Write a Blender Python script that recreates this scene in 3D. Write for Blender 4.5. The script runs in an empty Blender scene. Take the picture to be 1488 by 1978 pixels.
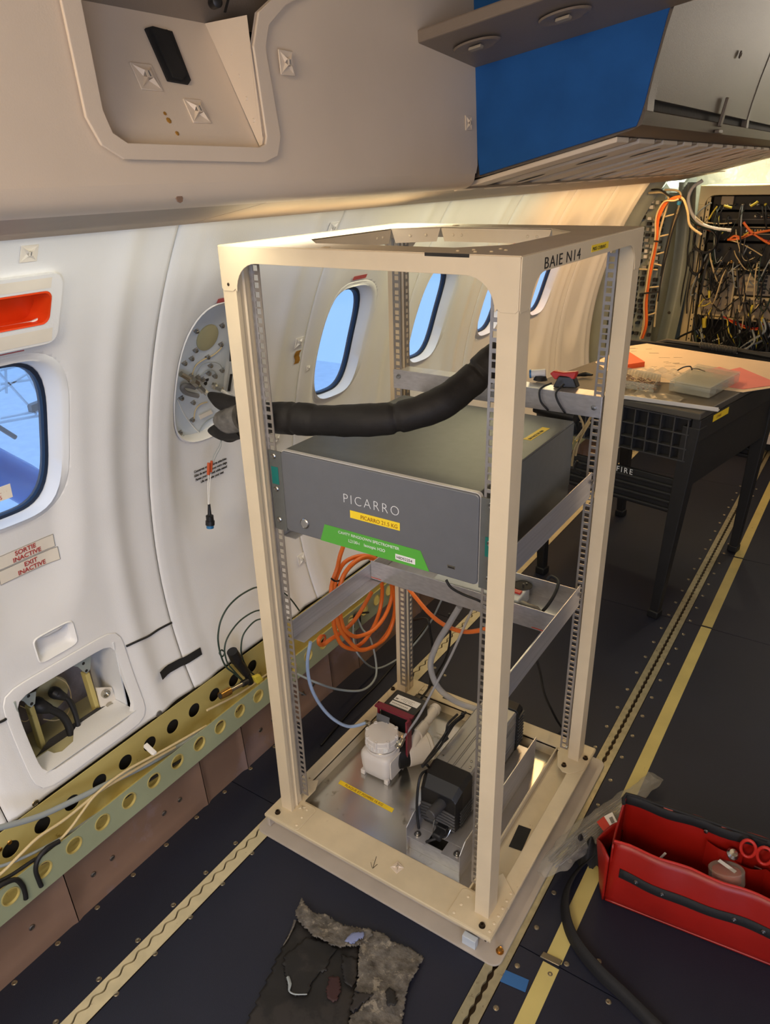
import bpy, math, random
import numpy as np
from mathutils import Vector, Matrix

# ------------------------------------------------------------------ camera
FPX = 1415.3                      # focal length in pixels of the 1488 x 1978 frame
CX, CY = 744.0, 989.0
CAM = np.array([0.95782294, -0.93468558, 1.42905801])
CR = np.array([0.8340937990019355, 0.5510367122680558, -0.025418029021355006]); CU = np.array([-0.21176721926751135, 0.36241530151979723, 0.9076396829513461]); CF = np.array([-0.5093546694693437, 0.7516739259526874, -0.4189798679323976])
sc = bpy.context.scene
col = sc.collection
cd = bpy.data.cameras.new('camera'); cam = bpy.data.objects.new('camera', cd); col.objects.link(cam)
cd.sensor_fit = 'HORIZONTAL'; cd.sensor_width = 36.0; cd.lens = FPX * 36.0 / 1488.0
cd.clip_start = 0.02; cd.clip_end = 60
cam.matrix_world = Matrix(((CR[0], CU[0], -CF[0], CAM[0]), (CR[1], CU[1], -CF[1], CAM[1]), (CR[2], CU[2], -CF[2], CAM[2]), (0, 0, 0, 1)))
sc.camera = cam

# ------------------------------------------------------------------ exposure, daylight, lamps
sc.view_settings.view_transform = 'Standard'; sc.view_settings.look = 'None'
sc.view_settings.gamma = 1.0; sc.view_settings.exposure = 0.0; sc.view_settings.use_curve_mapping = False
w = bpy.data.worlds.new('hangar_daylight'); sc.world = w; w.use_nodes = True
bg = w.node_tree.nodes['Background']; bg.inputs[0].default_value = (0.27, 0.52, 1.0, 1); bg.inputs[1].default_value = 1.3

def area(name, loc, target, sx, sy, power, rgb, spread=180):
    l = bpy.data.lights.new(name, 'AREA'); l.shape = 'RECTANGLE'; l.size = sx; l.size_y = sy
    l.energy = power; l.color = rgb; l.spread = math.radians(spread)
    o = bpy.data.objects.new(name, l); col.objects.link(o); o.location = loc
    d = (Vector(target) - Vector(loc)).normalized(); up = Vector((0, 1, 0)) if abs(d.z) > 0.6 else Vector((0, 0, 1))
    y = (up - d * up.dot(d)).normalized(); x = y.cross(-d)
    o.rotation_euler = Matrix(((x.x, y.x, -d.x), (x.y, y.y, -d.y), (x.z, y.z, -d.z))).to_euler()
    return o
WARM = (1.0, 0.79, 0.55); NEUT = (1.0, 0.93, 0.80); COOL = (0.60, 0.72, 1.0)
area('aisle_lamp', (0.85, -1.85, 1.86), (0.50, -0.6, 0.5), 0.6, 1.1, 40, WARM)
area('aisle_lamp', (1.2, 0.9, 1.86), (1.0, 0.9, 0), 0.3, 1.2, 1.2, WARM)
area('aisle_lamp', (1.1, 3.6, 1.80), (0.6, 3.2, 0.6), 0.3, 1.0, 9, (1.0, 0.88, 0.74))
area('cool_fill_lamp', (2.05, -1.9, 1.0), (0.1, 0.0, 0.75), 0.9, 1.5, 34, (0.60, 0.72, 1.0))  # unseen cool lamp added as daylight from the right; no door stands there
area('wall_wash_lamp', (0.05, -0.45, 1.366), (-0.10, -0.45, 0.2), 0.08, 2.2, 3.8, (1.0, 0.94, 0.76))
area('wall_wash_lamp', (0.05, 1.15, 1.366), (-0.05, 1.15, 0.2), 0.08, 1.0, 3.2, (1.0, 0.88, 0.52))
area('wall_wash_lamp', (0.05, 2.3, 1.366), (0.0, 2.3, 0.2), 0.08, 1.3, 7.5, (1.0, 0.58, 0.22))
area('rear_fill_lamp', (0.22, 3.31, 1.52), (0.12, 3.42, 1.0), 0.06, 0.4, 8.0, (1.0, 0.92, 0.66))  # unseen fill lamp added behind the bins to brighten the rear structure
area('insulation_fill_lamp', (0.35, 3.45, 1.345), (0.35, 3.9, 1.5), 1.2, 0.05, 2.2, (1.0, 0.97, 0.80))  # fill lamp added above the rear rack to brighten the insulation; no cove there
area('opposite_wall_lamp', (1.93, 0.3, 1.38), (1.7, 0.3, 0.9), 0.06, 3.0, 1.5, NEUT)

# ------------------------------------------------------------------ helpers
def at(ax, val, px, py):
    """the point of the plane ax = val that the photograph shows at pixel (px, py)"""
    d = CF * FPX + CR * (px - CX) + CU * (CY - py)
    i = 'xyz'.index(ax); t = (val - CAM[i]) / d[i]
    p = CAM + t * d
    return Vector((float(p[0]), float(p[1]), float(p[2])))

def lin(c):
    return tuple(((x / 255) / 12.92 if x / 255 <= 0.04045 else ((x / 255 + 0.055) / 1.055) ** 2.4) for x in c)

MATS = {}
def M(name, rgb, rough=0.5, metal=0.0, noise=0.06, ns=9.0, bump=0.0, bs=180.0, dirt=None, ds=30.0, dth=0.62, trans=0.0, alpha=1.0, emit=None, es=0.0, spec=0.5, coat=0.0, bd=0.002, aniso=None):
    m = bpy.data.materials.new(name); m.use_nodes = True; nt = m.node_tree; N = nt.nodes; L = nt.links
    p = N['Principled BSDF']; c = lin(rgb)
    p.inputs['Roughness'].default_value = rough; p.inputs['Metallic'].default_value = metal
    p.inputs['Specular IOR Level'].default_value = spec; p.inputs['Coat Weight'].default_value = coat
    p.inputs['Transmission Weight'].default_value = trans; p.inputs['Alpha'].default_value = alpha
    if emit: p.inputs['Emission Color'].default_value = (*lin(emit), 1); p.inputs['Emission Strength'].default_value = es
    tc = N.new('ShaderNodeTexCoord')
    nz = N.new('ShaderNodeTexNoise'); nz.inputs['Scale'].default_value = ns; nz.inputs['Detail'].default_value = 5
    L.new(tc.outputs['Object'], nz.inputs['Vector'])
    if aniso:
        mp = N.new('ShaderNodeMapping'); mp.inputs['Scale'].default_value = aniso
        L.new(tc.outputs['Object'], mp.inputs[0]); L.new(mp.outputs[0], nz.inputs['Vector'])
    r = N.new('ShaderNodeValToRGB'); e = r.color_ramp.elements
    e[0].position = 0.3; e[1].position = 0.7
    e[0].color = (*[max(0, x * (1 - noise)) for x in c], 1); e[1].color = (*[min(1, x * (1 + noise)) for x in c], 1)
    L.new(nz.outputs['Fac'], r.inputs['Fac']); out = r.outputs['Color']
    if dirt:
        n2 = N.new('ShaderNodeTexNoise'); n2.inputs['Scale'].default_value = ds; n2.inputs['Detail'].default_value = 8; n2.inputs['Roughness'].default_value = 0.7
        L.new(tc.outputs['Object'], n2.inputs['Vector'])
        r2 = N.new('ShaderNodeValToRGB'); r2.color_ramp.elements[0].position = dth; r2.color_ramp.elements[1].position = dth + 0.05
        L.new(n2.outputs['Fac'], r2.inputs['Fac'])
        mx = N.new('ShaderNodeMix'); mx.data_type = 'RGBA'; L.new(r2.outputs['Color'], mx.inputs['Factor'])
        L.new(out, mx.inputs['A']); mx.inputs['B'].default_value = (*lin(dirt), 1); out = mx.outputs['Result']
    L.new(out, p.inputs['Base Color'])
    if bump:
        n3 = N.new('ShaderNodeTexNoise'); n3.inputs['Scale'].default_value = bs; n3.inputs['Detail'].default_value = 3
        L.new(tc.outputs['Object'], n3.inputs['Vector'])
        b = N.new('ShaderNodeBump'); b.inputs['Strength'].default_value = bump; b.inputs['Distance'].default_value = bd
        L.new(n3.outputs['Fac'], b.inputs['Height']); L.new(b.outputs['Normal'], p.inputs['Normal'])
    MATS[name] = m
    return m

class MB:
    def __init__(s): s.v = []; s.f = []
    def add(s, vs, fs):
        n = len(s.v); s.v += [tuple(float(c) for c in q) for q in vs]; s.f += [tuple(i + n for i in q) for q in fs]; return s
    def box(s, x0, x1, y0, y1, z0, z1):
        v = [(x0, y0, z0), (x1, y0, z0), (x1, y1, z0), (x0, y1, z0), (x0, y0, z1), (x1, y0, z1), (x1, y1, z1), (x0, y1, z1)]
        return s.add(v, [(0, 3, 2, 1), (4, 5, 6, 7), (0, 1, 5, 4), (1, 2, 6, 5), (2, 3, 7, 6), (3, 0, 4, 7)])
    def obox(s, o, a, b, c):
        """box from corner o along vectors a, b, c"""
        o, a, b, c = map(Vector, (o, a, b, c))
        v = [o, o + a, o + a + b, o + b, o + c, o + a + c, o + a + b + c, o + b + c]
        fl = a.cross(b).dot(c) > 0
        fs = [(0, 3, 2, 1), (4, 5, 6, 7), (0, 1, 5, 4), (1, 2, 6, 5), (2, 3, 7, 6), (3, 0, 4, 7)]
        return s.add(v, fs if fl else [q[::-1] for q in fs])
    def prism(s, poly, vec):
        poly = [Vector(q) for q in poly]; vec = Vector(vec); n = len(poly)
        nn = Vector((0, 0, 0))
        for i in range(n): nn += poly[i].cross(poly[(i + 1) % n])
        if nn.dot(vec) > 0: poly = poly[::-1]
        v = poly + [q + vec for q in poly]
        fs = [tuple(range(n)), tuple(range(2 * n - 1, n - 1, -1))] + [(i, i + n, (i + 1) % n + n, (i + 1) % n) for i in range(n)]
        return s.add(v, fs)
    def tube(s, path, r, n=8, sub=0, closed=False, cap=True):
        P = [Vector(q) for q in path]
        if sub: P = smooth(P, sub, closed)
        m = len(P); rr = r if hasattr(r, '__len__') else [r] * m
        if len(rr) != m: rr = list(np.interp(np.linspace(0, 1, m), np.linspace(0, 1, len(rr)), rr))
        T = []
        for i in range(m):
            a = P[(i - 1) % m] if (closed or i > 0) else P[i]; b = P[(i + 1) % m] if (closed or i < m - 1) else P[i]
            t = (b - a); T.append(t.normalized() if t.length > 1e-9 else Vector((0, 0, 1)))
        up = Vector((0, 0, 1)) if abs(T[0].z) < 0.9 else Vector((1, 0, 0))
        nrm = (up - T[0] * up.dot(T[0])).normalized(); vs = []
        for i in range(m):
            nrm = (nrm - T[i] * nrm.dot(T[i])).normalized(); bn = T[i].cross(nrm)
            for k in range(n):
                a = 2 * math.pi * k / n; vs.append(P[i] + (nrm * math.cos(a) + bn * math.sin(a)) * rr[i])
        fs = []
        for i in range(m if closed else m - 1):
            j = (i + 1) % m
            for k in range(n): fs.append((i * n + k, i * n + (k + 1) % n, j * n + (k + 1) % n, j * n + k))
        if cap and not closed: fs += [tuple(range(n - 1, -1, -1)), tuple((m - 1) * n + k for k in range(n))]
        return s.add(vs, fs)
    def lathe(s, o, ax, prof, n=24):
        """prof: (radius, height along ax) pairs, swept about the axis; end caps closed"""
        o = Vector(o); ax = Vector(ax).normalized(); u = ax.orthogonal().normalized(); w_ = ax.cross(u); vs = []; fs = []
        for (r, h) in prof:
            for k in range(n):
                a = 2 * math.pi * k / n; vs.append(o + ax * h + (u * math.cos(a) + w_ * math.sin(a)) * max(r, 1e-5))
        for i in range(len(prof) - 1):
            for k in range(n): fs.append((i * n + k, i * n + (k + 1) % n, (i + 1) * n + (k + 1) % n, (i + 1) * n + k))
        fs.append(tuple(range(n - 1, -1, -1))); fs.append(tuple((len(prof) - 1) * n + k for k in range(n)))
        return s.add(vs, fs)
    def grid(s, fn, nu, nv, flip=False):
        vs = [fn(i / nu, j / nv) for j in range(nv + 1) for i in range(nu + 1)]
        fs = [(j * (nu + 1) + i, j * (nu + 1) + i + 1, (j + 1) * (nu + 1) + i + 1, (j + 1) * (nu + 1) + i) for j in range(nv) for i in range(nu)]
        return s.add(vs, [q[::-1] for q in fs] if flip else fs)
    def plate(s, o, U, V, Nn, w_, h, t, holes, seg=20):
        """thin plate with round holes: corner o, unit U and V, thickness t along Nn; holes = (u, v, r) sorted by u, one row"""
        o, U, V, Nn = map(Vector, (o, U, V, Nn)); us = [0]
        for i in range(len(holes) - 1): us.append((holes[i][0] + holes[i + 1][0]) / 2)
        us.append(w_)
        for i, (hu, hv, hr) in enumerate(holes):
            a0, a1 = us[i], us[i + 1]; ring = []; rect = []
            for k in range(seg):
                a = 2 * math.pi * (k + 0.5) / seg; ca, sa = math.cos(a), math.sin(a)
                ring.append((hu + ca * hr, hv + sa * hr))
                kx = ((a1 - hu) / ca if ca > 0 else (a0 - hu) / ca) if abs(ca) > 1e-6 else 1e9
                ky = ((h - hv) / sa if sa > 0 else (0 - hv) / sa) if abs(sa) > 1e-6 else 1e9
                k2 = min(kx, ky); rect.append([hu + ca * k2, hv + sa * k2])
            for cu, cv in ((a0, 0), (a1, 0), (a1, h), (a0, h)):
                j = min(range(seg), key=lambda q: (rect[q][0] - cu) ** 2 + (rect[q][1] - cv) ** 2); rect[j] = [cu, cv]
            def P(q, d): return o + U * q[0] + V * q[1] + Nn * d
            vs = [P(q, t) for q in ring] + [P(q, t) for q in rect] + [P(q, 0) for q in ring] + [P(q, 0) for q in rect]
            fs = []
            for k in range(seg):
                j = (k + 1) % seg
                fs += [(k, seg + k, seg + j, j), (2 * seg + k, 2 * seg + j, 3 * seg + j, 3 * seg + k), (k, j, 2 * seg + j, 2 * seg + k), (seg + k, 3 * seg + k, 3 * seg + j, seg + j)]
            if U.cross(V).dot(Nn) < 0: fs = [q[::-1] for q in fs]
            s.add(vs, fs)
        return s

def smooth(P, sub, closed=False):
    out = []; n = len(P)
    for i in range(n if closed else n - 1):
        g = (lambda k: P[k % n]) if closed else (lambda k: P[min(max(k, 0), n - 1)])
        a, b, c, d = g(i - 1), g(i), g(i + 1), g(i + 2)
        for k in range(sub):
            t = k / sub
            out.append(0.5 * ((2 * b) + (c - a) * t + (2 * a - 5 * b + 4 * c - d) * t * t + (3 * b - a - 3 * c + d) * t ** 3))
    if not closed: out.append(P[-1])
    return out

def obj(name, mb, mat, parent=None, sm=35, bevel=0.0, seg=2):
    me = bpy.data.meshes.new(name); me.from_pydata(mb.v, [], mb.f); me.materials.append(MATS[mat] if isinstance(mat, str) else mat)
    me.validate()
    if sm: me.polygons.foreach_set('use_smooth', [True] * len(me.polygons)); me.set_sharp_from_angle(angle=math.radians(sm))
    me.update(); o = bpy.data.objects.new(name, me); col.objects.link(o)
    if bevel:
        b = o.modifiers.new('bevel', 'BEVEL'); b.width = bevel; b.segments = seg; b.limit_method = 'ANGLE'; b.angle_limit = math.radians(50)
    if parent is not None:
        o.parent = parent
        if parent.type == 'EMPTY': o.matrix_parent_inverse = Matrix.Translation(-parent.location)
        else: o.matrix_parent_inverse = Matrix.Translation(-Vector(parent.get('org', (0, 0, 0))))
    return o

def recenter(o):
    vs = [v.co for v in o.data.vertices]
    x0 = min(v.x for v in vs); x1 = max(v.x for v in vs); y0 = min(v.y for v in vs); y1 = max(v.y for v in vs); z0 = min(v.z for v in vs)
    c = Vector(((x0 + x1) / 2, (y0 + y1) / 2, z0)); o.data.transform(Matrix.Translation(-c)); o.location = c; o['org'] = tuple(c)
    return o

def tag(o, label, cat, group=None, kind=None):
    o['label'] = label; o['category'] = cat
    if group: o['group'] = group
    if kind: o['kind'] = kind
    if o.type == 'MESH' and not o.children: recenter(o)
    return o

def thing(name, loc, label, cat, group=None):
    o = bpy.data.objects.new(name, None); col.objects.link(o); o.location = Vector(loc); o.empty_display_size = 0.03
    o['label'] = label; o['category'] = cat
    if group: o['group'] = group
    return o

def struct(name, mb, mat, label=None, **k):
    o = obj(name, mb, mat, **k)
    if o.parent is None: o['kind'] = 'structure'
    if label: o['label'] = label
    return o
def sthing(name, loc, label=None):
    o = bpy.data.objects.new(name, None); col.objects.link(o); o.location = Vector(loc); o['kind'] = 'structure'
    if label: o['label'] = label
    return o

def text(name, body, o, xd, yd, size, mat, parent, align='LEFT', sx=1.0, ext=0.0002, sp=1.0, bold=0.0):
    c = bpy.data.curves.new(name, 'FONT'); c.body = body; c.size = size; c.align_x = align; c.extrude = ext; c.space_character = sp; c.resolution_u = 3; c.offset = bold
    t = bpy.data.objects.new(name, c); col.objects.link(t)
    xd = Vector(xd).normalized(); yd = Vector(yd); yd = (yd - xd * yd.dot(xd)).normalized(); zd = xd.cross(yd)
    dg = bpy.context.evaluated_depsgraph_get(); me = bpy.data.meshes.new_from_object(t.evaluated_get(dg))
    bpy.data.objects.remove(t); o = Vector(o)
    me.transform(Matrix(((xd.x * sx, yd.x, zd.x, o.x), (xd.y * sx, yd.y, zd.y, o.y), (xd.z * sx, yd.z, zd.z, o.z), (0, 0, 0, 1))))
    me.materials.clear(); me.materials.append(MATS[mat]); n = bpy.data.objects.new(name, me); col.objects.link(n)
    if parent is not None:
        n.parent = parent
        if parent.type == 'EMPTY': n.matrix_parent_inverse = Matrix.Translation(-parent.location)
        else: n.matrix_parent_inverse = Matrix.Translation(-Vector(parent.get('org', (0, 0, 0))))
    return n

def clone(o, parent, delta):
    c = o.copy(); col.objects.link(c)
    if parent is None: c.location = o.location + Vector(delta)
    else: c.parent = parent
    for ch in o.children: clone(ch, c, delta)
    return c

# ------------------------------------------------------------------ materials
M('wall_white', (230, 230, 230), 0.45, noise=0.02, bump=0.25, bs=420, bd=0.001)
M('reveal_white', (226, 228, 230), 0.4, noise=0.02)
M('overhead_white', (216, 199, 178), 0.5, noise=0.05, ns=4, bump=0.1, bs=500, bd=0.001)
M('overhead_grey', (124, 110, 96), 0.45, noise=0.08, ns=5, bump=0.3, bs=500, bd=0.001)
M('bin_grey', (86, 75, 66), 0.42, noise=0.08, ns=5, bump=0.3, bs=500, bd=0.001)
M('flange_paint', (182, 172, 160), 0.45, noise=0.06, ns=16, dirt=(150, 130, 104), ds=30, dth=0.68)
M('trim_beige', (150, 132, 112), 0.5, noise=0.08)
M('blue_felt', (34, 84, 146), 0.85, noise=0.10, ns=14, bump=0.3, bs=90, spec=0.15)
M('floor_rubber', (29, 32, 47), 0.50, noise=0.16, ns=3, bump=0.5, bs=520, bd=0.001, spec=0.4)
M('floor_seam', (14, 15, 20), 0.8)
M('screw_steel', (150, 140, 120), 0.35, 0.9)
M('screw_dark', (62, 50, 38), 0.35, 0.7)
M('track_cover', (206, 194, 158), 0.5, 0.1, noise=0.1, ns=30, dirt=(150, 132, 100), ds=50, dth=0.64)
M('track_alu', (176, 168, 138), 0.42, 0.55, noise=0.15, ns=40, dirt=(90, 80, 66), ds=60, dth=0.62)
M('tape_yellow', (198, 182, 112), 0.55, noise=0.1, ns=10, dirt=(160, 142, 78), ds=40, dth=0.64)
M('tape_blue', (44, 98, 156), 0.6)
M('brown_panel', (144, 116, 98), 0.42, 0.2, noise=0.16, ns=3, dirt=(148, 124, 116), ds=4, dth=0.52)
M('zinc_yellow', (196, 180, 112), 0.5, 0.15, noise=0.12, ns=6, dirt=(150, 128, 62), ds=16, dth=0.62)
M('zinc_green', (164, 172, 140), 0.5, 0.15, noise=0.10, ns=6, dirt=(140, 140, 100), ds=24, dth=0.66)
M('rack_paint', (220, 202, 170), 0.42, noise=0.04, ns=14, bump=0.12, bs=240, bd=0.001, dirt=(120, 96, 70), ds=110, dth=0.77)
M('base_paint', (208, 192, 160), 0.48, noise=0.08, ns=16, dirt=(150, 120, 84), ds=30, dth=0.66)
M('rail_zinc', (168, 162, 156), 0.35, 0.6, noise=0.12, ns=30)
M('aluminium', (196, 194, 196), 0.32, 0.65, noise=0.10, ns=3, aniso=(20, 2, 60))
M('sheet_alu', (196, 194, 188), 0.22, 0.95, noise=0.14, ns=4, dirt=(150, 146, 136), ds=9, dth=0.58)
M('chassis_front', (112, 113, 116), 0.42, 0.35, noise=0.03, ns=30)
M('chassis_body', (104, 106, 104), 0.42, 0.3, noise=0.05, ns=60, bump=0.25, bs=700, bd=0.001)
M('chassis_edge', (214, 210, 206), 0.35, 0.2)
M('label_yellow', (246, 212, 40), 0.5); M('label_green', (84, 168, 58), 0.45); M('label_white', (230, 228, 224), 0.5)
M('label_teal', (16, 110, 104), 0.5); M('label_red', (186, 84, 86), 0.5); M('sticker_cream', (228, 220, 206), 0.5)
M('ink_black', (26, 24, 24), 0.5); M('ink_red', (176, 62, 58), 0.5); M('ink_white', (226, 226, 226), 0.5); M('ink_grey', (120, 116, 110), 0.6); M('ink_orange', (150, 92, 20), 0.5)
M('black_plastic', (20, 20, 22), 0.45, noise=0.2); M('black_matte', (26, 25, 25), 0.75, noise=0.25, ns=30, bump=0.3, bs=60)
M('black_rubber', (22, 22, 24), 0.55, noise=0.2)
M('sleeve_black', (30, 27, 25), 0.62, noise=0.25, ns=14, bump=0.4, bs=90, bd=0.002, spec=0.3)
M('tape_sheen', (96, 92, 86), 0.35, noise=0.45, ns=60, bump=0.6, bs=60)
M('dark_grey', (58, 58, 60), 0.5, noise=0.1); M('mid_grey', (112, 110, 108), 0.45, noise=0.06); M('pump_grey', (140, 138, 136), 0.35, 0.45, noise=0.05)
M('pump_white', (218, 212, 206), 0.42, noise=0.03, bump=0.08, bs=160); M('maroon', (112, 18, 40), 0.4)
M('orange_cable', (234, 116, 42), 0.4, noise=0.05); M('orange_plastic', (218, 66, 18), 0.38, noise=0.03); M('orange_sleeve', (196, 84, 40), 0.5)
M('tube_white', (204, 206, 208), 0.35); M('tube_blue', (160, 182, 214), 0.3); M('tube_grey', (150, 150, 152), 0.35)
M('tube_clear', (176, 176, 178), 0.2, noise=0.03, alpha=0.62)
M('wire_green', (44, 62, 52), 0.5); M('wire_cream', (206, 186, 142), 0.5); M('wire_yellow', (212, 194, 66), 0.5); M('wire_grey', (150, 158, 160), 0.5)
M('brass', (196, 150, 84), 0.28, 1.0, noise=0.12, ns=60); M('nickel', (190, 186, 174), 0.25, 1.0); M('steel', (170, 168, 164), 0.28, 1.0)
M('connector_plate', (206, 212, 216), 0.5, noise=0.05); M('sponge_tan', (176, 168, 128), 0.85, noise=0.08)
M('blue_plastic', (38, 110, 160), 0.35); M('deep_blue_gasket', (16, 34, 58), 0.5); M('gasket_light', (196, 204, 212), 0.35)
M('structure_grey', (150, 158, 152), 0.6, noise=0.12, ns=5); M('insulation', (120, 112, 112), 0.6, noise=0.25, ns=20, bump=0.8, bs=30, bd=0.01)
M('cavity_dark', (46, 42, 36), 0.8, noise=0.3, ns=20)
M('red_bag', (150, 22, 12), 0.42, noise=0.14, ns=9, bump=0.35, bs=40, bd=0.002); M('red_plastic', (190, 44, 34), 0.4)
M('webbing', (24, 23, 24), 0.75, bump=0.5, bs=300, bd=0.001)
M('table_black', (26, 26, 28), 0.55, noise=0.15, ns=20, bump=0.15, bs=200); M('table_top', (74, 70, 64), 0.6, noise=0.1)
M('paper', (216, 194, 166), 0.7, noise=0.03); M('paper_pink', (222, 128, 120), 0.7); M('paper_orange', (226, 92, 50), 0.6)
M('clear_plastic', (196, 196, 184), 0.2, noise=0.05, alpha=0.34)
M('insulation_foil', (206, 208, 190), 0.35, noise=0.1, bump=0.8, bs=12, bd=0.02); M('poly_bag', (176, 172, 162), 0.22, noise=0.2, ns=24, alpha=0.32, bump=0.5, bs=40, bd=0.003)
M('tie_grey', (128, 126, 122), 0.45); M('board_white', (212, 206, 200), 0.5)
M('rack_beige', (206, 190, 150), 0.5, noise=0.05); M('unit_grey', (150, 138, 120), 0.5, noise=0.1); M('unit_dark', (28, 28, 28), 0.6)
M('hangar_white', (246, 250, 252), 0.6); M('hangar_floor', (226, 232, 238), 0.7); M('hangar_tube', (30, 110, 190), 0.25)
M('glue', (170, 122, 44), 0.6, noise=0.4, ns=60, bump=0.6, bs=60); M('foam_grey', (92, 87, 80), 0.8, noise=0.5, ns=60, bump=0.9, bs=150, bd=0.003, dirt=(134, 126, 112), ds=46, dth=0.55)
M('foam_black', (22, 20, 19), 0.6, noise=0.25, ns=8, dirt=(40, 36, 34), ds=7, dth=0.52); M('foam_blue', (120, 130, 168), 0.6)
m = bpy.data.materials.new('window_pane'); m.use_nodes = True; nt = m.node_tree; p_ = nt.nodes['Principled BSDF']
p_.inputs['Base Color'].default_value = (0.9, 0.96, 1, 1); p_.inputs['Roughness'].default_value = 0.03; p_.inputs['Alpha'].default_value = 0.14; MATS['window_pane'] = m

# ================================================================== the cabin shell
WC = [0.17565627, -0.63032046, 1.22342017, -0.95860041, -0.06079412]
def wx(z): return float(np.polyval(WC, z))
PITCH = 0.486
def seam(k): return PITCH * k
def wcen(k): return 0.187 + PITCH * k
WA, WB, WZ = 0.114, 0.163, 1.012            # window opening half sizes and height
def sstep(a, b, x):
    t = min(1, max(0, (x - a) / (b - a))); return t * t * (3 - 2 * t)
def relief(Y, z):
    k = math.floor(Y / PITCH); u = Y - PITCH * k
    d = 0.005 * (1 - sstep(0.045, 0.085, u)) * sstep(0.0, 0.02, u)
    d += 0.009 * math.exp(-((u - 0.385) / 0.026) ** 2) * sstep(0.3, 0.6, z + 0.15)
    d -= 0.004 * math.exp(-((u - 0.435) / 0.03) ** 2)
    rho = (abs((u - 0.187) / 0.135) ** 2.6 + abs((z - 0.93) / 0.34) ** 2.6) ** (1 / 2.6)
    d -= 0.021 * (1 - sstep(0.55, 1.05, rho))
    return d
def wsurf(Y, z, off=0.0): return Vector((wx(z) + relief(Y, z) + off, Y, z))
def wpx(px, py, off=0.0):
    """the point of the left wall that the photograph shows at pixel (px, py)"""
    d = CF * FPX + CR * (px - CX) + CU * (CY - py)
    for i in range(200, 6000):
        p = CAM + d * (i * 0.0012 / FPX)
        if p[0] < wx(min(1.42, max(0.2, p[2]))) + off: return Vector((float(p[0]), float(p[1]), float(p[2])))
def wframe(P):
    """right (along the wall, forward), up and outward directions of the wall at P"""
    z = P[2]; up = Vector((wx(z + 0.01) - wx(z - 0.01), 0, 0.02)).normalized()
    r = Vector((0, 1, 0)); return r, up, r.cross(up) * 1.0

def sup(Y, z, yc, zc, a, b, n=4.0): return (abs((Y - yc) / a) ** n + abs((z - zc) / b) ** n) ** (1 / n)
def wall_panel(y0, y1, z0, z1, holes, off=0.0, step=0.0075, rel=True):
    ny = max(2, round((y1 - y0) / step)); nz = max(2, round((z1 - z0) / step))
    vs = []; inn = []
    for j in range(nz + 1):
        for i in range(ny + 1):
            Y = y0 + (y1 - y0) * i / ny; z = z0 + (z1 - z0) * j / nz; h = False
            for (yc, zc, a, b, n) in holes:
                r = sup(Y, z, yc, zc, a, b, n)
                if r < 1:
                    h = True; r = max(r, 1e-3); Y2 = yc + (Y - yc) / r; z2 = zc + (z - zc) / r
                    if r > 0.75: Y, z = Y2, z2
                    break
            inn.append(h); vs.append((wx(z) + (relief(Y, z) if rel else 0) + off, Y, z))
    m = MB(); fs = []
    for j in range(nz):
        for i in range(ny):
            q = (j * (ny + 1) + i, j * (ny + 1) + i + 1, (j + 1) * (ny + 1) + i + 1, (j + 1) * (ny + 1) + i)
            if all(inn[k] for k in q): continue
            fs.append(q)
    m.add(vs, fs)
    return m
def ring(yc, zc, n, loops, seg=56):
    """loops: (a, b, depth behind the wall surface); a lofted ring that follows the wall"""
    m = MB(); vs = []; fs = []
    for (a, b, d) in loops:
        for k in range(seg):
            t = 2 * math.pi * k / seg; c, s = math.cos(t), math.sin(t)
            e = (abs(c) ** n + abs(s) ** n) ** (-1 / n); Y = yc + a * c * e; z = zc + b * s * e
            yr = yc + WA * 1.02 * c * e if a < WA else Y
            vs.append((wx(z) + relief(Y, z) * (1 if d < 0.004 else 0) + (0 if d < 0.004 else -0.006) - d, Y, z))
    for i in range(len(loops) - 1):
        for k in range(seg): fs.append((i * seg + k, i * seg + (k + 1) % seg, (i + 1) * seg + (k + 1) % seg, (i + 1) * seg + k))
    return m.add(vs, fs)
def pane(yc, zc, a, b, n, d, seg=56):
    m = MB(); vs = []
    for k in range(seg):
        t = 2 * math.pi * k / seg; c, s = math.cos(t), math.sin(t); e = (abs(c) ** n + abs(s) ** n) ** (-1 / n)
        z = zc + b * s * e; vs.append((wx(z) - d, yc + a * c * e, z))
    m.add(vs + [(wx(zc) - d, yc, zc)], [(k, (k + 1) % seg, seg) for k in range(seg)])
    return m

# ---- floor: base, rubber panels, seams, screws
fb = MB(); fb.box(-0.30, 2.35, -2.7, 5.6, -0.06, -0.006)
floor = struct('floor', fb, 'floor_seam', 'dark rubber covered cabin floor panels screwed down between the seat tracks', sm=0)
XL, XR, XY = -0.0243, 0.592, 0.684
SY = [-2.69, -1.9, -1.36, -0.55 + 0.0, 0.028, 0.62, 1.399, 1.977, 2.75, 3.6, 4.6, 5.59]
for (a, b, ys) in ((-0.206, XL - 0.022, [-2.69, -1.36, 0.028, 1.0, 2.3, 3.6, 5.59]), (XL + 0.022, XR - 0.022, [-2.69, -1.9, -0.9, 0.25, 1.399, 2.75, 4.2, 5.59]),
                   (XR + 0.022, 1.55, [-2.69, -1.1, 0.016, 1.399, 1.977, 3.2, 5.59]), (1.552, 2.3, [-2.69, 0.6, 3.0, 5.59])):
    for i in range(len(ys) - 1):
        m = MB().box(a, b, ys[i] + 0.0012, ys[i + 1] - 0.0012, -0.006, 0.0); obj('floor_panel', m, 'floor_rubber', floor, sm=0)
sm_ = MB().lathe((0, 0, 0.0), (0, 0, 1), [(0.0058, 0), (0.0055, 0.0008), (0.0042, 0.0016), (0.0015, 0.0010), (0.0001, 0.0006)], 12)
sme = obj('screw', sm_, 'screw_steel', floor).data
bpy.data.objects.remove(bpy.data.objects['screw'])
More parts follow.
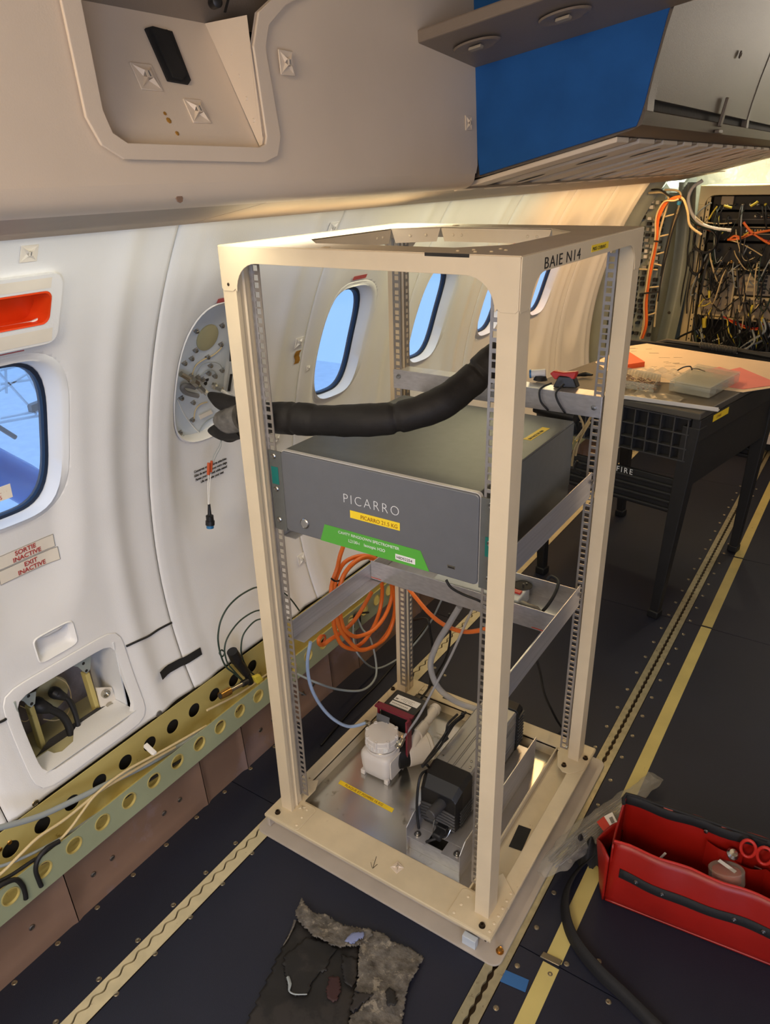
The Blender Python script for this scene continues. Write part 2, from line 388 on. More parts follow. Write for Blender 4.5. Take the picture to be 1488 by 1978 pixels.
def screws(pts, name='screw'):
    for p in pts:
        o = bpy.data.objects.new(name, sme); col.objects.link(o); o.parent = floor; o.location = p
Y0 = -0.588
screws([(-0.191, Y0 + 0.0965 * k, 0) for k in range(-1, 9)] + [(-0.055, -0.493 + 0.0957 * k, 0) for k in range(-2, 5)] + [(-0.002, -0.493 + 0.0957 * k, 0) for k in range(-2, 5)])
screws([(XR - 0.036, -0.41 + 0.096 * k, 0) for k in list(range(0, 3)) + list(range(11, 34))] + [(XR + 0.036, -0.41 + 0.096 * k, 0) for k in range(0, 34)])
screws([at('z', 0, *q) for q in ((1157, 1857), (1063, 1818 + 64), (1176, 1935), (1095, 1862), (860, 1305), (840, 1290))])

def seat_track(xc, y0, y1, mat, lab, cover):
    t = sthing('trim_1' if cover else 'trim_2', (xc, y0, 0), lab); pitch = 0.0254; n = int((y1 - y0) / pitch)
    for side in (-1, 1):
        m = MB(); vs = []; N = n * 6
        for i in range(N + 1):
            y = y0 + (y1 - y0) * i / N; s = abs(math.sin(math.pi * (y - y0) / pitch)) if not cover else 0.5 + 0.5 * math.sin(2 * math.pi * (y - y0) / 0.036)
            if cover: inner = -0.006 + 0.004 * s * 2 - 0.004 + side * 0.0021
            else: inner = side * (0.0018 + 0.0038 * s)
            vs += [(xc + side * 0.0205, y, 0.0015), (xc + inner, y, 0.0015), (xc + inner, y, -0.005)]
        fs = []
        for i in range(N):
            for k in range(2):
                q = (i * 3 + k, i * 3 + k + 1, i * 3 + 4 + k, i * 3 + 3 + k); fs.append(q if side < 0 else q[::-1])
        m.add(vs, fs); obj('track_lip', m, mat, t, sm=30)
    obj('track_channel', MB().box(xc - 0.0205, xc + 0.0205, y0, y1, -0.0058, -0.0045), 'screw_dark', t, sm=0)
    return t
seat_track(XL, -2.6, 5.5, 'track_cover', 'narrow cream seat track with a wavy slot on the window side of the floor', True)
seat_track(XR, -2.6, 5.5, 'track_alu', 'perforated metal seat track along the aisle', False)
t = sthing('trim_3', (XY, -2.6, 0), 'pale yellow floor marking tape along the aisle')
for a, b in ((-2.6, 0.010), (0.022, 1.397), (1.405, 1.973), (1.981, 5.5)):
    obj('tape_strip', MB().box(XY - 0.0165, XY + 0.0165, a, b, 0.0002, 0.0011), 'tape_yellow', t, sm=0)
for y in (1.401, 1.977): obj('tape_joint', MB().box(XY - 0.02, XY + 0.02, y - 0.003, y + 0.003, 0.0004, 0.0025), 'black_plastic', t, sm=0)
m = MB(); m.obox(at('z', 0.0002, 1043, 1850), at('z', 0, 1080, 1868) - at('z', 0, 1043, 1850), at('z', 0, 1050, 1840) - at('z', 0, 1043, 1850), (0, 0, 0.004))
obj('metal_clip', m, 'screw_steel', t, bevel=0.001)
b0 = at('z', 0.0004, 960, 1893); bt = MB().obox(b0, at('z', 0.0004, 1015, 1917) - b0, at('z', 0.0004, 968, 1870) - b0, (0, 0, 0.0006))
tag(obj('tape_piece', bt, 'tape_blue', sm=0), 'short strip of blue tape stuck on the floor between seat track and yellow line', 'tape')

# ---- left wall
wl = sthing('wall_left', (-0.3, -1.5, 0), 'white moulded sidewall panels with window bays')
HATCH = (-0.2755, 0.4225, 0.117, 0.0885, 9.0)
WINS = [-2, -1, 1, 2, 3, 4]
for k in range(-3, 6):
    holes = [(wcen(k), WZ, WA, WB, 3.6)] if k in WINS or k == -3 else []
    if k == 0: holes = [(wcen(k), 1.036, 0.118, 0.158, 2.5)]
    if k == -1: holes += [HATCH, (-0.277, 0.580, 0.041, 0.025, 6.0), (-0.356, 1.2525, 0.1135, 0.024, 8.0)]
    p = wall_panel(seam(k) + 0.0009, seam(k + 1) - 0.0009, 0.298, 1.372, holes)
    o = obj('sidewall_panel', p, 'wall_white', wl, sm=60)
    s = o.modifiers.new('thickness', 'SOLIDIFY'); s.thickness = 0.004; s.offset = -1
for k in range(-2, 7):
    m = MB().grid(lambda u, v: (wx(0.28 + 1.1 * v) - 0.006, seam(k) - 0.016 + 0.032 * u, 0.28 + 1.1 * v), 1, 40)
    obj('seam_backing', m, 'cavity_dark', wl)
sk = wall_panel(-1.5, 3.3, 0.2, 1.9, [(wcen(k), WZ, WA + 0.01, WB + 0.01, 3.6) for k in (-3, -2, -1, 1, 2, 3, 4)] + [(HATCH[0], HATCH[1], 0.13, 0.10, 9.0)], off=-0.066, step=0.03, rel=False)
obj('fuselage_skin', sk, 'cavity_dark', wl)
obj('light_blocker', MB().box(-0.266, -0.262, -2.7, 3.3, -0.06, 0.305), 'cavity_dark', wl, sm=0)  # flat sheet added to stop daylight leaking through kick panel and rail gaps

def window(n, k):
    yc = wcen(k); t = sthing('window_%d' % n, (wx(WZ), yc, WZ - WB), 'cabin window with a white reveal and blue daylight behind the pane')
    A, B = WA, WB
    loops = [(A + 0.004, B + 0.004, 0.0012), (A + 0.001, B + 0.001, -0.0016), (A - 0.006, B - 0.006, -0.001), (A - 0.010, B - 0.010, 0.006), (A - 0.018, B - 0.016, 0.036), (A - 0.020, B - 0.018, 0.040)]
    obj('window_reveal', ring(yc, WZ, 3.4, loops), 'reveal_white', t, sm=50)
    obj('window_gasket', ring(yc, WZ, 3.2, [(A - 0.018, B - 0.016, 0.036), (A - 0.024, B - 0.022, 0.038), (A - 0.025, B - 0.023, 0.052)]), 'deep_blue_gasket', t, sm=50)
    obj('outer_frame', ring(yc, WZ, 3.2, [(A - 0.018, B - 0.016, 0.050), (A + 0.012, B + 0.012, 0.060)]), 'deep_blue_gasket', t, sm=50)
    obj('pane', pane(yc, WZ, A - 0.018, B - 0.016, 3.2, 0.052), 'window_pane', t)
    # thin red strip above the opening
    P = Vector((0, yc - 0.030, 1.183)); m = MB()
    m.grid(lambda u, v: (wsurf(P.y + 0.06 * u, P.z + 0.010 * v, 0.0032)), 6, 2)
    obj('red_strip', m, 'label_red', t)
    return t
for i, k in enumerate(WINS): window(i + 1, k)

# ---- the rail under the wall: back web, floor web and outer lip, all with lightening holes
t = sthing('trim_4', (-0.2, -1.2, 0.17), 'pale green wall rail with a row of round lightening holes')
HP = 0.0684
n = 66; y0 = -0.412 - HP * 12.5
m = MB().plate((-0.180, y0, 0.166), (0, 1, 0), (0, 0, 1), (1, 0, 0), HP * n, 0.077, 0.0014, [(HP * (i + 0.5), 0.047, 0.0175) for i in range(n)])
obj('outer_lip', m, 'zinc_green', t, sm=30)
vs = MB()
for i in range(n):
    yc = y0 + HP * (i + 0.5)
    vs.add([( -0.1786 + dx, yc + math.cos(a) * r, 0.213 + math.sin(a) * r) for (r, dx) in ((0.0185, 0.0), (0.0185, 0.0012), (0.0165, 0.0012), (0.0160, -0.004)) for a in [2 * math.pi * q / 20 for q in range(20)]],
           [(r_ * 20 + q, r_ * 20 + (q + 1) % 20, (r_ + 1) * 20 + (q + 1) % 20, (r_ + 1) * 20 + q) for r_ in range(3) for q in range(20)])
obj('hole_rim', vs, 'zinc_yellow', t, sm=40)
yb = -0.433 - HP * 12.5
m = MB().plate((-0.240, yb, 0.186), (0, 1, 0), (0, 0, 1), (1, 0, 0), HP * n, 0.118, 0.0014, [(HP * (i + 0.5), 0.067, 0.0178) for i in range(n)])
obj('back_web', m, 'zinc_yellow', t, sm=30)
obj('web_floor', MB().box(-0.240, -0.180, y0, y0 + HP * n, 0.184, 0.1856), 'zinc_yellow', t, sm=0)
for yq in (-0.52, -0.50): obj('rivet', MB().lathe((-0.2386, yq, 0.27), (1, 0, 0), [(0.005, 0), (0.004, 0.002), (0.001, 0.003)], 10), 'brass', t)
# ---- brown kick panels
t = sthing('baseboard_left', (-0.2, -1.2, 0), 'brown coated kick panels along the foot of the sidewall')
BS = [-1.3, -0.98, -0.815, -0.437, -0.060, 0.085, 0.46, 0.60, 0.98, 1.12, 1.50, 1.64, 2.02, 2.2, 2.6, 3.0, 3.4]
for i in range(len(BS) - 1):
    a, b = BS[i] + 0.001, BS[i + 1] - 0.001; wdt = b - a
    def fn(u, v, a=a, b=b):
        y = a + (b - a) * u; z = 0.0 + 0.19 * v
        e = min(y - a, b - y); d = 0.010 * sstep(0.0, 0.045, e) * sstep(0.02, 0.06, z) if wdt > 0.2 else 0.002 * sstep(0, 0.02, e)
        return (-0.199 + 0.003 * (1 - sstep(0, 0.012, e)) - d - 0.012 * v, y, z)
    obj('kick_panel', MB().grid(fn, 30, 12), 'brown_panel', t, sm=60)
for y in (-0.52, -0.453, -0.374, -0.325, -0.177, -0.128, 0.16, 0.21, 0.34, 0.39, 0.67, 0.72):
    obj('screw', MB().lathe((-0.213, y, 0.067), (1, 0, 0), [(0.0062, 0), (0.0062, 0.002), (0.004, 0.003), (0.001, 0.002)], 14), 'steel', t)

# ---- overhead: light trim, near panel with the open service box, soffit, blue end wall, far bins
t = sthing('trim_5', (0, -1.5, 1.36), 'beige light trim between sidewall and overhead panels')
def yseg(prof, y0, y1, mat, name, parent, sm=30, bevel=0.0):
    return obj(name, MB().prism([(x, y0, z) for x, z in prof], (0, y1 - y0, 0)), mat, parent, sm=sm, bevel=bevel)
TP = [(-0.046, 1.364), (-0.040, 1.3610), (0.00, 1.369), (0.14, 1.3945), (0.17, 1.396), (0.17, 1.401), (0.13, 1.400), (-0.008, 1.374), (-0.040, 1.370)]
for a, b in ((-1.8, -0.02), (-0.018, 0.62), (0.622, 1.6), (1.602, 3.3)): yseg(TP, a, b, 'trim_beige', 'trim_strip', t)
obj('lamp_housing', MB().box(-0.045, 0.02, -1.8, 3.3, 1.385, 1.43), 'reveal_white', t)
OX = 0.20
op = sthing('ceiling_panel', (OX, -1.4, 1.40), 'cream overhead panel with an open framed service box')
# face with the service opening (polygon in y, z)
HOLE = [(-0.345, 1.93), (-0.345, 1.60), (-0.345, 1.500), (-0.338, 1.478), (-0.320, 1.468), (-0.100, 1.466), (-0.088, 1.470), (-0.084, 1.480), (-0.088, 1.585), (-0.070, 1.625), (-0.020, 1.655), (0.10, 1.70), (0.10, 1.93)]
import bmesh
def face_with_hole(outer, holes, fn, thick=None):
    bm = bmesh.new()
    def loop(P):
        v = [bm.verts.new(fn(*q)) for q in P]; return [bm.edges.new((v[i], v[(i + 1) % len(v)])) for i in range(len(v))]
    es = loop(outer)
    for h in holes: es += loop(h)
    bmesh.ops.triangle_fill(bm, use_beauty=True, edges=es, use_dissolve=False)
    m = MB(); bm.verts.ensure_lookup_table()
    for i, v in enumerate(bm.verts): v.index = i
    m.add([v.co for v in bm.verts], [tuple(v.index for v in f.verts) for f in bm.faces]); bm.free(); return m
def rrect(y0, y1, z0, z1, r, n=6):
    P = []
    for cy, cz, a0 in ((y1 - r, z1 - r, 0), (y0 + r, z1 - r, 90), (y0 + r, z0 + r, 180), (y1 - r, z0 + r, 270)):
        for k in range(n + 1):
            a = math.radians(a0 + 90 * k / n); P.append((cy + r * math.cos(a), cz + r * math.sin(a)))
    return P
f = face_with_hole([(-1.8, 1.425), (0.552, 1.425), (0.5595, 1.44), (0.5600, 1.60), (0.5600, 1.95), (-1.8, 1.95)], [HOLE], lambda y, z: (OX - 0.06 * (z - 1.425), y, z))
o = obj('panel_face', f, 'overhead_white', op, sm=0)
yseg([(OX, 1.425), (OX - 0.002, 1.411), (OX - 0.010, 1.402), (OX - 0.022, 1.397), (OX - 0.04, 1.3945), (OX - 0.04, 1.3975), (OX - 0.022, 1.400), (OX - 0.012, 1.405), (OX - 0.004, 1.414), (OX - 0.002, 1.425)], -1.8, 0.548, 'overhead_white', 'panel_lower_edge', op, sm=60)
# frame flange round the opening
FO = [(-0.372, 1.93), (-0.370, 1.60), (-0.369, 1.492), (-0.356, 1.465), (-0.330, 1.451), (-0.095, 1.447), (-0.066, 1.455), (-0.054, 1.480), (-0.064, 1.585), (-0.052, 1.612), (-0.012, 1.640), (0.11, 1.688), (0.125, 1.93)]
vs = [(OX - 0.06 * (z - 1.425) + 0.003, y, z) for y, z in FO] + [(OX - 0.06 * (z - 1.425) + 0.003, y, z) for y, z in HOLE]
nn = len(FO); fs = [(i, i + 1, nn + i + 1, nn + i) for i in range(nn - 1)]
m = MB().add(vs, fs); o = obj('service_box_frame', m, 'overhead_white', op, sm=0); sd = o.modifiers.new('t', 'SOLIDIFY'); sd.thickness = 0.004; sd.offset = 1
bv = o.modifiers.new('bevel', 'BEVEL'); bv.width = 0.0012; bv.segments = 2; bv.limit_method = 'ANGLE'
# inner box: sloping back, side wall
xb = lambda z: OX - 0.012 - 0.51 * (z - 1.466)
m = MB().add([(xb(1.463), -0.35, 1.463), (xb(1.463), -0.083, 1.463), (xb(1.62), -0.083, 1.62), (xb(1.62), -0.35, 1.62)], [(0, 1, 2, 3)])
obj('box_back', m, 'overhead_white', op, sm=0)
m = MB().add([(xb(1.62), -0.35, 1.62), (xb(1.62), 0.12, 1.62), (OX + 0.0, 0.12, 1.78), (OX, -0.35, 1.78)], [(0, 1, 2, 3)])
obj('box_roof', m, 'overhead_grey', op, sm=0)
m = MB().add([(OX - 0.003, -0.084, 1.466), (xb(1.463), -0.084, 1.466), (xb(1.62), -0.084, 1.62), (OX - 0.01, -0.088, 1.62), (OX - 0.008, -0.088, 1.585)], [(0, 1, 2, 3, 4)])
m.add([(OX - 0.003, -0.346, 1.466), (xb(1.463), -0.346, 1.466), (xb(1.62), -0.346, 1.62), (OX - 0.018, -0.346, 1.78), (OX - 0.01, -0.346, 1.62)], [(0, 4, 3, 2, 1)])
m.add([(OX - 0.002, -0.35, 1.466), (OX - 0.002, -0.084, 1.466), (xb(1.463), -0.084, 1.4655), (xb(1.463), -0.35, 1.4655)], [(0, 1, 2, 3)])
obj('box_side', m, 'overhead_white', op, sm=0)
for k in range(4): obj('rivet', MB().lathe((xb(1.50 + 0.027 * k) + 0.012 + 0.004 * k, -0.0845, 1.50 + 0.027 * k), (0, -1, 0), [(0.003, 0), (0.002, 0.0015)], 10), 'overhead_white', op)
# soffit with two reading light recesses
so = sthing('ceiling_soffit', (OX, 0.35, 1.63), 'beige overhead strip with two oval reading light recesses')
def sz(x): return 1.628 + 0.16 * (x - 0.2)
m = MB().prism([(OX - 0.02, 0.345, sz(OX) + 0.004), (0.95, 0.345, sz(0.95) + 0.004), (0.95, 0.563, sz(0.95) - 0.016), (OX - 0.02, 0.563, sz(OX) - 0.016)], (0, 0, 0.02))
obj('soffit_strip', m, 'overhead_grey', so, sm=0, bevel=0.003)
for (px, py) in ((922, 63), (1092, 12)):
    c = at('y', 0.43, px, py); X = c.x; N_ = Vector((-0.16, -0.092, -1)).normalized(); u = Vector((1, 0, 0.16)).normalized(); v_ = Vector((0, 1, -0.092)).normalized()
    c = Vector((X, 0.43, sz(X) - 0.0045))
    m = MB(); seg = 32; pr = [(1.0, 0.0), (0.93, 0.003), (0.8, 0.0025), (0.3, 0.001), (0.0, 0.001)]
    vs = [c + (u * math.cos(a) * 0.045 + v_ * math.sin(a) * 0.030) * r + N_ * h for r, h in pr for a in [2 * math.pi * q / seg for q in range(seg)]]
    m.add(vs, [(i * seg + k, (i + 1) * seg + k, (i + 1) * seg + (k + 1) % seg, i * seg + (k + 1) % seg) for i in range(4) for k in range(seg)])
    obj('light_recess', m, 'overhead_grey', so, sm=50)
    obj('light_lens', MB().obox(c + N_ * 0.003 - u * 0.012 - v_ * 0.008, u * 0.024, v_ * 0.014, N_ * 0.005), 'unit_grey', so, bevel=0.001)
# far bins
fbn = sthing('ceiling_bin', (0.2, 0.57, 1.40), 'grey brown overhead bins with latched doors beyond the blue end wall')
LIP = [(0.10, 1.407), (0.20, 1.418), (0.40, 1.464), (0.505, 1.490), (0.522, 1.498), (0.527, 1.520)]
yseg(LIP + [(0.50, 1.53), (0.10, 1.44)], 0.5705, 3.28, 'bin_grey', 'bin_underside', fbn, sm=20)
DOOR = [(0.527, 1.540), (0.533, 1.58), (0.545, 1.64), (0.560, 1.70), (0.58, 1.77), (0.61, 1.85), (0.66, 1.95), (0.62, 1.95), (0.50, 1.70), (0.50, 1.54)]
FRM = [(0.527, 1.520), (0.527, 1.540), (0.533, 1.58), (0.545, 1.64), (0.560, 1.70), (0.58, 1.77), (0.61, 1.85), (0.66, 1.95), (0.62, 1.95), (0.50, 1.70), (0.50, 1.52)]
for a, b in ((0.5705, 0.612), (1.555, 1.585), (2.53, 2.56)): yseg([(x + 0.002, z) for x, z in FRM], a, b, 'bin_grey', 'bin_rib', fbn, sm=20)
for a, b in ((0.614, 1.553), (1.587, 2.528), (2.562, 3.28)):
    yseg(DOOR, a, b, 'bin_grey', 'bin_door', fbn, sm=20); yseg([(0.49, 1.515), (0.515, 1.515), (0.515, 1.545), (0.49, 1.545)], a, b, 'black_matte', 'door_gap', fbn, sm=0)
    ym = a + (b - a) * 0.60
    obj('bin_latch', MB().prism([(0.527, ym, 1.512), (0.534, ym, 1.512), (0.545, ym, 1.573), (0.538, ym, 1.574)], (0, 0.026, 0)).prism([(0.525, ym - 0.01, 1.497), (0.536, ym - 0.01, 1.497), (0.536, ym - 0.01, 1.506), (0.525, ym - 0.01, 1.506)], (0, 0.046, 0)), 'bin_grey', fbn, bevel=0.002)
    obj('latch_button', MB().lathe((0.553, ym + 0.01, 1.66), (1, 0, -0.2), [(0.008, 0), (0.008, 0.003), (0.004, 0.004), (0.001, 0.002)], 14), 'bin_grey', fbn)
# service panels of the underside: slats across, each its own piece
y = 0.585; i = 0
uz = lambda x: 1.418 + (x - 0.2) * 0.235
while y < 3.1:
    wd = [0.075, 0.040, 0.115, 0.040, 0.125, 0.040][i % 6]; x0 = 0.13; x1 = 0.475
    m = MB().obox((x0, y, uz(x0) - 0.001), (x1 - x0, 0, uz(x1) - uz(x0)), (0, wd, 0), (0, 0, -0.006 if i % 2 else -0.010))
    obj('slat', m, 'trim_beige' if i % 2 else 'overhead_white', fbn, sm=0, bevel=0.002)
    if i % 6 in (2, 4):
        for xq in ((0.22, 0.36) if i % 6 == 2 else (0.42,)):
            m = MB(); c = Vector((xq, y + wd / 2, uz(xq) - 0.0118)); sg = 20
            m.add([c + Vector((math.cos(a) * 0.035, math.sin(a) * 0.012, math.cos(a) * 0.035 * 0.235)) for a in [2 * math.pi * q / sg for q in range(sg)]], [tuple(range(sg))])
            obj('nozzle_slot', m, 'black_matte', fbn, sm=0)
    y += wd + 0.014; i += 1
# blue end wall
def bpan(y): return [(0.203, y, 1.421), (0.515, y, 1.4955), (0.521, y, 1.513), (0.527, y, 1.54), (0.535, y, 1.59), (0.548, y, 1.66), (0.562, y, 1.72), (0.60, y, 1.84), (0.60, y, 1.90), (0.16, y, 1.90), (0.18, y, 1.60), (0.19, y, 1.50)]
obj('bin_end_wall', MB().prism(bpan(0.5675), (0, 0.003, 0)), 'overhead_grey', fbn, sm=0)
o = obj('end_wall_felt', MB().prism(bpan(0.5605), (0, 0.006, 0)), 'blue_felt', fbn, sm=0, bevel=0.002); o['label'] = 'blue felt covered end wall'
# ---- the rest of the shell, mostly outside the frame: crown, right side, ends
m = MB().grid(lambda u, v: (0.20 + 2.0 * u, -2.7 + 8.3 * v, 1.86 + 0.10 * math.sin(math.pi * u)), 16, 4, flip=True); struct('ceiling', m, 'overhead_white', 'pale cabin ceiling')
rw = sthing('wall_right', (2.2, -2.7, 0), 'white right hand sidewall of the cabin')
m = wall_panel(-2.7, 5.6, 0.0, 1.45, [], step=0.06, rel=False); m.v = [(1.96 - x, y, z) for x, y, z in m.v]; m.f = [q[::-1] for q in m.f]
obj('sidewall_panel', m, 'wall_white', rw, sm=60)
obj('overhead_panel', MB().prism([(1.72, -2.7, 1.42), (2.1, -2.7, 1.38), (2.1, -2.7, 1.95), (1.60, -2.7, 1.95)], (0, 8.3, 0)), 'overhead_white', rw, sm=0)
struct('wall_front', MB().box(-0.4, 2.4, -2.72, -2.7, -0.05, 2.0), 'overhead_white', 'cabin partition behind the viewer', sm=0)
struct('wall_back', MB().box(-0.6, 2.4, 5.6, 5.62, -0.05, 2.0), 'overhead_grey', 'far end of the cabin', sm=0)
obj('upper_liner', MB().grid(lambda u, v: (-0.05 + 0.26 * u, -1.8 + 7.4 * v, 1.44 + 0.45 * u), 4, 4), 'cavity_dark', wl)
# bare fuselage structure aft of the trim panels
ws = sthing('wall_rear_left', (-0.3, 3.0, 0), 'bare grey green frames and insulation of the rear fuselage')
obj('insulation_skin', MB().grid(lambda u, v: (wx(0.0 + 1.45 * v) - 0.06 + 0.012 * math.sin(9 * u + 5 * v), 2.92 + 2.6 * u, 0.0 + 1.45 * v), 30, 24), 'structure_grey', ws)
obj('insulation_blanket', MB().grid(lambda u, v: (-0.35 + 2.4 * u, 3.92 + 0.03 * math.sin(19 * u + 5 * v) + 0.02 * math.sin(31 * u), 1.15 + 0.75 * v), 40, 10), 'insulation_foil', ws)
for y in (3.05, 3.45, 3.9):
    obj('frame', MB().grid(lambda u, v: (wx(min(1.42, 0.02 + 1.42 * v)) - 0.05 + 0.075 * (1 - abs(2 * u - 1)) ** 0.3, y + 0.10 * u, 0.02 + 1.42 * v), 8, 30), 'structure_grey', ws)

obj('frame_web', MB().grid(lambda u, v: at('y', 3.20 + 0.10 * math.sin(math.pi * u * 0.9), 1312 + 34 * u - 46 * v + 10 * math.sin(math.pi * v), 352 + 318 * v), 10, 24), 'structure_grey', ws)
obj('frame_web', MB().grid(lambda u, v: at('y', 3.30 + 0.05 * math.sin(math.pi * u), 1272 + 44 * u - 40 * v + 8 * math.sin(math.pi * v), 372 + 298 * v), 8, 24), 'structure_grey', ws)
obj('web_hole', MB().lathe(at('y', 3.195, 1293, 604), (0, -1, 0), [(0.008, 0), (0.006, 0.0006)], 16), 'cavity_dark', ws)

# ---- outside: hangar seen through the windows
hg = sthing('hangar_floor', (-3, 0, -1.5), 'pale blue hangar floor beyond the windows')
obj('hangar_slab', MB().box(-14, -0.8, -6, 9, -1.6, -1.5), 'hangar_floor', hg, sm=0)
t = thing('work_platform', (-2.2, 0.0, -1.5), 'white lattice work platform outside the nearest cabin window', 'platform')
def strut(a, b, r=0.02, name='strut'): obj(name, MB().tube([a, b], r, 6), 'hangar_white', t)
e = lambda px, py, x: at('x', x, px, py)
for (a, b) in (((0, 742), (95, 728)), ((0, 715), (60, 700)), ((-20, 700), (70, 800)), ((40, 700), (90, 790)), ((0, 808), (95, 790)), ((0, 816), (95, 800)), ((-10, 760), (80, 705)), ((10, 700), (12, 760))): strut(e(*a, -1.9), e(*b, -1.9), 0.006)
obj('handrail', MB().tube([e(-10, 820, -1.9), e(30, 845, -1.9)], 0.01, 8), 'mid_grey', t)
obj('joint_block', MB().obox(e(55, 795, -1.9), (0.03, 0, 0), (0, 0.05, 0.005), (0, 0, 0.03)), 'mid_grey', t)
tag(obj('support_tube', MB().tube([e(-60, 880, -1.6), e(40, 930, -1.6), e(130, 985, -1.6)], 0.075, 20), 'hangar_tube'), 'thick glossy blue tube outside below the nearest cabin window', 'tube')

# ================================================================== the equipment rack
W, D, H, ZB, PW, PD = 0.55, 0.5575, 1.3266, 0.0473, 0.0311, 0.0408
BX0, BX1, BY0, BY1 = -0.0235, 0.5735, -0.038, 0.5885      # base frame outline
rk = thing('equipment_rack', (0.275, 0.28, 0), 'tall cream open equipment rack with perforated rails bolted to the cabin floor', 'rack')
def P3(name, mb, mat, par=None, **k): return obj(name, mb, mat, par or rk, **k)
# posts: folded section with grooves on the flank that looks across the rack
def post(x, y, sx, sy):
    """outer corner (x, y); sx, sy point into the rack"""
    pts = [(0, 0), (PW, 0), (PW, 0.010), (PW - 0.003, 0.0125), (PW - 0.003, 0.020), (PW, 0.0225), (PW, 0.0235), (PW - 0.003, 0.026), (PW - 0.003, PD - 0.004), (PW - 0.003, PD), (0, PD)]
    poly = [(x + sx * a, y + sy * b, ZB) for a, b in pts]
    P3('post', MB().prism(poly, (0, 0, H - ZB - 0.003)), 'rack_paint', sm=0, bevel=0.0014)
    # perforated mounting rail: one flange facing along the rack, one facing across it
    z0, z1 = 0.075, H - 0.028
    m = MB(); a0 = PW - 0.001 if not (sx > 0 and sy < 0) else 0.013; a1 = 0.034 if (sx > 0 and sy < 0) else PW + (0.030 if (sx < 0 and sy > 0) else 0.019); yy = y + sy * PD
    def bar(u0, u1, za, zb_): 
        xs = sorted((x + sx * u0, x + sx * u1)); m.box(xs[0], xs[1], min(yy, yy + sy * 0.0016), max(yy, yy + sy * 0.0016), za, zb_)
    bar(a0, a0 + 0.005, z0, z1); bar(a1 - 0.0045, a1, z0, z1); z = z0; k = 0
    while z < z1:
        st = [0.0159, 0.0159, 0.0127][k % 3]; bar(a0 + 0.005, a1 - 0.0045, z, min(z1, z + st - 0.0096)); z += st; k += 1
    b0 = PD - 0.018 if sy > 0 else 0.006
    if True:
        xx = x + sx * (PW - 0.0005)
        def bar2(v0, v1, za, zb_):
            ys = sorted((y + sy * v0, y + sy * v1)); xs = sorted((xx, xx + sx * 0.0015)); m.box(xs[0], xs[1], ys[0], ys[1], za, zb_)
        if sy < 0:
            bar2(0.002, 0.006, z0, z1); bar2(0.016, 0.020, z0, z1); z = z0; k = 0
            while z < z1:
                st = [0.0159, 0.0159, 0.0127][k % 3]; bar2(0.006, 0.016, z, min(z1, z + st - 0.0096)); z += st; k += 1
        bar2(PD - 0.006, PD, z0, z1)
    P3('mounting_rail', m, 'rail_zinc', sm=0)
for (x, y, sx, sy) in ((0, 0, 1, 1), (W, 0, -1, 1), (W, D, -1, -1), (0, D, 1, -1)): post(x, y, sx, sy)
# top deck: plate with an eight sided opening and a folded lip round it
oc = [(0.088, 0.140), (0.150, 0.075), (0.410, 0.075), (0.468, 0.140), (0.468, 0.400), (0.405, 0.468), (0.165, 0.468), (0.088, 0.400)]
f = face_with_hole([(0, 0), (W, 0), (W, D), (0, D)], [oc], lambda a, b: (a, b, H))
o = P3('top_plate', f, 'rack_paint', sm=0); sd = o.modifiers.new('t', 'SOLIDIFY'); sd.thickness = 0.002; sd.offset = 0
for i in range(8):
    (a, b), (c, d) = oc[i], oc[(i + 1) % 8]; dv = Vector((c - a, d - b, 0)).normalized(); nrm = Vector((dv.y, -dv.x, 0))
    a3 = Vector((a, b, H)) + dv * 0.0005; c3 = Vector((c, d, H)) - dv * 0.0005
    P3('opening_lip', MB().prism([a3, c3, c3 - dv * 0.008 - Vector((0, 0, 0.027)), a3 + dv * 0.008 - Vector((0, 0, 0.027))], nrm * 0.0015), 'rack_paint', sm=0)
    L_ = (c3 - a3).length
    for q in ((0.12, 0.2, 0.8, 0.88) if L_ > 0.15 else (0.3, 0.62)):
        P3('rivet', MB().lathe(a3 + dv * (L_ * q) - nrm * 0.0003 - Vector((0, 0, 0.014)), -nrm, [(0.0032, 0), (0.0022, 0.0012), (0.0005, 0.0016)], 8), 'rack_paint')
# fascias with the curved corner gussets
def fascia(width, axis, pos, name):
    gz, gw, rz = H - 0.073, 0.034, H - 0.0265
    def corner(sgn, w0):
        pts = [(w0, H), (w0, gz + 0.004), (w0 + sgn * 0.004, gz), (w0 + sgn * (gw - 0.008), gz), (w0 + sgn * (gw - 0.003), gz + 0.004)]
        for k in range(0, 9):
            a = math.radians(180 - 90 * k / 8 + 0); cx_, cz_ = gw + 0.048, rz - 0.047
            pts.append((w0 + sgn * (cx_ + 0.047 * math.cos(a)), cz_ + 0.047 * math.sin(a)))
        return pts
    L1 = corner(1, 0.0); R1 = corner(-1, width)[::-1]
    pts = L1 + R1
    if axis == 'y': poly = [(u, pos, z) for u, z in pts]; vec = (0, -0.0018 if pos < 0.1 else 0.0018, 0)
    else: poly = [(pos, u, z) for u, z in pts]; vec = (-0.0018 if pos < 0.1 else 0.0018, 0, 0)
    return P3(name, MB().prism(poly, vec), 'rack_paint', sm=0, bevel=0.0007)
fascia(W, 'y', 0.0, 'top_fascia'); fascia(D, 'x', W, 'top_fascia'); fascia(W, 'y', D, 'top_fascia'); fascia(D, 'x', 0.0, 'top_fascia')
P3('scrape_mark', MB().box(0.405, 0.475, -0.0023, -0.0017, H - 0.0035, H + 0.0012), 'cavity_dark', sm=0)
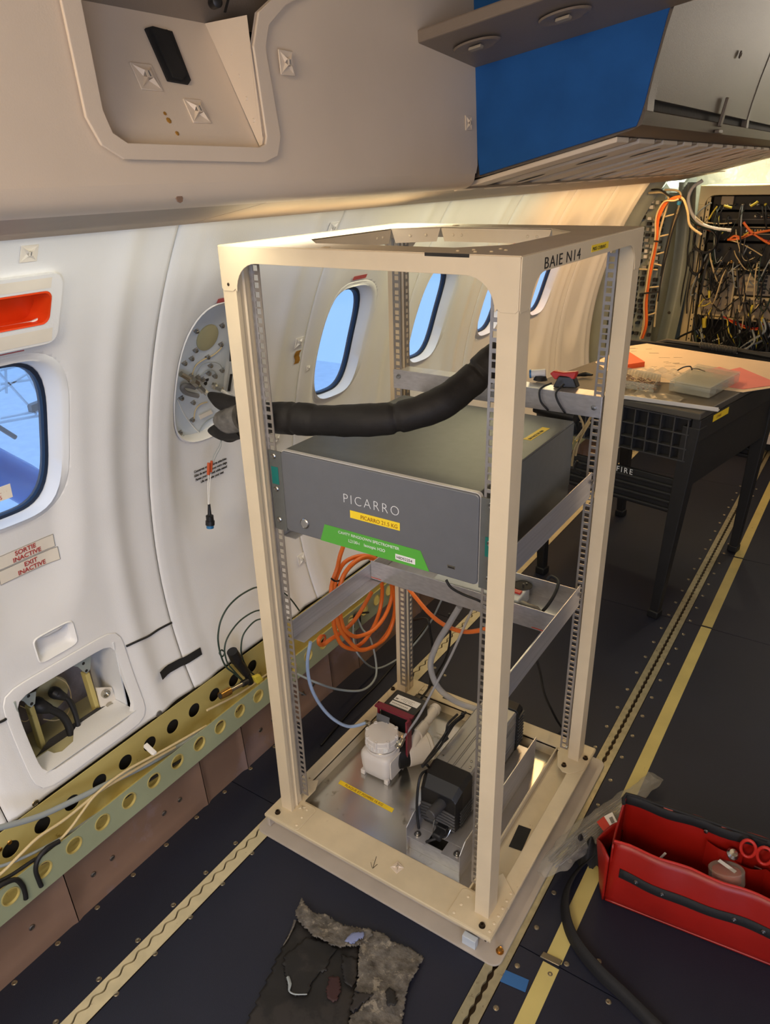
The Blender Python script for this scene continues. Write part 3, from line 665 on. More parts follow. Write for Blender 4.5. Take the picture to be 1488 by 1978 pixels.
for (x, y) in ((0.075, 0.02), (0.215, 0.018), (0.18, 0.505), (0.47, 0.025), (0.49, 0.035), (0.44, 0.03), (0.50, 0.06), (0.485, 0.075), (0.455, 0.05)):
    r = 0.008 if x < 0.3 else 0.0028; P3('top_rivet', MB().lathe((x, y, H + 0.001), (0, 0, 1), [(r, 0), (r * 0.8, 0.0014), (r * 0.2, 0.002)], 6 if x < 0.3 else 10), 'rack_paint')
for z in (H - 0.062,): P3('gusset_screw', MB().lathe((0.016, -0.002, z), (0, -1, 0), [(0.003, 0), (0.002, 0.001), (0.0004, 0.0006)], 10), 'screw_dark')
text('rack_number', 'BAIE N14', (W + 0.0021, 0.074, 1.3030), (0, 1, 0), (0, 0, 1), 0.0225, 'ink_black', rk, sx=1.45, sp=1.12)
P3('name_strip', MB().box(W + 0.0018, W + 0.0023, 0.268, 0.350, 1.3075, 1.3180), 'label_yellow', sm=0)
text('strip_text', 'PRISE COURANT', (W + 0.0024, 0.272, 1.3095), (0, 1, 0), (0, 0, 1), 0.0075, 'ink_black', rk, sx=1.15)
# base: lower flange, channel, deck frame, foot plates, tray
P3('floor_flange', MB().prism([(q[0], q[1], 0.0012) for q in rrect(-0.040, 0.600, -0.056, 0.600, 0.02)], (0, 0, 0.0055)), 'flange_paint', sm=0, bevel=0.001)
m = MB()
m.box(BX0 + 0.006, BX1 - 0.016, BY0 + 0.018, BY0 + 0.026, 0.008, ZB - 0.009); m.box(BX0 + 0.006, BX1 - 0.016, BY1 - 0.012, BY1 - 0.004, 0.008, ZB - 0.008)
m.box(BX0 + 0.004, BX0 + 0.012, BY0 + 0.004, BY1 - 0.004, 0.008, ZB - 0.008); m.box(BX1 - 0.022, BX1 - 0.014, BY0 + 0.018, BY1 - 0.004, 0.008, ZB - 0.008)
P3('base_channel', m, 'flange_paint', sm=0, bevel=0.001)
IX0, IX1, IY0, IY1 = 0.008, 0.482, 0.045, 0.540
def frame_bar(a, b, c, d, nm='base_rail'): return P3(nm, MB().box(a, b, c, d, ZB - 0.009, ZB), 'base_paint', sm=0, bevel=0.0022)
frame_bar(BX0, BX1, BY0, IY0); frame_bar(BX0, BX1, IY1, BY1); frame_bar(BX0, IX0, IY0 + 0.0005, IY1 - 0.0005); frame_bar(0.538, BX1, IY0 + 0.0005, IY1 - 0.0005)
P3('side_channel', MB().box(0.486, 0.5378, IY0, IY1, ZB - 0.022, ZB - 0.018).box(0.482, 0.486, IY0, IY1, 0.008, ZB - 0.001), 'base_paint', sm=0, bevel=0.001)
P3('inner_wall', MB().box(IX0 - 0.003, IX0, IY0, IY1, 0.008, ZB - 0.001).box(IX0, IX1, IY0 - 0.002, IY0, 0.008, ZB - 0.002).box(IX0, IX1, IY1, IY1 + 0.002, 0.008, ZB - 0.001), 'base_paint', sm=0)
P3('tray', MB().box(IX0, IX1, IY0, IY1, 0.008, 0.0125), 'sheet_alu', sm=0)
o = P3('black_slot', MB().obox((0.504, 0.200, ZB - 0.0175), (0.030, 0.004, 0), (-0.006, 0.068, 0), (0, 0, 0.001)), 'black_matte', sm=0)
P3('rear_slot', MB().box(0.13, 0.20, 0.556, 0.566, ZB + 0.0002, ZB + 0.0007), 'black_matte', sm=0)
def foot(x, y, sx, sy):
    pts = [(-0.0215, -0.036), (0.072, -0.036), (0.078, -0.030), (0.078, 0.034), (0.068, 0.040), (0.040, 0.040), (0.036, 0.046), (0.036, 0.085), (0.022, 0.115), (-0.0215, 0.080)] if sy > 0 else \
          [(-0.0215, -0.029), (0.050, -0.029), (0.058, -0.020), (0.058, 0.035), (0.050, 0.055), (0.040, 0.080), (0.022, 0.094), (0.004, 0.092), (-0.0215, 0.060)]
    P3('foot_plate', MB().prism([(x + sx * a, y + sy * b, ZB - (0.0)) for a, b in pts], (0, 0, 0.0022)), 'base_paint', sm=0, bevel=0.001)
    zt = ZB + 0.0022
    bolts = [(0.0 + 0.004, -0.020), (0.018, 0.066)] if sy > 0 else [(0.026, 0.072), (-0.012, 0.02)]
    if sx > 0: bolts = [(0.004, -0.020)] if sy > 0 else [(-0.012, 0.045)]
    for a, b in bolts:
        c = (x + sx * a, y + sy * b, zt)
        bo = P3('foot_bolt', MB().lathe(c, (0, 0, 1), [(0.0068, 0), (0.0068, 0.001), (0.0050, 0.0012), (0.0050, 0.006), (0.0022, 0.0062), (0.0020, 0.003), (0.0002, 0.003)], 14), 'screw_dark')
    rv = [(0.066, -0.024), (0.062, 0.0), (0.058, 0.024)] + ([(-0.014, -0.022 + 0.02 * k) for k in range(6)] if sy > 0 and sx < 0 else [])
    for a, b in rv: P3('foot_rivet', MB().lathe((x + sx * a, y + sy * b, zt), (0, 0, 1), [(0.0036, 0), (0.0026, 0.001), (0.0005, 0.0014)], 8), 'rack_paint')
for a in ((0, 0, 1, 1), (W, 0, -1, 1), (W, D, -1, -1), (0, D, 1, -1)): foot(*a)
P3('flange_bolt', MB().lathe((0.588, -0.022, 0.0067), (0, 0, 1), [(0.008, 0), (0.008, 0.002), (0.0055, 0.0022), (0.005, 0.009), (0.002, 0.0095)], 14), 'brass')
P3('spacer_block', MB().box(0.515, 0.545, -0.047, -0.034, 0.007, 0.030), 'gasket_light', sm=0, bevel=0.001)
# aluminium angles and trays across the rack
def bracket(nm, x0, x1, y0, y1, zt, zb_, side):
    m = MB()
    if side < 0: m.box(x0, x0 + 0.002, y0, y1, zb_, zt).box(x0, x0 + 0.032, y0, y1, zb_ - 0.002, zb_)
    else: m.box(x1 - 0.002, x1, y0, y1, zb_, zt).box(x1 - 0.032, x1, y0, y1, zb_ - 0.002, zb_)
    return P3(nm, m, 'aluminium', sm=0, bevel=0.0005)
bracket('shelf_angle', 0.0325, 0, 0.058, 0.5, 0.5575, 0.514, -1); bracket('shelf_angle', 0, 0.517, 0.058, 0.5, 0.571, 0.517, 1)
bracket('support_angle', 0.0325, 0, 0.058, 0.5, 0.790, 0.765, -1); bracket('support_angle', 0, 0.517, 0.058, 0.5, 0.846, 0.789, 1)
m = MB().box(0.0355, 0.512, 0.357, 0.359, 0.516, 0.5665).box(0.0355, 0.512, 0.488, 0.490, 0.516, 0.5635).box(0.0355, 0.512, 0.359, 0.488, 0.5165, 0.5185)
P3('cable_tray', m, 'aluminium', sm=0, bevel=0.0005)
P3('rear_angle', MB().box(0.015, 0.520, 0.5085, 0.5105, 0.962, 1.007).box(0.015, 0.520, 0.5105, 0.550, 1.005, 1.007), 'aluminium', sm=0, bevel=0.0005)
for (x, y, z, ax) in ((0.030, 0.507, 0.991, (0, -1, 0)), (0.505, 0.507, 0.983, (0, -1, 0)), (0.519, 0.497, 0.825, (1, 0, 0)), (0.519, 0.497, 0.548, (1, 0, 0)), (0.520, 0.5, 0.098, (1, 0, 0))):
    P3('angle_bolt', MB().lathe((x, y, z), ax, [(0.0058, 0), (0.0058, 0.0012), (0.0040, 0.0014), (0.0040, 0.004), (0.0015, 0.0045)], 6), 'steel')
P3('red_mark', MB().obox((0.462, 0.3565, 0.5195), (0.045, 0, -0.001), (0, -0.0003, 0), (0, 0, 0.0018)).obox((0.497, 0.3565, 0.530), (0.004, 0, 0), (0, -0.0003, 0), (0, 0, 0.008)).obox((0.036, 0.3565, 0.520), (0.03, 0, 0.0), (0, -0.0003, 0), (0, 0, 0.0015)), 'orange_plastic', sm=0)
o = P3('weight_label', MB().obox((0.046, 0.172, 0.0127), (0.168, -0.006, 0), (0.002, -0.0125, 0), (0, 0, 0.0004)), 'label_yellow', sm=0)
text('weight_text', 'PLAQUE ET POMPES 16 KG', (0.066, 0.1615, 0.0133), (0.168, -0.006, 0), (0, 1, 0), 0.0098, 'ink_orange', rk, sx=1.02)
# small adhesive cable pads on the base
def tie_mount(P, r, up, nn, s, label, grp=None, mat='label_white', name='cable_tie_mount'):
    """square adhesive base with a raised four way bridge"""
    P = Vector(P); r = Vector(r).normalized(); up = Vector(up).normalized(); nn = Vector(nn).normalized()
    if r.cross(up).dot(nn) < 0: r = -r
    h = s / 2; t = thing(name, P, label, 'cable mount', grp)
    B = MB().obox(P - r * h - up * h - nn * 0.0008, r * s, up * s, nn * 0.0020); obj('pad', B, mat, t, bevel=0.0006)
    m = MB(); k = nn * 0.0012; q = 0.86 * h; e = 0.26 * h; hh = nn * (0.17 * s)
    lo = [P + k + r * a + up * b for a, b in ((-q, -q), (q, -q), (q, q), (-q, q))]; hi = [P + k + hh + r * a + up * b for a, b in ((-e, -e), (e, -e), (e, e), (-e, e))]
    mids = [P + k + r * a + up * b for a, b in ((0, -q * .35), (q * .35, 0), (0, q * .35), (-q * .35, 0))]
    for i in range(4):
        j = (i + 1) % 4; m.add([lo[i], hi[i], mids[i]], [(0, 2, 1), (0, 1, 2)]); m.add([lo[j], hi[j], mids[i]], [(0, 1, 2), (0, 2, 1)])
    m.add(hi, [(0, 1, 2, 3)]); m.obox(P + k + hh * 0.9 - r * e - up * e, r * 2 * e, up * 2 * e, hh * 0.18)
    obj('bridge', m, mat, t, sm=0)
    obj('screw_slot', MB().obox(P + k + hh * 1.1 - r * e * 0.2 - up * e * 0.8, r * e * 0.4, up * e * 1.6, nn * 0.0004), 'mid_grey', t, sm=0)
    return t
tie_mount((0.045, 0.022, ZB + 0.0008), (1, 0, 0), (0, 1, 0), (0, 0, 1), 0.019, 'cable pad on the base of the rack beside the left front post', mat='base_paint')
tie_mount((0.327, 0.005, ZB + 0.0008), (1, -0.3, 0), (0.3, 1, 0), (0, 0, 1), 0.022, 'cable pad on the front rail of the base, right of its middle', mat='overhead_white')
P3('ink_arrow', MB().obox(at('z', ZB + 0.0003, 727, 1654), at('z', ZB + 0.0003, 720, 1677) - at('z', ZB + 0.0003, 727, 1654), (0.0013, 0, 0), (0, 0, 0.0002))
   .obox(at('z', ZB + 0.0003, 719, 1677), at('z', ZB + 0.0003, 716, 1665) - at('z', ZB + 0.0003, 719, 1677), (0.0012, 0, 0), (0, 0, 0.0002))
   .obox(at('z', ZB + 0.0003, 720, 1677), at('z', ZB + 0.0003, 729, 1669) - at('z', ZB + 0.0003, 720, 1677), (0.0012, 0, 0), (0, 0, 0.0002)), 'ink_black', sm=0)

# ================================================================== the analyser
an = thing('gas_analyser', (0.275, 0.25, 0.793), 'dark grey rack mounted spectrometer with green and yellow labels on its front', 'instrument')
AX0, AX1, AZ0, AZ1, AY = 0.0655, 0.4835, 0.794, 0.9605, 0.035
ft = obj('front_panel', MB().prism([(x, AY, z) for x, z in rrect(AX0, AX1, AZ0, AZ1, 0.008, 5)], (0, 0.011, 0)), 'chassis_front', an, sm=0, bevel=0.0022)
obj('front_bezel', MB().prism([(x, AY + 0.004, z) for x, z in rrect(AX0 - 0.0012, AX1 + 0.0012, AZ0 - 0.0012, AZ1 + 0.0012, 0.009, 5)], (0, 0.0085, 0)), 'chassis_edge', an, sm=40)  # pale colour paints in the bright highlight on the chassis edge
obj('chassis', MB().box(AX0 + 0.003, AX1 - 0.004, AY + 0.0125, 0.468, AZ0 + 0.004, AZ1 + 0.001), 'chassis_body', an, sm=0, bevel=0.0015)
obj('chassis_cover_edge', MB().box(AX1 - 0.0045, AX1 - 0.003, AY + 0.02, 0.467, AZ0 + 0.028, AZ1 - 0.002), 'chassis_body', an, sm=0)
for x0, x1, c in ((0.0335, 0.0640, -1), (0.4850, 0.5165, 1)):
    e_ = obj('rack_ear', MB().box(x0, x1, 0.0375, 0.0405, AZ0 - 0.004, AZ1 - 0.004), 'chassis_body', an, sm=0, bevel=0.0006)
    xm = (x0 + x1) / 2 + c * 0.003
    for z in (0.946, 0.878, 0.812): obj('ear_screw', MB().lathe((xm, 0.0375, z), (0, -1, 0), [(0.0056, 0), (0.0056, 0.0012), (0.0040, 0.0028), (0.0018, 0.0022), (0.0002, 0.0022)], 14), 'steel', e_)
    obj('teal_label', MB().box(xm - 0.0085, xm + 0.0085, 0.0368, 0.0374, 0.888 if c < 0 else 0.853, 0.924 if c < 0 else 0.889), 'label_teal', e_, sm=0)
text('maker_name', 'PICARRO', (0.2085, AY - 0.0003, 0.8870), (1, 0, 0), (0, 0, 1), 0.0265, 'ink_white', ft, sx=0.94, sp=1.26, bold=-0.0006)
yl = obj('weight_label', MB().box(0.224, 0.3315, AY - 0.0006, AY - 0.0001, 0.8595, 0.8745), 'label_yellow', ft, sm=0)
text('label_text', 'PICARRO 21.5 KG', (0.247, AY - 0.0009, 0.8625), (1, 0, 0), (0, 0, 1), 0.0108, 'ink_orange', yl, sx=0.95)
gl = obj('model_label', MB().prism([(0.150, AY - 0.0001, 0.7945), (0.391, AY - 0.0001, 0.7945), (0.3735, AY - 0.0001, 0.831), (0.1625, AY - 0.0001, 0.831)], (0, -0.0005, 0)), 'label_green', ft, sm=0)
text('label_text', 'CAVITY RINGDOWN SPECTROMETER', (0.194, AY - 0.0009, 0.8205), (1, 0, 0), (0, 0, 1), 0.0080, 'ink_white', gl, sx=1.0)
text('label_text', 'L2130-i    Isotopic H2O', (0.217, AY - 0.0009, 0.808), (1, 0, 0), (0, 0, 1), 0.0085, 'ink_white', gl, sx=1.0)
wl2 = obj('serial_label', MB().box(0.321, 0.3625, AY - 0.0009, AY - 0.0006, 0.8005, 0.8115), 'label_white', gl, sm=0)
text('label_text', 'HIDS2254', (0.3235, AY - 0.0012, 0.8030), (1, 0, 0), (0, 0, 1), 0.0078, 'ink_black', gl, sx=1.02)
obj('power_button', MB().lathe((0.113, AY + 0.0005, 0.8205), (0, -1, 0), [(0.0105, 0), (0.0105, 0.002), (0.0085, 0.0034), (0.0080, 0.0026), (0.0005, 0.0028)], 28), 'steel', ft)
us = obj('usb_port', MB().box(0.427, 0.4415, AY - 0.0006, AY, 0.8130, 0.8190), 'nickel', ft, sm=0); obj('port_slot', MB().box(0.4285, 0.4400, AY - 0.0009, AY - 0.0004, 0.8140, 0.8165), 'ink_black', us, sm=0)
obj('top_label', MB().obox((0.435, 0.315, AZ1 + 0.0012), (0.016, 0.0, 0), (0.004, 0.085, 0), (0, 0, 0.0003)), 'label_yellow', an, sm=0)
text('label_text', 'EN FACE DE FIN', (0.4485, 0.318, AZ1 + 0.0018), (0.004, 0.085, 0), (-1, 0, 0), 0.0085, 'ink_black', an)

# ================================================================== white diaphragm pump
wp = thing('diaphragm_pump', (0.13, 0.30, 0.0125), 'white diaphragm pump with a round ribbed head and maroon bracket on the tray', 'pump')
c0 = Vector((0.118, 0.262, 0)); zt = 0.0127
def ro(a, b, z):
    return Vector((c0.x + a, c0.y + b, zt + z))
body = MB(); pr = [(-0.036, 0.004), (-0.039, 0.02), (-0.039, 0.062), (-0.034, 0.075)]
vs = []; seg = 32
for r_, z in ((0.034, 0.004), (0.041, 0.010), (0.0435, 0.030), (0.0455, 0.060), (0.0435, 0.072), (0.038, 0.078)):
    for k in range(seg):
        a = 2 * math.pi * (k + 0.5) / seg; c, s_ = math.cos(a), math.sin(a); e2 = (abs(c) ** 6 + abs(s_) ** 6) ** (-1 / 6); vs.append(ro(r_ * c * e2, r_ * s_ * e2 * 1.0, z))
fs = [(i * seg + k, i * seg + (k + 1) % seg, (i + 1) * seg + (k + 1) % seg, (i + 1) * seg + k) for i in range(5) for k in range(seg)] + [tuple(range(seg - 1, -1, -1)), tuple(5 * seg + k for k in range(seg))]
body.add(vs, fs); obj('crank_case', body, 'pump_white', wp, sm=50)
obj('case_cover', MB().prism([ro(0.0445, y, z) for y, z in rrect(-0.034, 0.038, 0.012, 0.070, 0.006)], (0.003, 0, 0)), 'pump_white', wp, bevel=0.001)
for a, b in ((-0.036, -0.036), (0.036, -0.036), (0.036, 0.036)): obj('pump_foot', MB().prism([ro(a + dx, b + dy, 0) for dx, dy in ((-0.006, -0.006), (0.007, -0.007), (0.006, 0.006), (-0.006, 0.006))], (0, 0, 0.014)), 'pump_white', wp, bevel=0.0015)
hd = obj('pump_head', MB().lathe(ro(0, 0, 0.078), (0, 0, 1), [(0.038, 0), (0.0425, 0.002), (0.0425, 0.007), (0.0405, 0.0085), (0.0405, 0.012), (0.0430, 0.0135), (0.0430, 0.030), (0.0415, 0.0315), (0.0430, 0.033), (0.0430, 0.043), (0.0405, 0.0455), (0.012, 0.0465), (0.001, 0.0465)], 40), 'pump_white', wp, sm=30)
obj('head_groove', MB().lathe(ro(0, 0, 0.0873), (0, 0, 1), [(0.0410, 0), (0.0410, 0.0028)], 40), 'steel', hd)
for k in range(8):
    a = 2 * math.pi * k / 8 + 0.2; obj('head_boss', MB().lathe(ro(0.0400 * math.cos(a), 0.0400 * math.sin(a), 0.105), (0, 0, 1), [(0.0052, 0), (0.0052, 0.0195), (0.0035, 0.0205), (0.003, 0.018), (0.0003, 0.018)], 10), 'pump_white', hd)
for k in range(6):
    a = math.radians(-135 + 13 * k); obj('cooling_slot', MB().obox(ro(0.0430 * math.cos(a), 0.0430 * math.sin(a), 0.096), Vector((-math.sin(a), math.cos(a), 0)) * 0.004, Vector((math.cos(a), math.sin(a), 0)) * 0.0012, (0, 0, 0.012)), 'label_white', hd, sm=0)
obj('spiral_emblem', MB().lathe(ro(0.0430 * math.cos(math.radians(-45)), 0.0430 * math.sin(math.radians(-45)), 0.1015), (1, -1, 0), [(0.0075, 0), (0.0068, 0.0012), (0.0058, 0.0012), (0.0052, 0.0004), (0.0034, 0.0004), (0.0028, 0.0014), (0.0003, 0.0014)], 20), 'label_white', hd)
ma, mb_ = Vector((0.150, 0.300, 0.054)), Vector((0.208, 0.378, 0.054)); mdir = (mb_ - ma).normalized()
mo = obj('motor', MB().lathe(ma - mdir * 0.02, mdir, [(0.034, 0), (0.0385, 0.004), (0.0385, 0.036)], 32), 'black_plastic', wp, sm=30)
obj('motor_shell', MB().lathe(ma + mdir * 0.012, mdir, [(0.038, 0), (0.0400, 0.002), (0.0400, 0.058), (0.0375, 0.060), (0.0375, 0.068), (0.0330, 0.072), (0.010, 0.074), (0.001, 0.074)], 36), 'pump_white', mo, sm=30)
s0, s1 = at('z', 0.098, 806, 1417), at('z', 0.098, 843, 1367)
obj('silencer', MB().tube([s0 - (s1 - s0) * 0.25 - Vector((0, 0, 0.02)), s0, s1], 0.0150, 20), 'pump_white', wp, sm=40)
obj('silencer_collar', MB().tube([s0 - (s1 - s0) * 0.05, s0 + (s1 - s0) * 0.30], 0.0185, 20).tube([s0 + (s1 - s0) * 0.86, s0 + (s1 - s0) * 0.92], 0.0165, 18), 'pump_white', wp, sm=40)
br = MB()
for q in ((-0.034, -0.030),): pass
bz0, bz1 = 0.062, 0.166
br.box(c0.x - 0.046, c0.x - 0.040, c0.y + 0.048, c0.y + 0.054, zt + 0.070, zt + bz1).box(c0.x + 0.058, c0.x + 0.064, c0.y + 0.020, c0.y + 0.042, zt + 0.030, zt + bz1).box(c0.x - 0.046, c0.x + 0.064, c0.y + 0.036, c0.y + 0.056, zt + bz1 - 0.006, zt + bz1)
obj('handle_bracket', br, 'maroon', wp, sm=0, bevel=0.0012)
bx = obj('control_box', MB().box(c0.x - 0.046, c0.x + 0.052, c0.y + 0.060, c0.y + 0.145, zt + 0.085, zt + 0.145), 'black_plastic', wp, sm=0, bevel=0.005)
tl = obj('box_label', MB().box(c0.x - 0.030, c0.x + 0.042, c0.y + 0.103, c0.y + 0.125, zt + 0.1452, zt + 0.1456).box(c0.x - 0.030, c0.x + 0.028, c0.y + 0.082, c0.y + 0.0985, zt + 0.1452, zt + 0.1456), 'label_white', bx, sm=0)
m = MB(); random.seed(2)
for r_ in range(3):
    for k in range(8):
        if random.random() < 0.8: m.box(c0.x - 0.012 + k * 0.005, c0.x - 0.0085 + k * 0.005, c0.y + 0.107 + r_ * 0.005, c0.y + 0.1085 + r_ * 0.005, zt + 0.1457, zt + 0.1459)
m.box(c0.x - 0.027, c0.x - 0.019, c0.y + 0.107, c0.y + 0.112, zt + 0.1457, zt + 0.1459)
for k in range(9): m.box(c0.x - 0.026 + k * 0.0055, c0.x - 0.022 + k * 0.0055, c0.y + 0.089, c0.y + 0.0915, zt + 0.1457, zt + 0.1459)
obj('print', m, 'ink_grey', bx, sm=0)
obj('bracket_fin', MB().add([(c0.x - 0.040, c0.y + 0.038, zt + 0.142), (c0.x + 0.0, c0.y + 0.038, zt + 0.142), (c0.x - 0.004, c0.y + 0.030, zt + 0.100), (c0.x - 0.040, c0.y + 0.030, zt + 0.098)], [(0, 1, 2, 3)]), 'chassis_front', wp, sm=0)
ft1 = MB().tube([ro(-0.042, 0.012, 0.116), ro(-0.056, 0.020, 0.113)], 0.0055, 12).tube([ro(-0.044, 0.015, 0.115), ro(-0.051, 0.018, 0.114)], 0.0085, 6).tube([ro(-0.056, 0.020, 0.113), ro(-0.066, 0.022, 0.109)], 0.0065, 12)
obj('inlet_fitting', ft1, 'nickel', wp, sm=40)
obj('outlet_fitting', MB().tube([ro(0.040, 0.006, 0.108), ro(0.052, 0.008, 0.106)], 0.0055, 12).tube([ro(0.045, 0.007, 0.107), ro(0.054, 0.009, 0.107)], 0.0085, 6).tube([ro(0.050, 0.008, 0.100), ro(0.056, 0.014, 0.124)], 0.0068, 12).lathe(ro(0.049, 0.000, 0.098), (0, 0, 1), [(0.004, 0), (0.009, 0.004), (0.009, 0.008), (0.003, 0.010)], 12), 'nickel', wp, sm=40)

# ================================================================== large black vacuum pump
vp = thing('vacuum_pump', (0.38, 0.30, 0.0125), 'large black and grey vacuum pump bolted between bent metal cheeks', 'pump')

obj('front_sheet', MB().box(0.3045, 0.442, 0.0905, 0.092, 0.0127, 0.0528), 'aluminium', vp, sm=0)
obj('cheek', MB().prism([(0.3025, 0.082, 0.0127), (0.3025, 0.49, 0.0127), (0.3025, 0.49, 0.100), (0.3025, 0.115, 0.100), (0.3025, 0.082, 0.082)], (0.0016, 0, 0)), 'aluminium', vp, sm=0)
obj('cheek', MB().prism([(0.4424, 0.075, 0.0127), (0.4424, 0.489, 0.0127), (0.4424, 0.492, 0.100), (0.4424, 0.100, 0.106), (0.4424, 0.075, 0.086)], (0.0016, 0, 0)), 'aluminium', vp, sm=0)
obj('mounting_plate', MB().box(0.304, 0.350, 0.083, 0.12, 0.053, 0.0548).box(0.392, 0.4422, 0.083, 0.12, 0.053, 0.0548).box(0.304, 0.4422, 0.12, 0.489, 0.053, 0.0548), 'aluminium', vp, sm=0, bevel=0.0004)
for x in (0.322, 0.424): obj('plate_bolt', MB().lathe((x, 0.100, 0.0549), (0, 0, 1), [(0.0085, 0), (0.0085, 0.001), (0.0055, 0.0012), (0.0055, 0.005), (0.003, 0.0055), (0.003, 0.009), (0.0005, 0.0092)], 12), 'steel', vp)
def vsec(y, x0, x1, z0, z1, ch): return [(x0 + ch, y, z0), (x1 - ch, y, z0), (x1, y, z0 + ch), (x1, y, z1 - ch), (x1 - ch, y, z1), (x0 + ch, y, z1), (x0, y, z1 - ch), (x0, y, z0 + ch)]
obj('pump_body', MB().prism(vsec(0.207, 0.306, 0.402, 0.066, 0.190, 0.004), (0, 0.245, 0)), 'pump_grey', vp, sm=0, bevel=0.0015)
for x in (0.338, 0.352, 0.356, 0.372): obj('body_rib', MB().box(x, x + 0.0012, 0.209, 0.450, 0.190, 0.1912), 'mid_grey', vp, sm=0)
for z in (0.092, 0.104, 0.150, 0.158): obj('body_rib', MB().box(0.402, 0.4032, 0.209, 0.450, z, z + 0.0015), 'mid_grey', vp, sm=0)
for (x, y) in ((0.318, 0.222), (0.390, 0.222), (0.384, 0.24), (0.320, 0.40)): obj('body_screw', MB().lathe((x, y, 0.190), (0, 0, 1), [(0.0032, 0), (0.0028, 0.0016), (0.0014, 0.001), (0.0003, 0.001)], 10), 'steel', vp)
ec = MB(); A = vsec(0.207, 0.303, 0.405, 0.062, 0.192, 0.008); B_ = vsec(0.160, 0.304, 0.404, 0.064, 0.186, 0.010); Cc = vsec(0.136, 0.309, 0.399, 0.062, 0.166, 0.010)
ec.add(A + B_ + Cc, [tuple(range(7, -1, -1))] + [(i * 8 + k, i * 8 + (k + 1) % 8, (i + 1) * 8 + (k + 1) % 8, (i + 1) * 8 + k) for i in range(2) for k in range(8)] + [tuple(range(16, 24))])
ec.f = [q[::-1] for q in ec.f]
cap = obj('end_cap', ec, 'black_plastic', vp, sm=0, bevel=0.002)
for i, z in enumerate((0.074, 0.083, 0.092, 0.101, 0.110, 0.119)):
    m = MB(); P = []
    for k in range(11):
        u = -1 + 2 * k / 10; P.append((0.354 + 0.0435 * u, 0.1345 + 0.002 * u * u, z - 0.006 * u * u + 0.004))
    obj('cooling_fin', MB().tube(P, 0.0036, 6), 'dark_grey', cap, sm=60)
    for sx_ in (0.303, 0.4045): obj('side_fin', MB().box(sx_ - 0.0015, sx_ + 0.0015, 0.150, 0.204, z - 0.001, z + 0.003), 'dark_grey', cap, sm=0)
obj('inlet_plug', MB().lathe((0.364, 0.142, 0.142), (-0.1, -1, 0.0), [(0.0125, 0), (0.0125, 0.048), (0.0110, 0.050), (0.001, 0.050)], 24), 'dark_grey', cap, sm=30)
for (x, z) in ((0.316, 0.150), (0.394, 0.135), (0.392, 0.160), (0.385, 0.130)): obj('cap_screw', MB().lathe((x, 0.1375, z), (0, -1, 0), [(0.0032, 0), (0.0032, 0.001), (0.0015, 0.0006), (0.0003, 0.0006)], 10), 'ink_black', cap)
ra = MB(); A = vsec(0.4525, 0.302, 0.406, 0.062, 0.194, 0.006); B_ = vsec(0.492, 0.306, 0.402, 0.066, 0.186, 0.010)
ra.add(A + B_, [tuple(range(7, -1, -1)), tuple(range(8, 16))] + [(k, (k + 1) % 8, 8 + (k + 1) % 8, 8 + k) for k in range(8)])
rc = obj('end_cap', ra, 'black_plastic', vp, sm=0, bevel=0.002)
for k in range(10): obj('side_fin', MB().box(0.4045, 0.4085, 0.456, 0.488, 0.078 + 0.010 * k, 0.083 + 0.010 * k), 'dark_grey', rc, sm=0)
obj('power_inlet', MB().box(0.358, 0.384, 0.120, 0.139, 0.064, 0.086), 'black_plastic', cap, bevel=0.002)
obj('locking_bail', MB().tube([(0.352, 0.142, 0.086), (0.350, 0.128, 0.090), (0.356, 0.112, 0.070), (0.372, 0.108, 0.066), (0.388, 0.114, 0.070), (0.393, 0.128, 0.088), (0.390, 0.142, 0.088)], 0.0013, 6, sub=5), 'steel', vp)
obj('bail_nut', MB().lathe((0.350, 0.142, 0.088), (0, -1, 0), [(0.004, 0), (0.004, 0.006), (0.002, 0.007)], 6).lathe((0.392, 0.142, 0.088), (0, -1, 0), [(0.004, 0), (0.004, 0.006), (0.002, 0.007)], 6), 'steel', vp)
# its power lead: plug, loop up the left of the cap, doubled bundle along the pump
V = Vector
pl = thing('mains_cable', (0.37, 0.11, 0.06), 'black mains cord looping round the left side of the black vacuum pump', 'cord')
obj('plug_body', MB().box(0.360, 0.382, 0.098, 0.130, 0.065, 0.083), 'black_rubber', pl, bevel=0.004)
obj('cord', MB().tube([V((0.370, 0.100, 0.070)), V((0.352, 0.092, 0.058)), at('y', 0.11, 815, 1630), at('y', 0.12, 806, 1570), at('y', 0.13, 808, 1520), at('y', 0.15, 815, 1495), V((0.300, 0.19, 0.165)), at('x', 0.299, 825, 1478)], 0.0032, 10, sub=6), 'black_rubber', pl)
obj('cord_bundle', MB().tube([at('x', 0.297, 816, 1481), at('x', 0.297, 840, 1455), at('x', 0.300, 858, 1430), at('x', 0.304, 868, 1405), at('x', 0.308, 885, 1388), at('x', 0.310, 900, 1376)], 0.0034, 8, sub=5)
    .tube([at('x', 0.304, 816, 1479), at('x', 0.304, 848, 1445), at('x', 0.306, 864, 1420), at('x', 0.308, 878, 1398), at('x', 0.310, 895, 1384), at('x', 0.312, 893, 1378)], 0.0034, 8, sub=5)
    .tube([at('x', 0.300, 820, 1474), at('x', 0.300, 843, 1442), at('x', 0.302, 861, 1416), at('x', 0.305, 866, 1398), at('x', 0.309, 884, 1380)], 0.0030, 8, sub=5), 'black_rubber', pl)
obj('bundle_tie', MB().tube([at('x', 0.302, 856, 1431), at('x', 0.306, 864, 1424)], 0.0062, 10), 'black_matte', pl)

# ================================================================== cables and hoses around the rack
def cable(name, pts, r, mat, label, cat='cable', grp=None, n=8, sub=6, extra=None):
    m = MB().tube(pts, r, n, sub=sub)
    if extra: extra(m)
    return tag(obj(name, m, mat, sm=60), label, cat, grp)
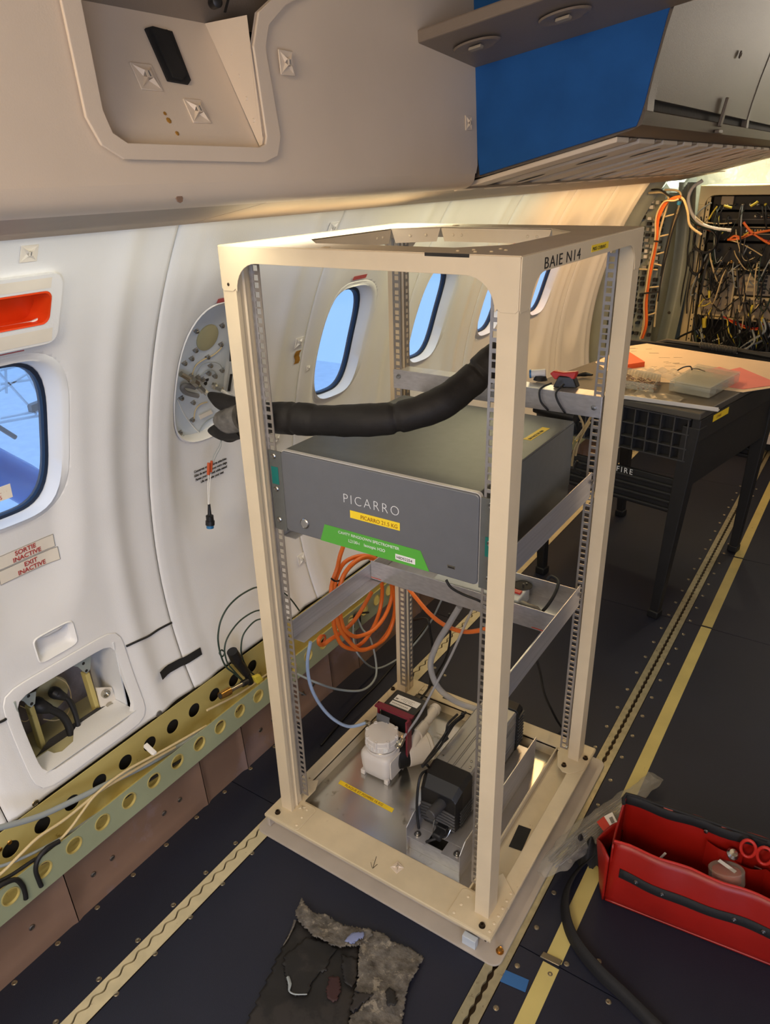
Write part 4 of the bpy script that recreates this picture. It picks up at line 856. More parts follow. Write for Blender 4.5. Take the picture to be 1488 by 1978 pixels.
# insulated black sleeve crossing above the analyser
sl = thing('insulated_sleeve', at('y', 0.08, 520, 800), 'thick black insulated hose sleeve lying across the top of the spectrometer', 'hose')
SP = [at('y', 0.105, 448, 822), at('y', 0.09, 500, 808), at('y', 0.08, 560, 808), at('y', 0.09, 620, 812), at('y', 0.10, 700, 812), at('y', 0.13, 780, 804), at('y', 0.17, 850, 780), at('y', 0.22, 905, 740), at('y', 0.25, 945, 704), at('y', 0.27, 968, 686)]
sp = smooth([V(q) for q in SP], 14); random.seed(5); R_ = []
for i, q in enumerate(sp): R_.append(0.0292 + 0.0003 * math.sin(i * 0.9) + 0.0008 * math.sin(i * 0.23 + 1) + (-0.003 if i % 37 in (30, 31) else 0) + (0.0015 if i < 40 else 0))
o = obj('sleeve', MB().tube(sp, R_, 28), 'sleeve_black', sl, sm=60)
dt = bpy.data.textures.new('creases', 'CLOUDS'); dt.noise_scale = 0.025; md = o.modifiers.new('creases', 'DISPLACE'); md.texture = dt; md.strength = 0.002; md.texture_coords = 'GLOBAL'
o = obj('tape_wrap', MB().tube(smooth([at('y', 0.108, 440, 826), at('y', 0.10, 466, 815), at('y', 0.09, 500, 809), at('y', 0.085, 520, 808)], 8), [0.032, 0.030, 0.030, 0.0295], 28), 'sleeve_black', sl, sm=60)
o = obj('sleeve_end', MB().tube(smooth([at('y', 0.115, 405, 762), at('y', 0.11, 425, 774), at('y', 0.10, 455, 787), at('y', 0.10, 480, 800)], 8), [0.006, 0.017, 0.021, 0.022], 20), 'sleeve_black', sl, sm=60)
o = obj('crumpled_tape', MB().tube(smooth([at('y', 0.09, 424, 812), at('y', 0.085, 445, 812), at('y', 0.085, 470, 806)], 8), [0.016, 0.028, 0.030], 24), 'tape_sheen', sl, sm=60)
md = o.modifiers.new('creases', 'DISPLACE'); md.texture = dt; md.strength = 0.006; md.texture_coords = 'GLOBAL'
o = obj('sleeve_fold', MB().tube(smooth([at('y', 0.10, 404, 832), at('y', 0.095, 430, 832), at('y', 0.09, 470, 826)], 8), [0.004, 0.021, 0.022], 24), 'sleeve_black', sl, sm=60)
# orange cable coil by the wall
oc_ = thing('orange_cable_coil', at('x', -0.08, 700, 1250), 'thick orange cable coiled between rack and wall below the spectrometer', 'cable')
k3 = 1 / 3.915
def c3(L, x): return [at('x', x + 0.004 * math.sin(i * 1.7), 580 + a * k3, 1060 + b * k3) for i, (a, b) in enumerate(L)]
loops = [([(330, -30), (300, 60), (280, 150), (245, 250), (235, 330), (250, 470), (260, 600), (310, 720), (400, 760), (520, 755), (600, 710), (680, 600), (720, 450), (700, 300), (640, 150), (560, 70), (450, 55), (340, 100), (280, 200), (250, 330)], -0.085),
         ([(250, 330), (270, 470), (300, 600), (370, 700), (450, 765), (540, 745), (640, 680), (700, 560), (718, 400), (690, 250), (600, 110), (500, 62), (400, 110), (320, 220), (290, 360), (300, 480), (330, 600), (400, 660), (470, 655), (560, 610), (640, 510), (690, 380), (690, 260), (640, 160)], -0.070),
         ([(560, 60), (450, 80), (350, 170), (300, 300), (290, 450), (310, 560), (370, 690), (420, 740), (500, 680), (570, 560), (610, 430), (620, 290), (590, 160), (540, 80)], -0.098),
         ([(540, 330), (500, 400), (440, 500), (380, 575), (300, 640), (230, 685), (180, 722), (148, 722), (140, 690), (160, 660)], -0.10)]
for L, x in loops: obj('coil_strand', MB().tube(c3(L, x), 0.0058, 10, sub=6), 'orange_cable', oc_, sm=60)
obj('coil_tie', MB().tube(c3([(235, 225), (265, 245), (300, 240)], -0.075), 0.0025, 6, sub=4), 'black_rubber', oc_)
cable('orange_cable', [at('y', 0.50, 780, 1125), at('y', 0.48, 800, 1150), at('y', 0.44, 830, 1185), at('y', 0.40, 860, 1208), at('y', 0.36, 895, 1220), at('y', 0.32, 930, 1217), at('y', 0.30, 975, 1205)], 0.0055, 'orange_cable', 'single orange cable sagging from the tray towards the right front post')
# tubes
cable('white_tube', [at('x', 0.02, 600, 1240), at('x', 0.01, 594, 1285), at('x', 0.01, 604, 1335), at('x', 0.015, 634, 1380), at('x', 0.03, 672, 1403), V(ro(-0.062, 0.021, 0.111))], 0.0042, 'tube_blue', 'pale bluish tube dropping from the shelf angle to the white pump', 'tube', n=12, sub=8)
cable('clear_tube', [at('y', 0.36, 888, 1172), at('y', 0.36, 868, 1205), at('y', 0.37, 844, 1245), at('y', 0.38, 832, 1285), at('y', 0.38, 845, 1325), at('y', 0.40, 875, 1352), at('y', 0.42, 915, 1368), at('y', 0.42, 960, 1378)], 0.0078, 'tube_clear', 'wide translucent tube curving down behind the black vacuum pump', 'tube', n=14, sub=8)
cable('thin_tube', [at('y', 0.34, 912, 1178), at('y', 0.34, 895, 1215), at('y', 0.33, 870, 1270), at('y', 0.32, 838, 1330), at('y', 0.31, 808, 1385), V(ro(0.056, 0.014, 0.122))], 0.0032, 'tube_clear', 'thin translucent tube running straight down to the outlet of the white pump', 'tube', n=10, sub=6)
gc = [at('x', -0.16, 575, 1302), at('x', -0.10, 610, 1318), at('x', -0.08, 655, 1332), at('x', -0.06, 700, 1333), at('x', -0.06, 725, 1310), at('x', -0.08, 726, 1275), at('x', -0.12, 716, 1235), at('x', -0.16, 700, 1215), at('x', -0.178, 692, 1195)]
cable('grey_cable', gc, 0.0032, 'wire_grey', 'grey cable lying in a low arc from the wall rail past the left front post', n=8)
cable('grey_cable', [at('x', -0.17, 683, 1205), at('x', -0.15, 683, 1235), at('x', -0.10, 693, 1265), at('z', 0.02, 725, 1291), at('z', 0.03, 765, 1275), at('z', 0.05, 800, 1245), at('z', 0.12, 830, 1205), at('z', 0.25, 855, 1155)], 0.003, 'wire_grey', 'grey cable looping on the floor behind the left rear post of the rack', n=8)
cable('thin_grey_cable', [at('x', -0.16, 575, 1335), at('z', 0.004, 600, 1345), at('z', 0.004, 620, 1335)], 0.002, 'wire_grey', 'short thin grey cable end by the kick panel behind the left front post')
cable('black_cable', [at('y', 0.46, 1035, 1268), at('y', 0.50, 1044, 1300), at('y', 0.55, 1052, 1340), at('y', 0.62, 1068, 1375), at('y', 0.66, 1082, 1400), at('z', 0.01, 1095, 1415)], 0.0032, 'black_rubber', 'black cable hanging down behind the right side of the rack to the floor')
cable('black_cable', [at('x', 0.0, 800, 1198), at('y', 0.56, 825, 1196), at('y', 0.56, 832, 1225), at('y', 0.57, 836, 1260), at('y', 0.57, 832, 1300), at('z', 0.06, 828, 1330), V((0.125, 0.43, 0.12))], 0.0034, 'black_rubber', 'black power cable running from the left rear post down to the white pump')
cable('black_cable', [at('y', 0.50, 868, 1185), at('y', 0.52, 870, 1230), at('y', 0.54, 862, 1270), at('y', 0.55, 845, 1300), at('z', 0.05, 832, 1325), V((0.13, 0.44, 0.13))], 0.003, 'black_rubber', 'second black cable meeting at the control box of the white pump')
cable('black_cable', [at('y', 0.30, 862, 1120), at('y', 0.30, 872, 1135), at('y', 0.31, 895, 1148), at('y', 0.32, 925, 1160), at('y', 0.345, 960, 1178), at('y', 0.352, 985, 1180)], 0.003, 'black_rubber', 'thin black lead from under the spectrometer front edge into the tray')
cable('black_cable', [at('z', 0.004, 620, 1440), at('z', 0.004, 680, 1370), at('z', 0.004, 730, 1320), at('z', 0.004, 790, 1250), at('z', 0.004, 835, 1195)], 0.003, 'black_rubber', 'thin black cable lying on the floor between the wall and the rack')
# multi socket strip in the tray
ps = thing('power_strip', (0.42, 0.42, 0.519), 'grey power strip with a red switch and plug lying in the aluminium tray', 'power strip')
obj('strip_body', MB().obox((0.20, 0.375, 0.5188), (0.215, 0.012, 0), (-0.004, 0.075, 0), (0, 0, 0.036)), 'gasket_light', ps, sm=0, bevel=0.003)
sv = at('z', 0.5550, 1010, 1131)
obj('socket_well', MB().lathe(sv, (0, 0, 1), [(0.0225, 0), (0.0225, 0.0012), (0.0205, 0.0014), (0.0200, 0.0006), (0.0005, 0.0006)], 28), 'black_matte', ps)
obj('socket_pin', MB().lathe(sv + V((0.004, -0.006, 0.0006)), (0, 0, 1), [(0.0022, 0), (0.0022, 0.008), (0.0008, 0.009)], 10).lathe(sv + V((0.006, 0.009, 0.0006)), (0, 0, 1), [(0.002, 0), (0.002, 0.003), (0.0008, 0.004)], 10), 'steel', ps)
obj('rocker_switch', MB().box(sv.x - 0.014, sv.x + 0.012, sv.y - 0.042, sv.y - 0.028, 0.5552, 0.5592), 'red_plastic', ps, bevel=0.001)
pg = thing('mains_plug', (0.44, 0.41, 0.53), 'grey mains plug with a curved black lead beside the power strip', 'plug')
obj('plug_body', MB().tube([V((0.420, 0.390, 0.545)), V((0.434, 0.386, 0.544)), V((0.456, 0.385, 0.540)), V((0.470, 0.383, 0.538))], [0.012, 0.013, 0.016, 0.010], 16), 'mid_grey', pg, sm=50)
obj('plug_lead', MB().tube([V((0.466, 0.374, 0.540)), V((0.478, 0.395, 0.556)), V((0.482, 0.43, 0.572)), V((0.476, 0.465, 0.584)), V((0.455, 0.480, 0.584)), V((0.445, 0.478, 0.575))], 0.0038, 10, sub=6), 'black_rubber', pg)
# tie wraps, labels and pliers on the rear angle
rp = thing('crimping_pliers', (0.42, 0.53, 1.007), 'pliers with red grips lying on the rear angle of the rack', 'pliers')
a = at('z', 1.035, 1062, 722); b = at('z', 1.035, 1113, 724); dd = b - a
obj('red_grip', MB().prism([a, a + dd * 0.12 + V((0, 0, 0.006)), a + dd * 0.5 + V((0, 0, 0.003)), b + V((0, 0, 0.006)), b, b - dd * 0.06 - V((0, 0, 0.010)), b - dd * 0.25 - V((0, 0, 0.014)), b - dd * 0.45 - V((0, 0, 0.010)), a + dd * 0.2 - V((0, 0, 0.012))], (0.0, 0.016, 0)), 'red_plastic', rp, bevel=0.002)
obj('plier_jaw', MB().prism([(a.x + 0.010, a.y - 0.004, 1.008), (b.x + 0.006, b.y - 0.004, 1.008), (b.x - 0.006, b.y, 1.030), (a.x + 0.020, a.y, 1.032)], (0, 0.02, 0)), 'black_plastic', rp, bevel=0.002)
for (p0, p1, p2, p3, lb) in (((1066, 740), (1044, 752), (1045, 775), (1057, 790), 'left of the two black tie wraps hanging over the rear angle'), ((1090, 742), (1075, 758), (1078, 775), (1090, 795), 'right of the two black tie wraps hanging over the rear angle')):
    cable('tie_wrap', [at('y', 0.52, *p0), at('y', 0.502, *p1), at('y', 0.502, *p2), at('y', 0.504, *p3), at('y', 0.515, p3[0] + 3, p3[1] + 2)], 0.0022, 'black_rubber', lb, 'cable tie')
obj_ = thing('tape_roll', at('z', 1.010, 1030, 740), 'small blue and white roll beside the red pliers on the rear angle', 'roll')
c_ = at('z', 1.022, 1027, 722)
obj('blue_end', MB().lathe(c_, (0.9, 0.3, 0.1), [(0.0095, -0.004), (0.0095, 0.0), (0.004, 0.0)], 18), 'blue_plastic', obj_)
obj('white_sleeve', MB().lathe(c_, (0.9, 0.3, 0.1), [(0.0085, 0.0), (0.0085, 0.03), (0.0060, 0.031)], 18), 'label_white', obj_)
obj('black_clip', MB().lathe(c_ + V((0.02, 0.004, -0.009)), (0, 0, 1), [(0.016, -0.003), (0.012, 0.006), (0.002, 0.008)], 10), 'black_plastic', obj_)
ub = thing('bundled_lead', at('y', 0.54, 1080, 800), 'black bundled leads tied under the rear angle of the rack', 'cable')
obj('lead_block', MB().tube([at('y', 0.53, 1034, 786), at('y', 0.53, 1070, 797), at('y', 0.53, 1112, 806)], [0.012, 0.016, 0.016], 10), 'black_plastic', ub, sm=50)
cb = thing('wall_cable_tangle', (0.1, 1.3, 0.6), 'pale cables hanging in front of the table beyond the right rear post', 'cable')
for L in ([(1118, 800), (1128, 830), (1110, 870), (1105, 900)], [(1145, 800), (1130, 825), (1112, 850)], [(1140, 815), (1120, 850), (1112, 880)]): obj('lead', MB().tube([at('y', 0.62, *q) for q in L], 0.0026, 6, sub=5), 'wire_cream', cb)
for L in ([(1112, 805), (1116, 830), (1122, 815)], [(1116, 890), (1110, 905), (1122, 915)]): obj('lead', MB().tube([at('y', 0.64, *q) for q in L], 0.0034, 6, sub=5), 'black_rubber', cb)

# ================================================================== things on the near sidewall
def wf(px, py, off=0.0):
    P = wpx(px, py, off); r, u, n = wframe(P); return P, r, u, n
def wall_ring(yc, zc, n, loops, seg=56):
    """loops: (a, b, depth) measured from the plain wall curve at each point"""
    m = MB(); vs = []
    for (a, b, d) in loops:
        for k in range(seg):
            t = 2 * math.pi * k / seg; c, s = math.cos(t), math.sin(t); e = (abs(c) ** n + abs(s) ** n) ** (-1 / n)
            Y = yc + a * c * e; z = zc + b * s * e; vs.append((wx(z) + relief(Y, z) - d, Y, z))
    return m.add(vs, [(i * seg + k, i * seg + (k + 1) % seg, (i + 1) * seg + (k + 1) % seg, (i + 1) * seg + k) for i in range(len(loops) - 1) for k in range(seg)])
# service hatch with frame and what lies inside
ht = thing('service_hatch', (-0.30, -0.2755, 0.31), 'open rectangular service hatch low on the sidewall with black cable boots inside', 'hatch')
hy, hz, ha, hb = HATCH[:4]
obj('hatch_frame', wall_ring(hy, hz, 8, [(ha + 0.024, hb + 0.026, -0.001), (ha + 0.023, hb + 0.025, -0.004), (ha + 0.003, hb + 0.003, -0.005), (ha, hb, -0.004), (ha - 0.001, hb - 0.001, 0.006)]), 'wall_white', ht, sm=50)
X0 = -0.302
cav = MB().add([(X0 - 0.11, hy - ha, hz - hb - 0.02), (X0 - 0.11, hy + ha, hz - hb - 0.02), (X0 - 0.11, hy + ha, hz + hb), (X0 - 0.11, hy - ha, hz + hb)], [(0, 1, 2, 3)])
obj('cavity_back', cav, 'insulation', ht, sm=0)
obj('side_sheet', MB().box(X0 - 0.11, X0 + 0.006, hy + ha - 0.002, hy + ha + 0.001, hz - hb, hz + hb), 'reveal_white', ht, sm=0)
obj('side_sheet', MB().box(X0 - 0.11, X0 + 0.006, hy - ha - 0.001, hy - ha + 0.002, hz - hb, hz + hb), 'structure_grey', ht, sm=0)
obj('top_sheet', MB().box(X0 - 0.11, X0 + 0.0, hy - ha, hy + ha, hz + hb - 0.002, hz + hb), 'reveal_white', ht, sm=0)
hx = lambda px, py, x=-0.335: at('x', x, px, py)
k5 = 1 / 4.65
def h5(a, b, x=-0.335): return hx(a * k5, 1200 + b * k5, x)
pts = [(425, 1420), (1235, 860), (1180, 790), (1075, 830), (730, 1010), (700, 1060), (700, 1190), (640, 1225), (520, 1250), (470, 1215), (350, 1260)]
zf = hz - hb + 0.006
obj('tray_lip', MB().prism([V((-0.262, hy - ha + 0.003, zf)), V((-0.262, hy + ha - 0.003, zf))] + [V((-0.350, hy + ha - 0.003, zf)), V((-0.350, hy + ha - 0.03, zf)), V((-0.338, hy + ha - 0.034, zf)), V((-0.338, h5(735, 1030, -0.338).y, zf)), V((-0.325, h5(700, 1130, -0.325).y, zf)), V((-0.296, h5(680, 1200, -0.3).y, zf)), V((-0.290, h5(560, 1250, -0.3).y, zf)), V((-0.300, h5(500, 1240, -0.3).y, zf)), V((-0.318, h5(440, 1215, -0.32).y, zf)), V((-0.318, hy - ha + 0.003, zf))], (0, 0, 0.0015)), 'wall_white', ht, sm=0)
obj('cavity_floor', MB().box(X0 - 0.11, X0 + 0.02, hy - ha, hy + ha, hz - hb - 0.003, hz - hb - 0.001), 'sponge_tan', ht, sm=0)
for tri, p0, p1, hol in ((((140, 700), (325, 630), (315, 740), (285, 775), (255, 760), (215, 720)), (290, 770), (420, 1190), ((257, 672), (285, 742))), (((640, 400), (820, 305), (812, 430), (780, 470), (745, 450), (700, 410)), (790, 470), (905, 850), ((750, 380), (777, 445)))):
    g = obj('gusset', MB().prism([h5(a, b, -0.325) for a, b in tri], (-0.002, 0, 0)), 'structure_grey', ht, sm=0)
    for q in hol: obj('gusset_hole', MB().lathe(h5(*q, -0.3245), (1, 0, 0), [(0.0036, 0), (0.0030, 0.0004)], 14), 'ink_black', g)
    a, b = h5(*p0, -0.34), h5(*p1, -0.34); obj('bracket_rib', MB().obox(a - V((0, 0.006, 0)), b - a, (0, 0.011, 0), (-0.02, 0, 0)), 'zinc_yellow', ht, sm=0, bevel=0.002)
obj('yellow_disc', MB().lathe(h5(455, 650, -0.39), (1, 0, 0), [(0.040, 0), (0.040, 0.004), (0.036, 0.006), (0.002, 0.006)], 36), 'sponge_tan', ht)
for L, r, bt in ([(350, 760), (450, 790), (560, 850), (620, 950), (645, 1080), (650, 1200)], 0.0085, 0.017), ([(510, 650), (600, 690), (650, 770), (690, 880), (705, 1000), (660, 1160)], 0.0055, 0.013), ([(560, 670), (640, 720), (680, 820), (700, 930), (690, 1060)], 0.004, 0):
    obj('cable', MB().tube([h5(a, b, -0.345 + 0.004 * i) for i, (a, b) in enumerate(L)], r, 10, sub=5), 'black_rubber', ht, sm=60)
    if bt: obj('cable_boot', MB().tube([h5(L[0][0] - 20, L[0][1] - 10, -0.38), h5(*L[0], -0.35), h5(*L[1], -0.345)], [bt * 1.05, bt, r * 1.1], 14, sub=4), 'black_rubber', ht, sm=60)
obj('connector_plate', MB().prism([h5(a, b, -0.335) for a, b in ((868, 600), (1005, 595), (1075, 800), (925, 845))], (-0.004, 0, 0)), 'sticker_cream', ht, sm=0)
for q in ((940, 645), (980, 760)): obj('connector_ring', MB().lathe(h5(*q, -0.3345), (1, -0.1, 0), [(0.010, 0), (0.010, 0.008), (0.0075, 0.008), (0.0070, 0.002), (0.0005, 0.002)], 18), 'nickel', ht)
obj('wire_loop', MB().tube([h5(a, b, -0.36) for a, b in ((150, 860), (210, 900), (260, 880), (250, 800), (180, 760))], 0.0009, 6, sub=5).tube([h5(a, b, -0.37) for a, b in ((390, 880), (500, 890), (600, 840), (640, 700), (600, 560), (500, 500))], 0.0012, 6, sub=5), 'wire_cream', ht)
# grip recess above the hatch: pocket let into the panel
pk = sthing('trim_6', (-0.31, -0.278, 0.55), 'oblong grip recess above the open hatch')
ry, rz2 = -0.277, 0.580
obj('recess_rim', wall_ring(ry, rz2, 7, [(0.046, 0.030, -0.0008), (0.044, 0.028, -0.0030), (0.041, 0.025, -0.0010), (0.038, 0.022, 0.012), (0.030, 0.014, 0.016), (0.0, 0.0, 0.016)]), 'wall_white', pk, sm=50)
# emergency light housing with orange pocket
el = thing('emergency_light', (-0.13, -0.42, 1.19), 'cream wall housing with a bright orange recessed pocket above the nearest window', 'light')
fy0, fy1, fz0, fz1 = -0.60, -0.224, 1.192, 1.304
oy0, oy1, oz0, oz1 = -0.565, -0.242, 1.226, 1.279
ex = lambda z: wx(z) + 0.0125
P1 = rrect(fy0, fy1, fz0, fz1, 0.020, 6); P2 = rrect(oy0, oy1, oz0, oz1, 0.013, 6)
o = obj('housing_face', face_with_hole(P1, [P2], lambda y, z: (ex(z), y, z)), 'wall_white', el, sm=0)
n1 = len(P1); vs = [(ex(z), y, z) for y, z in P1] + [(wx(z) - 0.004, y + (0.004 if y > -0.4 else -0.004), z + (0.003 if z > 1.25 else -0.005)) for y, z in P1]
obj('housing_side', MB().add(vs, [(i, (i + 1) % n1, n1 + (i + 1) % n1, n1 + i) for i in range(n1)]), 'wall_white', el, sm=60)
n2 = len(P2); cy_, cz_ = (oy0 + oy1) / 2, (oz0 + oz1) / 2; vs = []
for sc_, dp in ((0.0, -0.0012), (0.0025, -0.0008), (0.004, 0.016), (0.007, 0.038)):
    for y, z in P2:
        y2 = y - math.copysign(min(abs(y - cy_), sc_), y - cy_); z2 = z - math.copysign(min(abs(z - cz_), sc_), z - cz_); vs.append((ex(z) - dp, y2, z2))
fs = [(k * n2 + i, k * n2 + (i + 1) % n2, (k + 1) * n2 + (i + 1) % n2, (k + 1) * n2 + i) for k in range(3) for i in range(n2)] + [tuple(3 * n2 + i for i in range(n2))]
obj('orange_pocket', MB().add(vs, fs), 'orange_plastic', el, sm=50)
obj('lens_band', MB().grid(lambda u, v: (ex(1.283 + 0.016 * v) + 0.0005, -0.58 + 0.335 * u, 1.283 + 0.016 * v), 4, 2), 'sticker_cream', el)
obj('lower_band', MB().grid(lambda u, v: (ex(1.196 + 0.022 * v) + 0.0005, -0.58 + 0.345 * u, 1.196 + 0.022 * v), 4, 2), 'sticker_cream', el)
# exit labels
def wall_label(name, y0, y1, z0, z1, mat, label, lines, cat='label', tilt=0.0, frame=None):
    t = thing(name, (wx((z0 + z1) / 2), (y0 + y1) / 2, z0), label, cat)
    o = 0.0014
    m = MB().grid(lambda u, v: wsurf(y0 + (y1 - y0) * u, z0 + (z1 - z0) * v, o), 24, 8)
    if mat: obj('label_sheet', m, mat, t, sm=60)
    if frame:
        for (a, b, c, d) in ((y0, y1, z0, z0 + 0.0008), (y0, y1, z1 - 0.0008, z1), (y0, y0 + 0.0008, z0, z1), (y1 - 0.0008, y1, z0, z1)):
            obj('border_line', MB().grid(lambda u, v: wsurf(a + (b - a) * u, c + (d - c) * v, o + 0.0004), 8, 1), frame, t)
    for (s, yy, zz, size, mt, sx) in lines:
        up = V((wx(zz + 0.01) - wx(zz - 0.01), 0, 0.02)).normalized(); p = wsurf(yy, zz, o + 0.0010)
        text('lettering', s, p, (0, 1, tilt), up, size, mt, t, sx=sx, bold=0.0002)
    return t
A1 = wpx(2, 1084); 
wall_label('exit_label', -0.350, -0.226, 0.774, 0.802, 'sticker_cream', 'label with SORTIE INACTIVE in red capitals under the nearest window', [('SORTIE', -0.308, 0.7900, 0.0135, 'ink_red', 1.0), ('INACTIVE', -0.314, 0.7772, 0.0135, 'ink_red', 1.0)], frame='ink_grey')
wall_label('exit_label', -0.346, -0.222, 0.743, 0.772, 'sticker_cream', 'label with EXIT INACTIVE in red capitals, the lower of two under the nearest window', [('EXIT', -0.294, 0.7590, 0.0135, 'ink_red', 1.0), ('INACTIVE', -0.309, 0.7462, 0.0135, 'ink_red', 1.0)], frame='ink_grey')
zt_ = 0.800
wall_label('seat_notice', 0.135, 0.285, 0.735, 0.815, None, 'four lines of small black print below the white connector plate', [('Conservez vos ceintures attachées', 0.146, 0.8010, 0.0088, 'ink_black', 0.86), ('Gilet de sauvetage sous votre siège', 0.146, 0.7900, 0.0088, 'ink_black', 0.86), ('Fasten your seat belt while seated', 0.150, 0.7790, 0.0088, 'ink_black', 0.86), ('Life vest under your seat', 0.166, 0.7680, 0.0088, 'ink_black', 0.86)], cat='notice')
lw = thing('window_notice', at('x', -0.24, 10, 940), 'small cream notice with red letters on the glass of the nearest window', 'label')
p = at('x', -0.262, 2, 968); obj('notice_sheet', MB().obox(p - V((0, 0.05, 0)), (0, 0.072, 0), (0.002, 0, 0.026), (0.0006, 0, 0)), 'sticker_cream', lw, sm=0)
text('lettering', 'WINDOW', p + V((0.0015, -0.030, 0.014)), (0, 1, 0), (0.05, 0, 1), 0.0098, 'ink_red', lw); text('lettering', 'EXITS', p + V((0.0012, -0.022, 0.003)), (0, 1, 0), (0.05, 0, 1), 0.0098, 'ink_red', lw)
# cable pads on wall and overhead
for (px, py, s, lb, mt) in ((55, 490, 0.028, 'cable pad at the top of the sidewall above the emergency light', 'sticker_cream'), (643, 441, 0.030, 'cable pad just under the light trim above the second wall seam', 'label_white'),
                        (578, 662, 0.028, 'square cable pad with a patch of old brown glue under it', 'label_white'), (592, 711, 0.014, 'tiny cable pad just right of the second wall seam', 'label_white'),
                        (583, 1080, 0.030, 'cable pad low on the sidewall behind the left front post', 'label_white'), (535, 848, 0.024, 'cable pad beside the upper left corner of the spectrometer', 'label_white')):
    P, r, u, n = wf(px, py, 0.001); Pn = V((wx(P.z) + relief(P.y, P.z) + 0.0012, P.y, P.z)); tie_mount(Pn, r, u, V((1, 0, 0)), s, lb, mat=mt)
P = wpx(574, 690); gm = MB().grid(lambda u, v: wsurf(P.y - 0.009 + 0.018 * u + 0.003 * math.sin(7 * v), P.z - 0.017 + 0.034 * v, 0.0016 + 0.0006 * math.sin(30 * u) * math.sin(25 * v)), 8, 12)
tag(obj('glue_patch', gm, 'glue'), 'patch of brown dried glue on the sidewall left of the third window', 'glue')
fx = lambda px, py: at('x', OX - 0.004, px, py)
nf = V((1, 0, 0.06)).normalized()
tie_mount(fx(552, 122) + nf * 0.0015, (0, 1, 0), (-0.06, 0, 1), nf, 0.030, 'cable pad on the overhead panel just right of the service box', mat='overhead_white')
tie_mount(at('x', OX - 0.006, 904, 238) + nf * 0.0015, (0, 1, 0), (-0.06, 0, 1), nf, 0.026, 'cable pad on the overhead panel beside the blue end wall', mat='overhead_white')
pd_ = thing('adhesive_pad', fx(879, 309), 'blank square adhesive pad low on the overhead panel near the blue wall', 'pad'); obj('pad', MB().obox(fx(873, 318) + nf * 0.0005, (0, 0.014, 0), (0, -0.001, 0.017), nf * 0.0012), 'sticker_cream', pd_, bevel=0.0004)
nb = V((1, 0, 0.51)).normalized(); ub_ = V((-0.51, 0, 1)).normalized()
def bk(px, py):
    d = CF * FPX + CR * (px - CX) + CU * (CY - py); t0 = (xb(0) - CAM[0]); 
    # intersection with the plane x = xb(z)
    k = 0.51; t = (OX - 0.012 + k * 1.466 - CAM[0] - k * CAM[2]) / (d[0] + k * d[2]); p = CAM + t * d; return V((float(p[0]), float(p[1]), float(p[2])))
tie_mount(bk(282, 150) + nb * 0.001, (0, 1, 0), ub_, nb, 0.033, 'cable pad on the back of the service box left of the black felt', mat='overhead_white')
tie_mount(bk(380, 216) + nb * 0.001, (0, 1, 0), ub_, nb, 0.031, 'cable pad on the back of the service box below the black felt', mat='overhead_white')
q = [(278, 58), (292, 54), (330, 64), (366, 158), (362, 165), (322, 158)]
tag(obj('felt_patch', MB().prism([bk(*a) + nb * 0.0008 for a in q], nb * 0.003).prism([bk(*a) + nb * 0.0040 for a in ((287, 60), (318, 64), (333, 98), (337, 112), (350, 132), (354, 150), (347, 160), (330, 154))], nb * 0.003), 'black_matte', sm=0), 'torn black felt patch stuck inside the overhead service box', 'felt')
tag(obj('peeled_adhesive', MB().obox(bk(350, 152) + nb * 0.001, (0, 0.0018, 0), ub_ * 0.012, nb * 0.001), 'wire_cream', sm=0), 'sliver of peeled adhesive beside the black felt patch', 'adhesive')
for i, (px, py) in enumerate(((326, 233), (342, 258), (318, 220))): tag(obj('glue_fleck', MB().lathe(bk(px, py) + nb * 0.0004, nb, [(0.004 - 0.001 * i, 0), (0.0025, 0.0006), (0.0004, 0.0006)], 7), 'glue'), ('brown glue fleck right of the lower middle of the service box', 'lowest brown glue fleck inside the service box', 'smallest brown glue fleck inside the service box')[i], 'glue')
sw = thing('box_switch', bk(425, 12), 'dark latch knob with a small black label in the roof of the service box', 'latch')
obj('knob', MB().lathe(at('x', 0.15, 418, 4), (1, -0.3, 0), [(0.007, -0.01), (0.007, 0.004), (0.004, 0.006), (0.0005, 0.006)], 16), 'black_plastic', sw); obj('label_tab', MB().obox(at('x', 0.15, 432, 24), (0, 0.004, 0), (0, 0.010, 0.018), (0.001, 0, 0)), 'ink_black', sw, sm=0)
tag(obj('paint_chip', MB().lathe(at('x', OX - 0.003, 347, 383), (1, 0, 0.06), [(0.0055, -0.001), (0.0055, 0.0004), (0.003, 0.0005), (0.0004, 0.0005)], 8), 'brown_panel'), 'brown paint chip on the lower edge of the overhead panel', 'chip')
# black tape and seam cord
a = [wpx(*q) for q in ((303, 1296), (382, 1248), (386, 1262), (309, 1311))]
def strip(poly, off, nu=12, nv=3):
    def fn(u, v):
        p = (poly[0] * (1 - u) + poly[1] * u) * (1 - v) + (poly[3] * (1 - u) + poly[2] * u) * v
        yy = p.y; return V((wx(p.z) + max(relief(yy + 0.004 * q_, p.z) for q_ in range(-4, 5)) + off, yy, p.z))
    return MB().grid(fn, nu, nv)
tag(obj('tape_strip', strip(a, 0.0035), 'black_matte'), 'black tape bridging the seam between two sidewall panels low on the wall', 'tape')
cable('wall_cable', [wsurf(p.y, p.z, 0.0025) for p in [wpx(*q) for q in ((241, 1247), (262, 1234), (286, 1228), (308, 1215), (330, 1202))]], 0.0026, 'black_rubber', 'short black cord on the sidewall running from hatch to seam', 'cord')
cable('wall_cable', [wsurf(p.y, p.z, 0.0025) for p in [wpx(*q) for q in ((-30, 1402), (0, 1391), (9, 1387))]], 0.0026, 'black_rubber', 'short black cord on the sidewall left of the hatch', 'cord')
